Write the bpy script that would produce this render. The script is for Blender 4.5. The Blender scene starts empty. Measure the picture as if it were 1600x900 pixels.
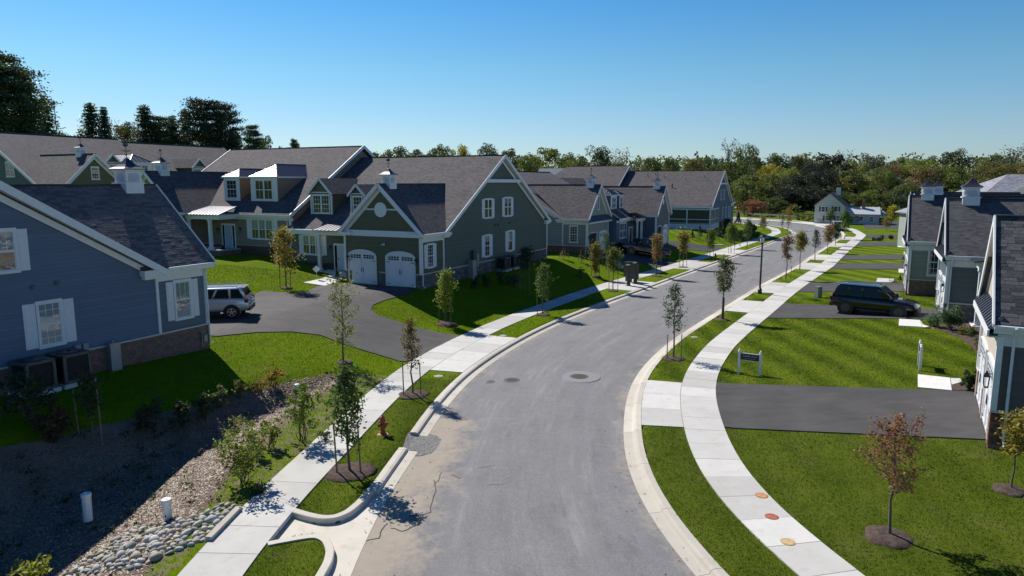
import bpy, math, random
import numpy as np
from mathutils import Vector, Matrix
R = math.radians
SC = bpy.context.scene
COL = SC.collection
# ---------------------------------------------------------------- camera, sky, sun, exposure
FPX, YH, CH = 1090.0, 285.0, 8.6           # focal length in pixels of a 1600 wide photo, horizon row, camera height (m)
PITCH = math.atan((450 - YH) / FPX)
cam = bpy.data.cameras.new('camera'); cam_o = bpy.data.objects.new('camera', cam); COL.objects.link(cam_o)
cam.sensor_width = 36; cam.lens = FPX / 1600 * 36; cam.clip_start = .2; cam.clip_end = 6000
cam_o.location = (0, 0, CH); cam_o.rotation_euler = (math.pi / 2 - PITCH, 0, 0)
SC.camera = cam_o
SUN_EL, SUN_AZ = 43.0, -39.0               # azimuth from +Y towards +X
SUN_STRENGTH, SKY_STRENGTH, EXPOSURE = 5.0, 0.085, 0.28
w = bpy.data.worlds.new('World'); SC.world = w; w.use_nodes = True
nt = w.node_tree
sky = nt.nodes.new('ShaderNodeTexSky'); sky.sky_type = 'NISHITA'; sky.sun_disc = False
sky.sun_elevation = R(SUN_EL); sky.sun_rotation = R(SUN_AZ)
sky.altitude = 0; sky.air_density = 1.0; sky.dust_density = 0.3; sky.ozone_density = 2.6
# clear dry autumn air: the blue deepens quickly above the horizon, the same all round
tc = nt.nodes.new('ShaderNodeTexCoord'); sxz = nt.nodes.new('ShaderNodeSeparateXYZ'); nt.links.new(tc.outputs['Generated'], sxz.inputs[0])
rp = nt.nodes.new('ShaderNodeValToRGB'); nt.links.new(sxz.outputs[2], rp.inputs[0]); els = rp.color_ramp.elements
for k_, (ps, cc) in enumerate(((0, (.70, .86, 1.06)), (.068, (.67, .84, 1.02)), (.149, (.54, .87, 1.0)), (.25, (.32, .80, 1.10)), (.5, (.16, .48, .85)), (1, (.10, .36, .72)))):
    e_ = els[k_] if k_ < 1 else els.new(ps) if k_ < 5 else els[-1]
    e_.position = ps; e_.color = (*cc, 1)
tm = nt.nodes.new('ShaderNodeMixRGB'); tm.blend_type = 'MULTIPLY'; tm.inputs[0].default_value = 1; nt.links.new(sky.outputs[0], tm.inputs[1]); nt.links.new(rp.outputs[0], tm.inputs[2])
bgn = nt.nodes['Background']; nt.links.new(tm.outputs[0], bgn.inputs[0]); bgn.inputs[1].default_value = SKY_STRENGTH
sl = bpy.data.lights.new('sun', 'SUN'); sl.energy = SUN_STRENGTH; sl.angle = R(0.5); sl.color = (1, .95, .87)
so = bpy.data.objects.new('sun', sl); COL.objects.link(so)
SUNV = Vector((math.sin(R(SUN_AZ)) * math.cos(R(SUN_EL)), math.cos(R(SUN_AZ)) * math.cos(R(SUN_EL)), math.sin(R(SUN_EL))))
so.rotation_euler = (-SUNV).to_track_quat('-Z', 'Y').to_euler(); so.location = (0, 0, 60)
SC.view_settings.view_transform = 'Standard'; SC.view_settings.look = 'None'
SC.view_settings.exposure = EXPOSURE; SC.view_settings.gamma = 1
SC.view_settings.use_curve_mapping = False
SC.cycles.max_bounces = 6; SC.cycles.transparent_max_bounces = 8
SC.cycles.caustics_reflective = False; SC.cycles.caustics_refractive = False

# ---------------------------------------------------------------- geometry helpers
def at(px, py, z=0.0):
    """point of the horizontal plane z that the photo shows at pixel px, py"""
    dx, dy = (px - 800) / FPX, (450 - py) / FPX
    c, s = math.cos(PITCH), math.sin(PITCH)
    d = (dx, c + dy * s, dy * c - s)
    t = (z - CH) / d[2]
    return (d[0] * t, d[1] * t, z)

def smooth(pts, step=.5, sig=2.5):
    p = np.array(pts, float)[:, :2]
    s = np.concatenate([[0], np.cumsum(np.hypot(*np.diff(p, axis=0).T))])
    t = np.arange(0, s[-1], step)
    q = np.stack([np.interp(t, s, p[:, 0]), np.interp(t, s, p[:, 1])], 1)
    n = int(4 * sig / step); k = np.exp(-.5 * (np.arange(-n, n + 1) * step / sig) ** 2); k /= k.sum()
    a = 2 * q[0] - q[n:0:-1]; b = 2 * q[-1] - q[-2:-n - 2:-1]
    e = np.concatenate([a, q, b])
    return np.stack([np.convolve(e[:, i], k, 'valid') for i in (0, 1)], 1)

def normals(c):
    t = np.gradient(c, axis=0); t /= np.linalg.norm(t, axis=1)[:, None]
    return np.stack([-t[:, 1], t[:, 0]], 1)          # to the left of travel

def offset(c, d):
    return c + normals(c) * d

def sdist(P, c):
    """signed distance of points P (n,2) to polyline c, positive on its left"""
    cc = c[::2] if len(c) > 200 else c
    best = np.full(len(P), 1e9); sg = np.zeros(len(P))
    for a, b in zip(cc[:-1], cc[1:]):
        d = b - a; L = d @ d
        v = P - a
        t = np.clip((v @ d) / L, 0, 1)
        r = v - t[:, None] * d
        q = (r ** 2).sum(1)
        m = q < best
        best[m] = q[m]; sg[m] = np.sign(d[0] * v[m, 1] - d[1] * v[m, 0])
    return np.sqrt(best) * sg

def inpoly(P, poly):
    poly = np.array([p[:2] for p in poly]); x, y = P[:, 0], P[:, 1]
    r = np.zeros(len(P), bool); j = len(poly) - 1
    for i in range(len(poly)):
        xi, yi = poly[i]; xj, yj = poly[j]
        c = ((yi > y) != (yj > y))
        with np.errstate(divide='ignore', invalid='ignore'):
            r ^= c & (x < (xj - xi) * (y - yi) / (yj - yi + 1e-12) + xi)
        j = i
    return r

class MB:
    """collects faces of one mesh object"""
    def __init__(s): s.v = []; s.f = []; s.mi = []; s.m = 0
    def face(s, pts):
        n = len(s.v); s.v += [tuple(p) for p in pts]; s.f.append(tuple(range(n, n + len(pts)))); s.mi.append(s.m)
    def raw(s, v, f):
        n = len(s.v); s.v += [tuple(p) for p in v]; s.f += [tuple(i + n for i in q) for q in f]; s.mi += [s.m] * len(f)
    def hexa(s, p):
        s.raw(p, [(0, 3, 2, 1), (4, 5, 6, 7), (0, 1, 5, 4), (1, 2, 6, 5), (2, 3, 7, 6), (3, 0, 4, 7)])
    def box(s, a, b):
        (x0, y0, z0), (x1, y1, z1) = a, b
        s.hexa([(x0, y0, z0), (x1, y0, z0), (x1, y1, z0), (x0, y1, z0), (x0, y0, z1), (x1, y0, z1), (x1, y1, z1), (x0, y1, z1)])
    def prism(s, poly, vec):
        """closed prism: 3-D polygon swept along vec"""
        n = len(poly); vec = Vector(vec); q = [Vector(p) for p in poly]
        s.raw(q + [p + vec for p in q], [tuple(range(n - 1, -1, -1)), tuple(range(n, 2 * n))] +
              [(i, (i + 1) % n, n + (i + 1) % n, n + i) for i in range(n)])
    def slab(s, poly, th):
        """polygon (top face) with thickness th straight down its normal"""
        q = [Vector(p) for p in poly]; n = (q[1] - q[0]).cross(q[2] - q[0]).normalized()
        if n.z < 0: n = -n
        s.prism([p - n * th for p in q], n * th)
    def bar(s, p, q, wd, ht, up=(0, 0, 1)):
        p, q = Vector(p), Vector(q); t = (q - p).normalized(); up = Vector(up)
        sd = t.cross(up)
        if sd.length < 1e-5: sd = t.cross(Vector((0, 1, 0)))
        sd.normalize(); u = sd.cross(t).normalized(); a = sd * wd / 2; b = u * ht / 2
        s.hexa([p - a - b, p + a - b, p + a + b, p - a + b, q - a - b, q + a - b, q + a + b, q - a + b])
    def tube(s, pts, rad, n=8, cap=True):
        pts = [Vector(p) for p in pts]
        if not hasattr(rad, '__len__'): rad = [rad] * len(pts)
        base = len(s.v); up = Vector((0, 0, 1))
        for i, p in enumerate(pts):
            t = (pts[min(i + 1, len(pts) - 1)] - pts[max(i - 1, 0)]).normalized()
            a = t.cross(up if abs(t.z) < .9 else Vector((1, 0, 0))).normalized(); b = t.cross(a)
            for k in range(n):
                an = 2 * math.pi * k / n
                s.v.append(tuple(p + (a * math.cos(an) + b * math.sin(an)) * rad[i]))
        for i in range(len(pts) - 1):
            for k in range(n):
                s.f.append((base + i * n + k, base + i * n + (k + 1) % n, base + (i + 1) * n + (k + 1) % n, base + (i + 1) * n + k)); s.mi.append(s.m)
        if cap:
            s.f.append(tuple(base + k for k in range(n))[::-1]); s.f.append(tuple(base + (len(pts) - 1) * n + k for k in range(n))); s.mi += [s.m, s.m]
    def lathe(s, o, prof, n=12, axis='z'):
        """profile of (radius, height) round a vertical (or horizontal) axis at o"""
        o = Vector(o); base = len(s.v)
        for r, h in prof:
            for k in range(n):
                an = 2 * math.pi * (k + .5) / n; c, d = r * math.cos(an), r * math.sin(an)
                s.v.append(tuple(o + Vector({'z': (c, d, h), 'x': (h, c, d), 'y': (d, h, c)}[axis])))
        for i in range(len(prof) - 1):
            for k in range(n):
                s.f.append((base + i * n + k, base + i * n + (k + 1) % n, base + (i + 1) * n + (k + 1) % n, base + (i + 1) * n + k)); s.mi.append(s.m)
        s.f.append(tuple(base + k for k in range(n))[::-1]); s.f.append(tuple(base + (len(prof) - 1) * n + k for k in range(n))); s.mi += [s.m, s.m]
    def mesh(s, name, mats, mx=1, sm=False, uv=True):
        me = bpy.data.meshes.new(name)
        v = [(p[0] * mx, p[1], p[2]) for p in s.v] if mx != 1 else s.v
        f = [q[::-1] for q in s.f] if mx == -1 else s.f
        me.from_pydata(v, [], f)
        mats = mats if isinstance(mats, (list, tuple)) else [mats]
        for m in mats: me.materials.append(m)
        if len(mats) > 1: me.polygons.foreach_set('material_index', s.mi)
        if sm: me.polygons.foreach_set('use_smooth', [True] * len(me.polygons))
        if uv: add_uv(me)
        return me
    def build(s, name, mats, parent=None, loc=None, mx=1, sm=False, uv=True):
        o = bpy.data.objects.new(name, s.mesh(name, mats, mx, sm, uv)); COL.objects.link(o)
        if parent: o.parent = parent
        if loc: o.location = loc
        return o

def add_uv(me):
    """box mapping in metres: u level, v up the slope of each face"""
    nl = len(me.loops)
    if nl == 0: return
    uvl = me.uv_layers.new(name='UVMap')
    co = np.empty(len(me.vertices) * 3, 'f'); me.vertices.foreach_get('co', co); co = co.reshape(-1, 3)
    vi = np.empty(nl, 'i'); me.loops.foreach_get('vertex_index', vi)
    nn = np.empty(len(me.polygons) * 3, 'f'); me.polygons.foreach_get('normal', nn); nn = nn.reshape(-1, 3)
    tot = np.empty(len(me.polygons), 'i'); me.polygons.foreach_get('loop_total', tot)
    N = np.repeat(nn, tot, axis=0)
    u = np.stack([-N[:, 1], N[:, 0], np.zeros(nl)], 1); l = np.linalg.norm(u, axis=1)
    u[l < 1e-3] = (1, 0, 0); l[l < 1e-3] = 1; u /= l[:, None]
    v = np.cross(N, u); P = co[vi]
    uv = np.stack([(P * u).sum(1), (P * v).sum(1)], 1).astype('f')
    uvl.data.foreach_set('uv', uv.ravel())

def np_mesh(name, V, F, mats, uv=False):
    """fast mesh from arrays; F is (n,3) or (n,4)"""
    me = bpy.data.meshes.new(name); k = F.shape[1]
    me.vertices.add(len(V)); me.vertices.foreach_set('co', np.ascontiguousarray(V, 'f').ravel())
    me.loops.add(F.size); me.loops.foreach_set('vertex_index', np.ascontiguousarray(F, 'i').ravel())
    me.polygons.add(len(F)); me.polygons.foreach_set('loop_start', np.arange(0, F.size, k, dtype='i'))
    me.polygons.foreach_set('loop_total', np.full(len(F), k, 'i'))
    me.update(calc_edges=True)
    for m in (mats if isinstance(mats, (list, tuple)) else [mats]): me.materials.append(m)
    if uv: add_uv(me)
    return me

def link(name, me, parent=None, loc=None):
    o = bpy.data.objects.new(name, me); COL.objects.link(o)
    if parent: o.parent = parent
    if loc is not None: o.location = loc
    return o
def tag(o, label=None, cat=None, group=None, kind=None):
    if label: o['label'] = label
    if cat: o['category'] = cat
    if group: o['group'] = group
    if kind: o['kind'] = kind
    return o
def thing(name, label, cat, loc=(0, 0, 0), rz=0, group=None):
    o = bpy.data.objects.new(name, None); COL.objects.link(o); o.location = loc; o.rotation_euler = (0, 0, rz)
    o.empty_display_size = .3
    return tag(o, label, cat, group)
def copy_thing(o, parent=None):
    c = o.copy(); COL.objects.link(c); c.parent = parent
    for ch in o.children: copy_thing(ch, c)
    return c

# ---------------------------------------------------------------- materials
MATS = {}
class NT:
    def __init__(s, name):
        m = bpy.data.materials.new(name); m.use_nodes = True; s.mat = m; s.t = m.node_tree; s.b = s.t.nodes['Principled BSDF']; MATS[name] = m
    def n(s, typ, **k):
        nd = s.t.nodes.new('ShaderNode' + typ)
        for a, b in k.items(): setattr(nd, a, b)
        return nd
    def set(s, sock, val):
        if hasattr(val, 'is_output') or isinstance(val, bpy.types.NodeSocket): s.t.links.new(val, sock)
        else: sock.default_value = val
    def coord(s, kind='Object'):
        if kind == 'World': return s.n('NewGeometry').outputs['Position']
        return s.n('TexCoord').outputs[kind]
    def scaled(s, v, sc):
        m = s.n('Mapping'); s.set(m.inputs['Vector'], v); m.inputs['Scale'].default_value = sc; return m.outputs[0]
    def noise(s, v, scale, detail=4, rough=.55, dist=0):
        q = s.n('TexNoise'); s.set(q.inputs['Vector'], v); q.inputs['Scale'].default_value = scale; q.inputs['Detail'].default_value = detail
        q.inputs['Roughness'].default_value = rough; q.inputs['Distortion'].default_value = dist; return q.outputs['Fac']
    def ramp(s, f, a, b, c0=(0, 0, 0, 1), c1=(1, 1, 1, 1)):
        r = s.n('ValToRGB'); s.set(r.inputs[0], f); e = r.color_ramp.elements
        e[0].position = a; e[1].position = b; e[0].color = c0 if len(c0) == 4 else (*c0, 1); e[1].color = c1 if len(c1) == 4 else (*c1, 1)
        return r.outputs[0]
    def mix(s, f, a, b, mode='MIX'):
        m = s.n('MixRGB', blend_type=mode)
        for i, x in zip(m.inputs, (f, a, b)):
            if isinstance(x, tuple) and len(x) == 3: x = (*x, 1)
            s.set(i, x)
        return m.outputs[0]
    def math(s, op, a, b=None, c=None):
        m = s.n('Math', operation=op)
        for i, x in zip(m.inputs, (a, b, c)):
            if x is not None: s.set(i, x)
        return m.outputs[0]
    def bump(s, h, strength=.5, dist=.02, prev=None):
        b = s.n('Bump'); s.set(b.inputs['Height'], h); b.inputs['Strength'].default_value = strength; b.inputs['Distance'].default_value = dist
        if prev is not None: s.set(b.inputs['Normal'], prev)
        return b.outputs[0]
    def out(s, col=None, rough=.7, normal=None, metal=0, spec=.5, alpha=None):
        if col is not None: s.set(s.b.inputs['Base Color'], (*col, 1) if isinstance(col, tuple) and len(col) == 3 else col)
        s.set(s.b.inputs['Roughness'], rough); s.set(s.b.inputs['Metallic'], metal); s.b.inputs['Specular IOR Level'].default_value = spec
        if normal is not None: s.set(s.b.inputs['Normal'], normal)
        return s.mat

def plain(name, col, rough=.6, metal=0, var=.12, scale=6, spec=.5, bump=0):
    """painted or moulded surface with slight uneven tone"""
    if name in MATS: return MATS[name]
    t = NT(name); f = t.noise(t.coord(), scale, 5)
    c = t.mix(t.ramp(f, .3, .75), tuple(x * (1 - var) for x in col), tuple(min(1, x * (1 + var)) for x in col))
    nrm = t.bump(t.noise(t.coord(), scale * 12, 3), bump, .01) if bump else None
    return t.out(c, rough, nrm, metal, spec)

def siding(name, col, exposure=.17):
    t = NT(name); uv = t.coord('UV')
    sx = t.n('SeparateXYZ'); t.set(sx.inputs[0], uv)
    fr = t.math('FRACT', t.math('DIVIDE', sx.outputs[1], exposure))
    saw = t.math('SUBTRACT', 1.0, fr)                            # each board leans out towards its lower edge
    # tone differs a little from board to board and streaks along the grain
    row = t.math('FLOOR', t.math('DIVIDE', sx.outputs[1], exposure))
    wn = t.n('TexWhiteNoise', noise_dimensions='1D'); t.set(wn.inputs['W'], row)
    g = t.noise(t.scaled(uv, (1.2, 14, 1)), 1.0, 4)
    big = t.noise(uv, .35, 3)
    f = t.math('ADD', t.math('MULTIPLY', wn.outputs[0], .25), t.math('ADD', t.math('MULTIPLY', g, .45), t.math('MULTIPLY', big, .5)))
    c = t.mix(t.ramp(f, .35, .85), tuple(x * .86 for x in col), tuple(min(1, x * 1.14) for x in col))
    return t.out(c, .62, t.bump(saw, .9, .03))

def shingle_mat(name, col):
    t = NT(name); uv = t.coord('UV')
    b = t.n('TexBrick'); t.set(b.inputs['Vector'], uv); b.offset = .43
    for k, v in (('Scale', 1), ('Mortar Size', .006), ('Mortar Smooth', .2), ('Bias', 0), ('Brick Width', .31), ('Row Height', .145)): b.inputs[k].default_value = v
    b.inputs['Color1'].default_value = (0, 0, 0, 1); b.inputs['Color2'].default_value = (1, 1, 1, 1); b.inputs['Mortar'].default_value = (.35, .35, .35, 1)
    n1 = t.noise(uv, 90, 2); n2 = t.noise(uv, .5, 4)
    f = t.math('ADD', t.math('MULTIPLY', b.outputs[0], .42), t.math('ADD', t.math('MULTIPLY', n1, .3), t.math('MULTIPLY', n2, .4)))
    c = t.mix(t.ramp(f, .2, .85), tuple(x * .52 for x in col), tuple(x * 1.5 for x in col))
    sx = t.n('SeparateXYZ'); t.set(sx.inputs[0], uv)
    saw = t.math('SUBTRACT', 1, t.math('FRACT', t.math('DIVIDE', sx.outputs[1], .145)))
    nrm = t.bump(t.math('ADD', saw, t.math('MULTIPLY', b.outputs[0], .5)), .55, .02)
    return t.out(c, .92, nrm, 0, .25)

def brick_mat(name, c1, c2, mortar, bw=.21, rh=.072, ms=.010):
    t = NT(name); uv = t.coord('UV')
    b = t.n('TexBrick'); t.set(b.inputs['Vector'], uv)
    for k, v in (('Scale', 1), ('Mortar Size', ms), ('Mortar Smooth', .15), ('Bias', 0), ('Brick Width', bw), ('Row Height', rh)): b.inputs[k].default_value = v
    b.inputs['Color1'].default_value = (*c1, 1); b.inputs['Color2'].default_value = (*c2, 1); b.inputs['Mortar'].default_value = (*mortar, 1)
    n = t.noise(uv, 3, 5)
    c = t.mix(.6, b.outputs[0], t.ramp(n, .3, .75, (.45, .45, .45), (1.3, 1.3, 1.3)), 'MULTIPLY')
    nrm = t.bump(t.math('SUBTRACT', 1, b.outputs['Fac']), .8, .012, t.bump(t.noise(uv, 60, 3), .4, .006))
    return t.out(c, .9, nrm, 0, .3)

WHITE = plain('white_paint', (.74, .75, .76), .45, var=.05)
CREAM = plain('cream_trim', (.62, .57, .50), .5, var=.05)
BLACK = plain('black_metal', (.018, .018, .02), .4, var=.2)
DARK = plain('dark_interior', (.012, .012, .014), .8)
IRON = plain('cast_iron', (.07, .068, .066), .75, 0, .3, 20)
GALV = plain('galvanised_grey', (.32, .34, .36), .45, .4, .1)
ROOF_METAL = plain('standing_seam_metal', (.12, .125, .15), .38, .8, .08)
ROOF_METAL_D = plain('dark_standing_seam_metal', (.06, .065, .085), .35, .5, .1)
CUP_METAL = plain('cupola_metal', (.085, .082, .105), .40, .75, .15)
DOOR_W = plain('garage_door_white', (.72, .74, .77), .4, var=.04)
SHUT = plain('shutter_white', (.70, .72, .76), .45, var=.05)
BARK = plain('young_bark', (.14, .115, .095), .9, 0, .35, 9, bump=.6)
BARK_D = plain('dark_bark', (.075, .06, .05), .95, 0, .4, 3, bump=.8)
STAKE = plain('wood_stake', (.20, .15, .115), .85, 0, .3, 12)
PVC = plain('white_pvc', (.78, .78, .77), .4, var=.05)
SHINGLE = shingle_mat('grey_brown_shingle', (.098, .089, .091))
SHINGLE_D = shingle_mat('charcoal_shingle', (.085, .083, .088))
BRICK = brick_mat('red_brown_brick', (.29, .125, .085), (.15, .075, .058), (.34, .30, .265))
STONE = brick_mat('grey_ledge_stone', (.23, .215, .20), (.09, .09, .095), (.15, .145, .14), .42, .15, .012)
def glass_mat():
    t = NT('window_glass')
    for nd in list(t.t.nodes): t.t.nodes.remove(nd)
    o = t.n('OutputMaterial'); tr = t.n('BsdfTransparent'); tr.inputs[0].default_value = (.72, .78, .78, 1)
    gl = t.n('BsdfGlossy'); gl.inputs['Roughness'].default_value = .02; gl.inputs[0].default_value = (1, 1, 1, 1)
    bmp = t.bump(t.noise(t.coord(), 2.2, 2), .06, .05); t.set(gl.inputs['Normal'], bmp)
    fr = t.n('Fresnel'); t.set(fr.inputs[0], t.math('ADD', 1.5, t.math('MULTIPLY', t.n('NewGeometry').outputs['Backfacing'], -.8333)))
    m = t.n('MixShader'); t.set(m.inputs[0], t.math('ADD', fr.outputs[0], .05)); t.set(m.inputs[1], tr.outputs[0]); t.set(m.inputs[2], gl.outputs[0]); t.set(o.inputs[0], m.outputs[0])
    return t.mat
GLASS = glass_mat()
CAR_GLASS = plain('tinted_car_glass', (.010, .012, .015), .08, 0, .05, spec=.35)
BLIND = plain('pale_blind', (.42, .45, .50), .8, var=.1)
ROOM_SHADE = plain('unlit_room_shade', (.03, .032, .034), .9, var=.3)
RUBBER = plain('tyre_rubber', (.018, .018, .019), .85)
RIM = plain('alloy_rim', (.55, .56, .58), .3, .8)
def concrete(name, col, island=True):
    t = NT(name); W = t.coord('World')
    oi = t.n('ObjectInfo'); n1 = t.noise(W, 1.3, 6, .6); n2 = t.noise(W, 60, 3); n3 = t.noise(t.scaled(W, (.5, .5, .5)), 4.5, 6, .7)
    f = t.math('ADD', t.math('MULTIPLY', n1, .5), t.math('ADD', t.math('MULTIPLY', n2, .22), t.math('MULTIPLY', oi.outputs['Random'], .52)))
    c = t.mix(t.ramp(f, .25, 1.0), tuple(x * .74 for x in col), tuple(min(1, x * 1.14) for x in col))
    st = t.ramp(n3, .53, .70)
    c = t.mix(t.math('MULTIPLY', st, .5), c, tuple(x * y for x, y in zip(col, (.72, .66, .55))))
    return t.out(c, .88, t.bump(n2, .25, .004), 0, .3)
CONC = concrete('sidewalk_concrete', (.575, .56, .525))
CURBM = concrete('curb_concrete', (.57, .53, .455))
# ---------------------------------------------------------------- road layout (metres)
RIGHT_EDGE = [(9.5, -3), (7.4, 4), (5.5, 9), (4.2, 14), (3.7, 16.4), (3.5, 18.9), (3.55, 20.5), (3.7, 22.3), (4.1, 24.7), (4.65, 27.5), (5.2, 29.6), (5.9, 31.6),
  (6.8, 33.8), (8.8, 38), (11.4, 42.5), (14.7, 48.1), (18, 53.8), (21.1, 59), (25.6, 66.2), (30.3, 73.6), (36, 83.6), (42.8, 95.1), (48.7, 105.2),
  (55.2, 116.4), (60.6, 131), (62.3, 149.7), (61, 158.5), (55.6, 169.9), (47, 184), (36, 200), (20, 222)]
LEFT_EDGE = [(.2, -3), (-2, 4), (-3.3, 9), (-3.7, 14.3), (-3.6, 15.8), (-3.55, 18.5), (-3.3, 20), (-3.05, 22), (-2.7, 25.7), (-2.1, 29.1), (-1.7, 30.8), (-1.2, 32.5),
  (0, 35.9), (1.5, 39.5), (3.2, 43.0), (5.4, 47), (8.1, 51.6), (10.6, 55.6), (15.8, 64.4), (22.4, 75.4), (28, 84.6), (36.1, 98.1), (42, 108.3), (49, 120),
  (52.3, 131), (53.1, 140), (51.8, 148), (46, 164), (38, 179), (27, 195), (11, 217)]
LEFT_WALK = [(-3.2, -3), (-5.6, 5), (-6.6, 10), (-6.75, 14.3), (-6.6, 17), (-6.2, 20.2), (-5.8, 23.5), (-5.3, 27.6), (-4.6, 31.6), (-3.3, 35.8), (-2.0, 39.2), (-.2, 43.3), (2.4, 48.2),
  (5.2, 53.5), (8.6, 59.2), (12.2, 64.9), (16.2, 71), (22, 80.4), (29.7, 93), (37.2, 105.5), (45.4, 119.6), (49.3, 131), (50.4, 141), (48.2, 153), (42, 167), (33, 182), (21, 198)]
CR = smooth(RIGHT_EDGE, sig=1.6); CL = smooth(LEFT_EDGE, sig=1.6); WL = smooth(LEFT_WALK, sig=2.0)
WR = offset(CR, -2.82)                                       # right pavement follows the kerb
FX0, FX1, FY0, FY1, FS = -60.0, 100.0, -8.0, 250.0, .5       # table of distances to the street lines, for quick look-up
_fx, _fy = np.arange(FX0, FX1 + FS, FS), np.arange(FY0, FY1 + FS, FS)
_P = np.stack([v.ravel() for v in np.meshgrid(_fx, _fy)], 1)
FIELD = {k: sdist(_P, c).reshape(len(_fy), len(_fx)) for k, c in (('CL', CL), ('CR', CR), ('WL', WL), ('WR', WR))}
def fd(k, P):
    g = FIELD[k]; x = np.clip((P[:, 0] - FX0) / FS, 0, g.shape[1] - 1.001); y = np.clip((P[:, 1] - FY0) / FS, 0, g.shape[0] - 1.001)
    i, j = x.astype(int), y.astype(int); u, v = x - i, y - j
    return (g[j, i] * (1 - u) + g[j, i + 1] * u) * (1 - v) + (g[j + 1, i] * (1 - u) + g[j + 1, i + 1] * u) * v
def swale_poly():
    px = [(280, 905, 0), (318, 850, 0), (352, 812, 0), (400, 742, 0), (458, 684, 0), (528, 624, 0), (575, 590, 0), (545, 577, .1), (500, 578, .2), (435, 588, .4), (365, 600, .6), (285, 625, .7),
          (170, 655, .7), (60, 690, .7), (-40, 715, .7), (-180, 780, .7), (-330, 900, .7), (-420, 1200, .5), (100, 1250, 0)]
    return [at(*p) for p in px]
SWALE = swale_poly()
def pdist(P, poly):
    """distance inside a polygon (0 outside)"""
    ins = inpoly(P, poly); c = np.array([p[:2] for p in poly] + [poly[0][:2]]); d = np.abs(sdist(P, c))
    return np.where(ins, d, 0)
def sstep(x, a, b):
    t = np.clip((x - a) / (b - a), 0, 1); return t * t * (3 - 2 * t)
TH = R(26.1); UX, UY = math.sin(TH), math.cos(TH); VX, VY = -math.cos(TH), math.sin(TH)   # house grid: u away along the street, v to the left
def ab(a, b, z=0): return (a * UX + b * VX, a * UY + b * VY, z)
LS, LH = .825, 8.6 * (1 - .825)                              # the left-hand lots lie about 1.5 m above the street
RS, RH = .93, 8.6 * (1 - .93)                                # the right-hand lots about 0.6 m above it
def rise(P):
    """natural lie of the land: lots rise from the pavements to the houses and climb on behind them"""
    b = P[:, 0] * VX + P[:, 1] * VY; a = P[:, 0] * UX + P[:, 1] * UY
    dw = fd('WL', P) - .74; dr = -fd('WR', P) - .72
    L = np.interp(a, [20, 34, 40, 60, 80, 120], [9.0, 8.5, 6.3, 6.3, 7.5, 8.5])
    t = np.clip((dw - .25) / L, 0, 1); z = LH * (t * .55 + .45 * t * t * (3 - 2 * t)) * sstep(130 - P[:, 1], 0, 18)
    z += np.interp(b, [33, 36.3, 41.2, 53.6, 70, 115, 250], [0, .41, 1.03, 1.57, 2.85, 5, 8]) * (dw > 0)
    t = np.clip((dr - .4) / 9.5, 0, 1); zr = RH * t * sstep(125 - P[:, 1], 0, 25)
    far = np.interp(P[:, 1], [175, 260, 420, 700, 1200], [0, 1.5, 6, 12, 16])
    return np.where(dw > 0, np.maximum(z, far * sstep(P[:, 0], -60, 0)), np.where(dr > 0, np.maximum(zr, far), far * (P[:, 1] > 200)))
INLET = [at(*p) for p in [(449, 793), (475, 806), (505, 812), (535, 808), (557, 795), (580, 770), (607, 772), (545, 885), (508, 905), (525, 880), (525, 858), (515, 842), (495, 832), (470, 834), (418, 846)]]
def terr(P):
    P = np.atleast_2d(np.array(P, float))[:, :2]
    z = rise(P) - .012
    d = pdist(P, SWALE); s_ = sstep(d, 0.0, 3.4)
    z = z * (1 - .6 * s_) - .62 * s_
    z += .05 * np.sin(P[:, 0] * .9 + 1) * np.cos(P[:, 1] * .7) * sstep(d, .3, 1.2)
    near = (P[:, 1] < 235) & (P[:, 0] < 80) & (P[:, 0] > -30)
    ins = np.minimum(-fd('CL', P) + .62, fd('CR', P) + .62)   # metres inside the back of the kerbs
    z = np.where(near & (ins > .12), -.4, z)
    z[inpoly(P, INLET)] = -.45
    return z
def on(px, py, zofs=0.0):
    """point of the ground surface that the photo shows at pixel px, py"""
    z = 0.0
    for _ in range(14):
        x, y, _z = at(px, py, z); zn = float(terr([(x, y)])[0]); zn = zn if zn > -.39 else (-.12 if zn > -1 else zn); z = z * .4 + zn * .6
    x, y, _z = at(px, py, z)
    return (x, y, z + zofs)

def arclen(c): return np.concatenate([[0], np.cumsum(np.hypot(*np.diff(c, axis=0).T))])
# ---------------------------------------------------------------- ground
def grass_colour(t, W, vivid):
    n1 = t.noise(W, .35, 4); n2 = t.noise(W, 2.3, 5, .65); n3 = t.noise(W, 14, 3, .7); n4 = t.noise(W, 55, 2)
    f = t.math('ADD', t.math('MULTIPLY', n1, .3), t.math('ADD', t.math('MULTIPLY', n2, .35), t.math('ADD', t.math('MULTIPLY', n3, .34), t.math('MULTIPLY', n4, .30))))
    # mower passes on the right-hand lawns
    st = t.n('TexWave', wave_type='BANDS', bands_direction='X', wave_profile='SIN'); t.set(st.inputs['Vector'], t.scaled(W, (1, .12, 0))); st.inputs['Scale'].default_value = .17; st.inputs['Distortion'].default_value = 1.2; st.inputs['Detail'].default_value = 2
    f = t.math('ADD', f, t.math('MULTIPLY', t.math('MULTIPLY', t.math('SUBTRACT', st.outputs[1], .5), 1.05), t.math('MULTIPLY', vivid, t.math('SUBTRACT', 1, vivid))))
    a = t.mix(t.ramp(f, .36, .80), (.020, .046, .001), (.118, .150, .017))
    b = t.mix(t.ramp(f, .36, .80), (.042, .100, .0005), (.180, .256, .003))
    c = t.mix(vivid, a, b)
    dry = t.ramp(t.math('ADD', t.math('MULTIPLY', t.noise(W, .8, 6, .7), .8), t.math('MULTIPLY', n3, .3)), .58, .74)
    return t.mix(t.math('MULTIPLY', dry, .62), c, (.16, .145, .05)), n3, n4
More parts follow.
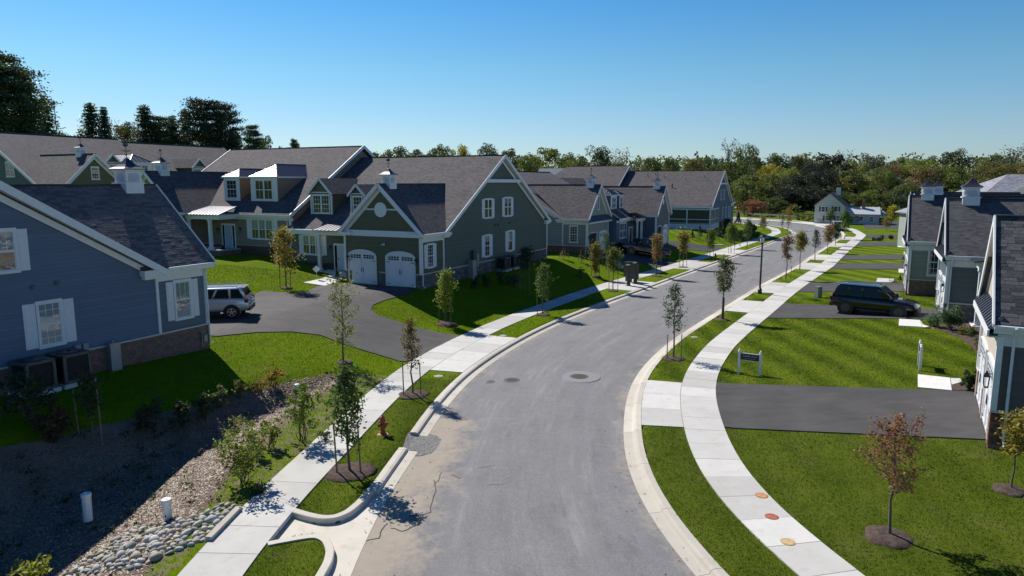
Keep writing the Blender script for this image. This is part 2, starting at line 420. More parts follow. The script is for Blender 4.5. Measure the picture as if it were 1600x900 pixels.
def ground_mat():
    t = NT('lawn_and_mulch'); W = t.coord('World')
    at_v = t.n('Attribute', attribute_name='vivid').outputs['Fac']; at_m = t.n('Attribute', attribute_name='mulch').outputs['Fac']
    c, n3, n4 = grass_colour(t, W, at_v)
    m1 = t.noise(W, 1.1, 5, .6); m2 = t.noise(W, 22, 5, .75); m3 = t.noise(W, 70, 3, .8)
    vo = t.n('TexVoronoi'); t.set(vo.inputs['Vector'], t.scaled(W, (1, 1.6, 1))); vo.inputs['Scale'].default_value = 24
    f = t.math('ADD', t.math('MULTIPLY', m1, .4), t.math('ADD', t.math('MULTIPLY', m2, .45), t.math('MULTIPLY', m3, .3)))
    mc = t.mix(t.ramp(f, .38, .80), (.10, .066, .046), (.44, .345, .28))
    mc = t.mix(t.ramp(vo.outputs['Distance'], .0, .35), t.mix(.5, mc, (.30, .26, .23)), mc)
    mask = t.ramp(t.math('ADD', at_m, t.math('MULTIPLY', t.math('SUBTRACT', t.noise(W, 3.5, 5, .7), .5), .7)), .42, .58)
    col = t.mix(mask, c, mc)
    h = t.mix(mask, t.math('ADD', t.math('MULTIPLY', n3, .5), n4), t.math('ADD', m2, m3))
    return t.out(col, .95, t.bump(h, .9, .05), 0, .04)
GROUND = ground_mat()
def axis(segs):
    r = []
    for a, b, s in segs: r += list(np.arange(a, b, s))
    return np.array(r + [segs[-1][1]])
gx = axis([(-900, -300, 60), (-300, -80, 20), (-80, -16, .8), (-16, 13, .28), (13, 70, .6), (70, 130, 3), (130, 400, 30), (400, 1500, 100)])
gy = axis([(-40, 10, 3), (10, 36, .28), (36, 62, .42), (62, 112, .7), (112, 200, 1.2), (200, 330, 6), (330, 1800, 70)])
GX, GY = np.meshgrid(gx, gy); P = np.stack([GX.ravel(), GY.ravel()], 1)
Z = terr(P)
ny, nx = GX.shape; idx = np.arange(nx * ny).reshape(ny, nx)
F = np.stack([idx[:-1, :-1].ravel(), idx[:-1, 1:].ravel(), idx[1:, 1:].ravel(), idx[1:, :-1].ravel()], 1)
me = np_mesh('ground', np.column_stack([P, Z]), F, GROUND)
VIV = np.array([0.0])
def vivid_of(P):
    v = np.where(fd('CL', P) > 0, 1.0, .12); v *= np.where(P[:, 1] > 95, .7, 1)
    v = np.where(fd('CL', P) <= 0, np.interp(P[:, 1], [22, 32, 60], [.08, .42, .55]), v)
    v = np.where((fd('CL', P) > 0) & (fd('WL', P) < 0) & (P[:, 1] < 30), .22, v); v = np.where((P[:, 1] < 8) | (np.abs(P[:, 0]) > 75), 0, v)  # lawn behind the camera and far aside dulled to weaken window reflections
    return v
def mulch_of(P):
    d = pdist(P, SWALE)
    edge = (fd('WL', P) > .7) & (fd('WL', P) < 2.6) & (P[:, 1] > 9) & (P[:, 1] < 30.5)
    return np.maximum(sstep(d, .35, 1.3), np.where(edge, .47, 0))
at1 = me.attributes.new('vivid', 'FLOAT', 'POINT'); at1.data.foreach_set('value', vivid_of(P).astype('f'))
at2 = me.attributes.new('mulch', 'FLOAT', 'POINT'); at2.data.foreach_set('value', mulch_of(P).astype('f'))
me.polygons.foreach_set('use_smooth', [True] * len(me.polygons))
tag(link('ground', me), 'green lawns with a mulched drainage swale and open ground beyond', kind='structure')

# ---------------------------------------------------------------- road
def road_mat():
    t = NT('worn_asphalt'); W = t.coord('World')
    n1 = t.noise(W, .5, 5, .6); n2 = t.noise(W, 4, 5, .65); n3 = t.noise(W, 85, 3, .8); RU_ = t.n('Attribute', attribute_name='lane').outputs['Vector']; n4 = t.noise(t.scaled(RU_, (1, .10, 1)), 1.6, 5, .7); n5 = t.noise(W, 24, 2, .6)
    f = t.math('ADD', t.math('ADD', t.math('MULTIPLY', n1, .12), t.math('MULTIPLY', n4, .22)), t.math('ADD', t.math('ADD', t.math('MULTIPLY', n2, .10), t.math('MULTIPLY', n5, .38)), t.math('MULTIPLY', n3, .42)))
    c = t.mix(t.ramp(f, .38, .86), (.082, .082, .087), (.325, .32, .32))
    c = t.mix(t.math('MULTIPLY', t.ramp(n4, .57, .74), .5), c, (.33, .32, .31)); c = t.mix(t.math('MULTIPLY', t.ramp(t.noise(t.scaled(RU_, (1, .3, 1)), .9, 6, .75), .56, .70), .42), c, (.10, .10, .106))
    st = t.n('Attribute', attribute_name='dirt').outputs['Fac']
    s2 = t.ramp(t.math('ADD', st, t.math('ADD', t.math('MULTIPLY', t.math('SUBTRACT', n2, .5), .7), t.math('MULTIPLY', t.math('SUBTRACT', t.noise(W, 1.0, 4), .5), 1.3))), .25, .85)
    c = t.mix(t.math('MULTIPLY', s2, .72), c, t.mix(n2, (.34, .28, .21), (.45, .38, .29)))
    vo = t.n('TexVoronoi'); t.set(vo.inputs['Vector'], W); vo.inputs['Scale'].default_value = 60
    return t.out(c, .9, t.bump(t.math('ADD', n3, vo.outputs['Distance']), .5, .008), 0, .3)
ROADM = road_mat()
def resample(c, n):
    s = np.concatenate([[0], np.cumsum(np.hypot(*np.diff(c, axis=0).T))]); q = np.linspace(0, s[-1], n)
    return np.stack([np.interp(q, s, c[:, i]) for i in (0, 1)], 1)
nL = 420; A = resample(CL, nL); B = resample(CR, nL)
NTS = 41; ts = np.linspace(0, 1, NTS)
V = []
for t_ in ts:
    p = A * (1 - t_) + B * t_
    V.append(np.column_stack([p, np.full(nL, -.135 + .07 * math.sin(math.pi * t_))]))
V = np.stack(V, 1).reshape(-1, 3)
ii = np.arange(nL * NTS).reshape(nL, NTS)
F = np.stack([ii[:-1, :-1].ravel(), ii[:-1, 1:].ravel(), ii[1:, 1:].ravel(), ii[1:, :-1].ravel()], 1)
rm = np_mesh('road', V, F, ROADM)
dl = -fd('CL', V); dr = fd('CR', V)
dirt = np.where((V[:, 1] < 25), sstep(-dl, -2.6, -.2), sstep(-dl, -.7, 0) * .5); dirt = np.maximum(dirt, sstep(-dr, -.8, 0) * .45)
rm.attributes.new('dirt', 'FLOAT', 'POINT').data.foreach_set('value', dirt.astype('f'))
sl_ = np.tile(ts[None, :], (nL, 1)).ravel() * 7.4; al_ = np.repeat(arclen(A), NTS); rm.attributes.new('lane', 'FLOAT_VECTOR', 'POINT').data.foreach_set('vector', np.stack([sl_, al_, al_ * 0], 1).astype('f').ravel())
rm.polygons.foreach_set('use_smooth', [True] * len(rm.polygons))
tag(link('road', rm), 'grey asphalt street curving away between the kerbs', kind='structure')
def road_z(x, y):
    q_ = np.array([[x, y]]); a = abs(float(fd('CL', q_)[0])); b = abs(float(fd('CR', q_)[0])); t_ = a / (a + b + 1e-6)
    return -.135 + .07 * math.sin(math.pi * t_)
def onroad(px, py, zofs=0):
    z = -.08
    for _ in range(4):
        x, y, _z = at(px, py, z); z = road_z(x, y)
    return (x, y, z + zofs)

# kerbs, cast in lengths with open joints
PROF_R = [(.62, -.45), (.62, 0.0), (.44, .004), (.355, -.02), (.315, -.105), (.02, -.125), (.0, -.128), (.0, -.45)]
def arclen(c): return np.concatenate([[0], np.cumsum(np.hypot(*np.diff(c, axis=0).T))])
def kerb(name, c, side, gaps, label, y0=-2, y1=190):
    base = thing(name, label, None); base['kind'] = 'structure'
    s = arclen(c); N = normals(c) * side
    pos = 0.0; L = 3.05
    while pos < s[-1] - 1:
        e = min(pos + (L if pos < 130 else 6.1), s[-1])
        yp, ye = np.interp(pos, s, c[:, 1]), np.interp(e, s, c[:, 1])
        for ga, gb_ in gaps:
            if yp < ga - .02 < ye: e = float(np.interp(ga, c[:60, 1] if False else c[:, 1][:np.argmax(c[:, 1])], s[:np.argmax(c[:, 1])]))
            elif ga - .02 <= yp < gb_ - .02: pos = float(np.interp(gb_, c[:, 1][:np.argmax(c[:, 1])], s[:np.argmax(c[:, 1])])); e = pos + L
        yp = np.interp(pos, s, c[:, 1])
        m = np.array([np.interp((pos + e) / 2, s, c[:, i]) for i in (0, 1)])
        if m[1] < y0 or m[1] > y1 or any(a < m[1] < b for a, b in gaps): pos = e; continue
        k = max(2, int((e - pos) / .75) + 1)
        q = np.linspace(pos + .008, e - .008, k); mb = MB(); rows = []
        for x in q:
            p = np.array([np.interp(x, s, c[:, i]) for i in (0, 1)]); n = np.array([np.interp(x, s, N[:, i]) for i in (0, 1)]); n /= np.linalg.norm(n)
            rows.append([(p[0] + n[0] * d, p[1] + n[1] * d, z) for d, z in PROF_R])
        v = [p for r in rows for p in r]; n_ = len(PROF_R); f = []
        for i in range(k - 1):
            for j in range(n_): f.append((i * n_ + j, i * n_ + (j + 1) % n_, (i + 1) * n_ + (j + 1) % n_, (i + 1) * n_ + j))
        f += [tuple(range(n_))[::-1], tuple(range((k - 1) * n_, k * n_))]
        mb.raw(v, f); mb.build('kerb_stone', CURBM, base, uv=False)
        pos = e
    return base
kerb('right_kerb', CR, -1, [], 'pale concrete kerb and gutter along the right side of the street')
kerb('left_kerb', CL, 1, [(14.2, 18.6), (21.8, 23.2)], 'pale concrete kerb and gutter along the left side of the street')

# pavements, slab by slab
def walk(name, c, half, label, y1=175, skip=(), step=1.31):
    base = thing(name, label, None); base['kind'] = 'structure'; s = arclen(c); N = normals(c); rng = random.Random(5)
    pos = .3
    while pos < s[-1] - 2:
        e = pos + step; ps = []
        mid = [np.interp((pos + e) / 2, s, c[:, i]) for i in (0, 1)]
        if mid[1] > y1: break
        if mid[1] > 6 and not any(a < mid[1] < b for a, b in skip):
            for x in (pos + .007, (pos + e) / 2, e - .007):
                p = np.array([np.interp(x, s, c[:, i]) for i in (0, 1)]); n = np.array([np.interp(x, s, N[:, i]) for i in (0, 1)]); n /= np.linalg.norm(n); ps.append((p, n))
            z = .022 + rng.uniform(-.004, .004)
            poly = [(p[0] - n[0] * half, p[1] - n[1] * half, z) for p, n in ps] + [(p[0] + n[0] * half, p[1] + n[1] * half, z) for p, n in ps[::-1]]
            mb = MB(); mb.slab(poly, .13); mb.build('slab', CONC, base, uv=False)
        pos = e if mid[1] < 100 else e
        if mid[1] > 90: step = 2.6
    return base
RW = walk('right_sidewalk', WR, .70, 'white concrete sidewalk along the right side of the street')
LW = walk('left_sidewalk', WL, .72, 'white concrete sidewalk along the left side of the street')

def sheet(name, poly, z, m, th=.1, label=None, kind='structure', parent=None):
    mb = MB(); mb.slab([(p[0], p[1], z) for p in poly], th)
    o = mb.build(name, m, parent, uv=False)
    if label and not parent: tag(o, label, None, None, kind)
    return o
# concrete aprons between kerb and pavement, in panels
def apron(c, side, k0, k1, npan, name, label, d0, d1c):
    """panels from the kerb back (d0) to the pavement (d1c), between the arc positions nearest y=k0 and y=k1"""
    base = thing(name, label, None); base['kind'] = 'structure'
    s = arclen(c); N = normals(c) * side
    sa, sb = [s[np.argmin(np.abs(c[:, 1] - k))] for k in (k0, k1)]
    for i in range(npan):
        q = np.linspace(sa + (sb - sa) * i / npan + .008, sa + (sb - sa) * (i + 1) / npan - .008, 4); a_, b_ = [], []
        for x in q:
            p = np.array([np.interp(x, s, c[:, j]) for j in (0, 1)]); n = np.array([np.interp(x, s, N[:, j]) for j in (0, 1)]); n /= np.linalg.norm(n)
            a_.append((*(p + n * d0), .012)); 
            dd = d1c(p + n * 1.5) + 1.5 if callable(d1c) else d1c
            b_.append((*(p + n * dd), .018))
        mb = MB(); mb.slab(a_ + b_[::-1], .12); mb.build('slab', CONC, base, uv=False)
for k0, k1, npn, lb in [(23.9, 30.0, 3, 'apron of the driveway nearest on the right'), (46.6, 51.2, 3, 'apron of the driveway with the black car'), (55.0, 60.5, 3, 'apron beyond the street lamp'),
                        (70.0, 75.3, 2, 'apron third beyond the street lamp'), (78.3, 84, 2, 'apron fourth beyond the street lamp'), (94.5, 100, 2, 'apron fifth beyond the street lamp'), (106, 112, 2, 'apron farthest beyond the street lamp')]:
    if lb: apron(CR, -1, k0, k1, npn, 'driveway_apron', 'concrete ' + lb, .632, 2.105)
def towalk(p):
    return max(.2, abs(float(fd('WL', np.array([p]))[0])) - .735)
for k0, k1, npn, lb in [(30.8, 37.9, 4, 'apron of the left driveway beside the blue house'), (55.0, 59.7, 2, 'apron by the mailbox posts'), (68.8, 75, 3, 'apron of the driveway with the pickup'), (82.5, 89, 2, 'apron of the driveway past the far hydrant')]:
    apron(CL, 1, k0, k1, npn, 'driveway_apron', 'concrete ' + lb, .632, towalk)

# driveways
def drive_mat():
    t = NT('black_driveway_asphalt'); W = t.coord('World'); n1 = t.noise(W, .7, 5, .65); n2 = t.noise(t.scaled(W, (.3, 1, 1)), 2.2, 6, .7); n3 = t.noise(W, 80, 3, .8)
    f = t.math('ADD', t.math('MULTIPLY', n1, .4), t.math('ADD', t.math('MULTIPLY', n2, .35), t.math('MULTIPLY', n3, .35)))
    c = t.mix(t.ramp(f, .35, .8), (.030, .028, .028), (.105, .098, .096))
    return t.out(c, .82, t.bump(n3, .5, .008), 0, .35)
DRIVEM = drive_mat()
def curve_between(c, half, side, ya, yb, n=9):
    e = offset(c, half * side); q = np.linspace(ya, yb, n)
    i = np.argsort(e[:, 1]); return [(float(np.interp(y, e[i, 1], e[i, 0])), float(y)) for y in q]
def mesh_sheet(name, poly, zofs, m, label, res=.4):
    zofs += .022
    """asphalt laid on rising ground: a fine grid cut to the polygon, edges kept"""
    import bmesh
    bm = bmesh.new(); vs = [bm.verts.new((p[0], p[1], 0)) for p in poly]; bm.faces.new(vs)
    xs = [p[0] for p in poly]; ys = [p[1] for p in poly]
    for k, (lo, hi) in enumerate(((min(xs), max(xs)), (min(ys), max(ys)))):
        for c_ in np.arange(lo + res, hi, res):
            co = (c_, 0, 0) if k == 0 else (0, c_, 0); no = (1, 0, 0) if k == 0 else (0, 1, 0)
            bmesh.ops.bisect_plane(bm, geom=bm.verts[:] + bm.edges[:] + bm.faces[:], plane_co=co, plane_no=no)
    zz = rise(np.array([(v.co.x, v.co.y) for v in bm.verts]))
    for v, z in zip(bm.verts, zz): v.co.z = z + zofs
    bmesh.ops.recalc_face_normals(bm, faces=bm.faces[:])
    r = bmesh.ops.extrude_face_region(bm, geom=bm.faces[:])
    for v in r['geom']:
        if isinstance(v, bmesh.types.BMVert): v.co.z -= .08
    me_ = bpy.data.meshes.new(name); bm.to_mesh(me_); bm.free(); me_.materials.append(m)
    return tag(link(name, me_), label, kind='structure')
def rdrive(ya, yb, ends, label):
    """right-hand driveway: starts on the pavement edge between ya and yb, runs to the end points"""
    poly = curve_between(WR, .705, -1, ya, yb) + [e[:2] for e in ends]
    mesh_sheet('driveway', poly, .006, DRIVEM, label)
    return poly
DRV = []
DRV.append(rdrive(23.75, 29.3, [on(1530, 613), on(1536, 650), on(1545, 688)], 'black asphalt driveway in front of the nearest right house'))
DRV.append(rdrive(44.0, 49.4, [on(1475, 483.5), on(1470, 499), on(1410, 498.5)], 'black asphalt driveway under the black car'))
DRV.append(rdrive(54.8, 60.3, [on(1425, 441.5), on(1425, 456)], 'asphalt driveway just beyond the black car'))
DRV.append(rdrive(69.6, 74.4, [on(1440, 411.5), on(1440, 421)], 'asphalt driveway third back on the right'))
DRV.append(rdrive(78.0, 82.6, [on(1440, 397.5), on(1440, 405.5)], 'asphalt driveway fourth back on the right'))
DRV.append(rdrive(95.3, 101, [on(1440, 377.5), on(1440, 384.5)], 'asphalt driveway fifth back on the right'))
DRV.append(rdrive(110, 116, [on(1440, 367), on(1440, 372.5)], 'asphalt driveway farthest back on the right'))
sheet('parking_area', [at(1347, 347), at(1450, 345), at(1450, 356.5), at(1352, 357.5)], .006, DRIVEM, .05, 'grey asphalt strip before the distant white house')
# left: shared court between blue and green house
walkL = curve_between(WL, .73, 1, 33.0, 38.7)
wl0 = [p for p in walkL]
court_px_low = [(624, 565), (608, 560), (585, 553), (545, 541), (500, 524), (455, 519), (400, 520), (340, 526)]
court_px_up = [(300, 470), (385, 466), (410, 455), (450, 458), (478, 457), (492, 450), (505, 444), (545, 444), (650, 450.5), (640, 459), (600, 470), (583, 477), (580, 485), (590, 493), (640, 509), (690, 521)]
COURT = wl0[::1] + [on(*p) for p in court_px_up[::-1]] + [on(240, 470), on(240, 528)] + [on(*p) for p in court_px_low[::-1]]
mesh_sheet('shared_driveway', COURT, .004, DRIVEM, 'dark asphalt court between the blue and the green house')
PICKUP_DRIVE = curve_between(WL, .73, 1, 71.3, 75.8) + [on(*p) for p in [(1030, 403.5), (1000, 398), (975, 392), (953, 388), (917, 396), (925, 404), (960, 409), (1005, 413)]]
mesh_sheet('driveway', PICKUP_DRIVE, .006, DRIVEM, 'dark asphalt driveway under the black pickup')
D_DRIVE = curve_between(WL, .73, 1, 87.5, 92) + [on(*p) for p in [(1100, 383.5), (1078, 380), (1060, 377.5), (1047, 377), (1018, 385.5), (1045, 388), (1080, 391)]]
mesh_sheet('driveway', D_DRIVE, .006, DRIVEM, 'dark asphalt driveway past the black pickup')
DRIVES = DRV + [COURT, PICKUP_DRIVE, D_DRIVE]

# walkways to the front doors
WALKW = concrete('front_walk_concrete', (.66, .65, .62))
def panels(name, label, plist, z=.03):
    base = thing(name, label, None); base['kind'] = 'structure'
    for poly in plist:
        mb = MB(); mb.slab([on(*p, z + .01) for p in poly], .1); mb.build('slab', WALKW, base, uv=False)
panels('front_walk', 'short white concrete walk beside the nearest right driveway', [[(1434, 586), (1484, 591.5), (1487, 611), (1434, 606)], [(1485, 592), (1500, 592.5), (1503.5, 599), (1498, 604), (1487, 602)]])
panels('front_walk', 'white concrete walk in front of the black car', [[(1405, 499), (1437, 501), (1441, 511.5), (1404, 509.5)], [(1438, 501.5), (1442, 508), (1460, 514), (1442, 512)]])
panels('front_walk', 'white landing below the porch of the slate house', [[(1501, 501), (1526, 503), (1545, 511), (1510, 512)], [(1510, 497.5), (1533, 498), (1533, 502), (1512, 501)]])
panels('front_walk', 'white slab by the drive beyond the black car', [[(1371, 435), (1397, 436), (1396, 441.5), (1369, 441)]])
panels('front_walk', 'white slab at the third driveway on the right', [[(1404, 420.5), (1416, 421), (1416, 427), (1404, 426.5)]])
panels('front_walk', 'white slab at the fourth driveway on the right', [[(1412, 394), (1420, 394.3), (1420, 398), (1412, 397.6)]])
panels('front_walk', 'white slab at the fifth driveway on the right', [[(1402, 383.3), (1421, 384), (1421, 387), (1403, 386.3)]])
base = thing('front_walk', 'white concrete walk leading to the green house door', None); base['kind'] = 'structure'
for poly in [[(474, 442), (502, 436), (529, 440.5), (508, 447)], [(503, 435.5), (527, 426), (541, 429), (530, 440)]]:
    mb = MB(); mb.slab([on(*p, .035) for p in poly], .1); mb.build('slab', WALKW, base, uv=False)

# storm inlet at the lower left: floor, two curved kerb walls
fl = [(float(x), float(y)) for x, y in CL if 14.0 < y < 18.75]
sheet('inlet_floor', fl[::-1] + [tuple(p) for p in offset(CL, .66) if 14.0 < p[1] < 14.9] + [at(p[0], p[1], -.13)[:2] for p in [(500, 880), (498, 845), (480, 838), (404, 852), (436, 788), (475, 804), (505, 811), (535, 806), (560, 786), (590, 752)]], -.128, CURBM, .2, 'concrete floor of the storm inlet under the sidewalk')
def curb_wall(px, label, w_=.2, top=.0):
    c = smooth([at(*p)[:2] for p in px], .1, .12); mb = MB(); N = normals(c); v = []; f = []
    for i, (p, n) in enumerate(zip(c, N)):
        q = p + n * w_
        v += [(p[0], p[1], -.3), (p[0], p[1], top - .015), (p[0] + n[0] * .02, p[1] + n[1] * .02, top), (q[0], q[1], top), (q[0], q[1], -.3)]
        if i: f += [(5 * i - 5 + j, 5 * i - 5 + (j + 1) % 5, 5 * i + (j + 1) % 5, 5 * i + j) for j in range(5)]
    n_ = len(c); f += [(0, 1, 2, 3, 4), tuple(5 * (n_ - 1) + j for j in (4, 3, 2, 1, 0))]
    mb.raw(v, f); return tag(mb.build('inlet_wall', CURBM, uv=False), label, kind='structure')
curb_wall([(452, 800), (475, 807), (500, 812.5), (525, 811.5), (548, 802), (567, 786), (580, 771), (592, 758)], 'curved concrete wall on the upper side of the storm inlet', top=.03)
curb_wall([(503, 908), (519, 880), (522, 868), (523, 858), (517, 844), (508, 838), (497, 834.5), (480, 836), (440, 843), (414, 848)], 'curved concrete wall on the lower side of the storm inlet', top=.03)
# pale edging strip between the river stones and the pavement
mb = MB(); p0, p1 = Vector(at(326, 843, .05)), Vector(at(373, 795, .05)); mb.bar(p0, p1, .16, .14); tag(mb.build('edging_strip', CURBM), 'straight concrete edging strip beside the river stones', kind='structure')
# broken kerb: gravel patch and the crack lines in the road
GRAV = concrete('loose_gravel', (.20, .195, .19))
def gravel_patch():
    t = NT('gravel'); W = t.coord('World'); vo = t.n('TexVoronoi'); t.set(vo.inputs['Vector'], W); vo.inputs['Scale'].default_value = 26
    c = t.mix(vo.outputs['Color'], (.09, .088, .088), (.30, .29, .28)); return t.out(c, .95, t.bump(vo.outputs['Distance'], 1, .03))
GRAVM = gravel_patch()
gr = [k for k in range(len(CL)) if 21.3 < CL[k][1] < 23.7]; rg = random.Random(2); v, f = [], []
for i, k in enumerate(gr):
    n_ = normals(CL)[k]; fade = max(0, math.sin(math.pi * i / (len(gr) - 1))) ** .7
    for d, z in ((.70, -.06), (.42, -.117), (.0, -.127), (-.45 * fade - rg.uniform(.02, .12), -.114), (-1.0 * fade - rg.uniform(.05, .2), -.124)): v.append((CL[k][0] + n_[0] * d, CL[k][1] + n_[1] * d, z + rg.uniform(-.004, .004) * fade))
    if i: f += [(5 * i - 5 + j, 5 * i - 4 + j, 5 * i + 1 + j, 5 * i + j) for j in range(4)]
mb = MB(); mb.raw(v, f); tag(mb.build('gravel_patch', GRAVM, uv=False), 'grey gravel filling the gap in the left kerb', kind='structure')
CRK = plain('crack_filler', (.065, .06, .055), .9)
def strip(pts, wd, z=.004):
    mb = MB(); P_ = [Vector(p) for p in pts]
    for i in range(len(P_) - 1):
        a, b = P_[i], P_[i + 1]; t = (b - a).normalized(); n = Vector((-t.y, t.x, 0)) * wd / 2; u = Vector((0, 0, z)); o = t * wd * .3
        mb.face([a - n + u - o, b - n + u + o, b + n + u + o, a + n + u - o])
    return mb
def crack(px, wd, seed=1):
    rng = random.Random(seed); pts = []
    for (x0, y0), (x1, y1) in zip(px[:-1], px[1:]):
        for k in range(4): pts.append((x0 + (x1 - x0) * k / 4 + rng.uniform(-1, 1) * 1.2, y0 + (y1 - y0) * k / 4 + rng.uniform(-1, 1) * .8))
    return strip([onroad(*p, .004) for p in pts + [px[-1]]], wd)
mbc = MB()
for i, (px, wd) in enumerate([([(572, 845), (592, 841), (597, 825), (605, 818)], .03), ([(612, 825), (630, 831), (655, 818), (657, 812), (640, 806)], .028), ([(640, 806), (662, 804), (672, 800), (675, 785), (681, 768), (678, 750)], .025),
                              ([(640, 812), (655, 815), (668, 806)], .02), ([(678, 760), (686, 748), (690, 738)], .018), ([(745, 731), (775, 727)], .012), ([(760, 758), (790, 756)], .012), ([(705, 742), (720, 748)], .02)]):
    m_ = crack(px, wd, i); mbc.raw(m_.v, m_.f)
tag(mbc.build('road_crack', CRK, uv=False), 'dark winding cracks in the asphalt by the left gutter', kind='structure')
# ---------------------------------------------------------------- houses
def V3(*a): return Vector(a)
Zu = V3(0, 0, 1)
class House:
    def __init__(s, name, label, cat, pos, ang, mx, sc=LS):
        # laid out on a level street, then set on its raised lot
        s.o = thing(name, label, cat, (pos[0] * sc, pos[1] * sc, CH - (CH - pos[2]) * sc), ang); s.mx = mx; s.o.scale = (sc, sc, sc)
    def part(s, name, mb, m, parent=None, sm=False):
        o = mb.build(name, m, parent or s.o, mx=s.mx, sm=sm)
        if name in ('roof_seam', 'muntin', 'louvre'): o['kind'] = 'stuff'          # too fine to pick apart
        return o
def bb(mb, o, t, n, x0, x1, z0, z1, d0, d1):
    P_ = lambda x, d, z: o + t * x + n * d + Zu * z
    mb.hexa([P_(x0, d0, z0), P_(x1, d0, z0), P_(x1, d1, z0), P_(x0, d1, z0), P_(x0, d0, z1), P_(x1, d0, z1), P_(x1, d1, z1), P_(x0, d1, z1)])
def window(H, o, t, n, w_, h, units=1, cols=2, rows=2, shut=0, blind=.0, trim=WHITE, grid_low=True, lod=0):
    """double-hung window: o is the middle of its foot on the wall, t along the wall, n outwards"""
    o, t, n = V3(*o), V3(*t), V3(*n); c = .09
    mb = MB(); hw = w_ / 2
    bb(mb, o, t, n, -hw - c, -hw, 0, h, 0, .055); bb(mb, o, t, n, hw, hw + c, 0, h, 0, .055)
    bb(mb, o, t, n, -hw - c - .02, hw + c + .02, h, h + .13, 0, .065); bb(mb, o, t, n, -hw - c - .03, hw + c + .03, -.12, 0, 0, .09)
    uw = w_ / units
    for k in range(1, units): bb(mb, o, t, n, -hw + k * uw - .05, -hw + k * uw + .05, 0, h, 0, .05)
    W_ = H.part('window', mb, trim)
    sb, mu, bl = MB(), MB(), MB()
    for k in range(units):
        x0, x1 = -hw + k * uw + (.05 if k else 0), -hw + (k + 1) * uw - (.05 if k < units - 1 else 0)
        for z0, z1, dd in ((0, h / 2, .028), (h / 2, h, .036)):
            bb(sb, o, t, n, x0, x0 + .04, z0, z1, .004, dd); bb(sb, o, t, n, x1 - .04, x1, z0, z1, .004, dd)
            bb(sb, o, t, n, x0 + .04, x1 - .04, z0, z0 + .04, .004, dd); bb(sb, o, t, n, x0 + .04, x1 - .04, z1 - .04, z1, .004, dd)
            if z0 == 0 and not grid_low: continue
            for i in range(1, cols): xx = x0 + (x1 - x0) * i / cols; bb(mu, o, t, n, xx - .012, xx + .012, z0 + .04, z1 - .04, .010, dd - .006)
            for i in range(1, rows): zz = z0 + (z1 - z0) * i / rows; bb(mu, o, t, n, x0 + .04, x1 - .04, zz - .012, zz + .012, .011, dd - .008)
            P_ = lambda x, z: o + t * x + n * (dd - .014) + Zu * z
        for z0, z1, dd in ((0, h / 2, .016), (h / 2, h, .024)):
            P_ = lambda x, z: o + t * x + n * dd + Zu * z
            gl = MB(); gl.face([P_(x0 + .03, z0 + .03), P_(x1 - .03, z0 + .03), P_(x1 - .03, z1 - .03), P_(x0 + .03, z1 - .03)]); H.part('pane', gl, GLASS, W_)
        # blind slats let down to part of the height, below them a near-black sheet painted for the unlit room
        zb = h * (1 - blind); P_ = lambda x, z, d: o + t * x + n * d + Zu * z
        bl.m = 0
        if blind > 0:
            ns = max(3, int((h - zb) / .06)) if lod == 0 else 1
            for i in range(ns):
                za, zc = zb + (h - zb) * i / ns, zb + (h - zb) * (i + 1) / ns
                bl.face([P_(x0, za, .012), P_(x1, za, .012), P_(x1, zc, .005), P_(x0, zc, .005)])
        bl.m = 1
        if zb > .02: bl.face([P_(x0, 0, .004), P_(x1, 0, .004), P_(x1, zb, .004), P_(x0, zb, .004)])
    H.part('sash', sb, trim, W_)
    if mu.f: H.part('muntin', mu, trim, W_)
    H.part('blind', bl, [BLIND, ROOM_SHADE], W_)  # slats together with the near-black sheet that stands for room shade
    if shut:
        for sg in (-1, 1):
            m2 = MB(); a, b_ = sg * (hw + c + .02), sg * (hw + c + .02 + shut); a, b_ = min(a, b_), max(a, b_)
            bb(m2, o, t, n, a, b_, -.06, h + .06, 0, .03)
            for z0, z1 in ((.02, h * .48), (h * .53, h - .02)): bb(m2, o, t, n, a + .07, b_ - .07, z0, z1, .03, .042)
            H.part('shutter', m2, SHUT)
    return W_
def corner(H, x, y, z0, z1, trim, s_=.1):
    mb = MB(); mb.box((x - s_, y - s_, z0), (x + s_, y + s_, z1)); return H.part('corner_trim', mb, trim)
def downspout(H, x, y, z0, z1, nx_, ny_, m=WHITE):
    mb = MB(); a, b_ = .07 * nx_, .07 * ny_
    mb.tube([(x + nx_ * .3, y + ny_ * .3, z1 + .1), (x + a, y + b_, z1 - .25), (x + a, y + b_, z0 + .2), (x + nx_ * .28, y + ny_ * .28, z0 + .03)], .045, 6)
    return H.part('downspout', mb, m)
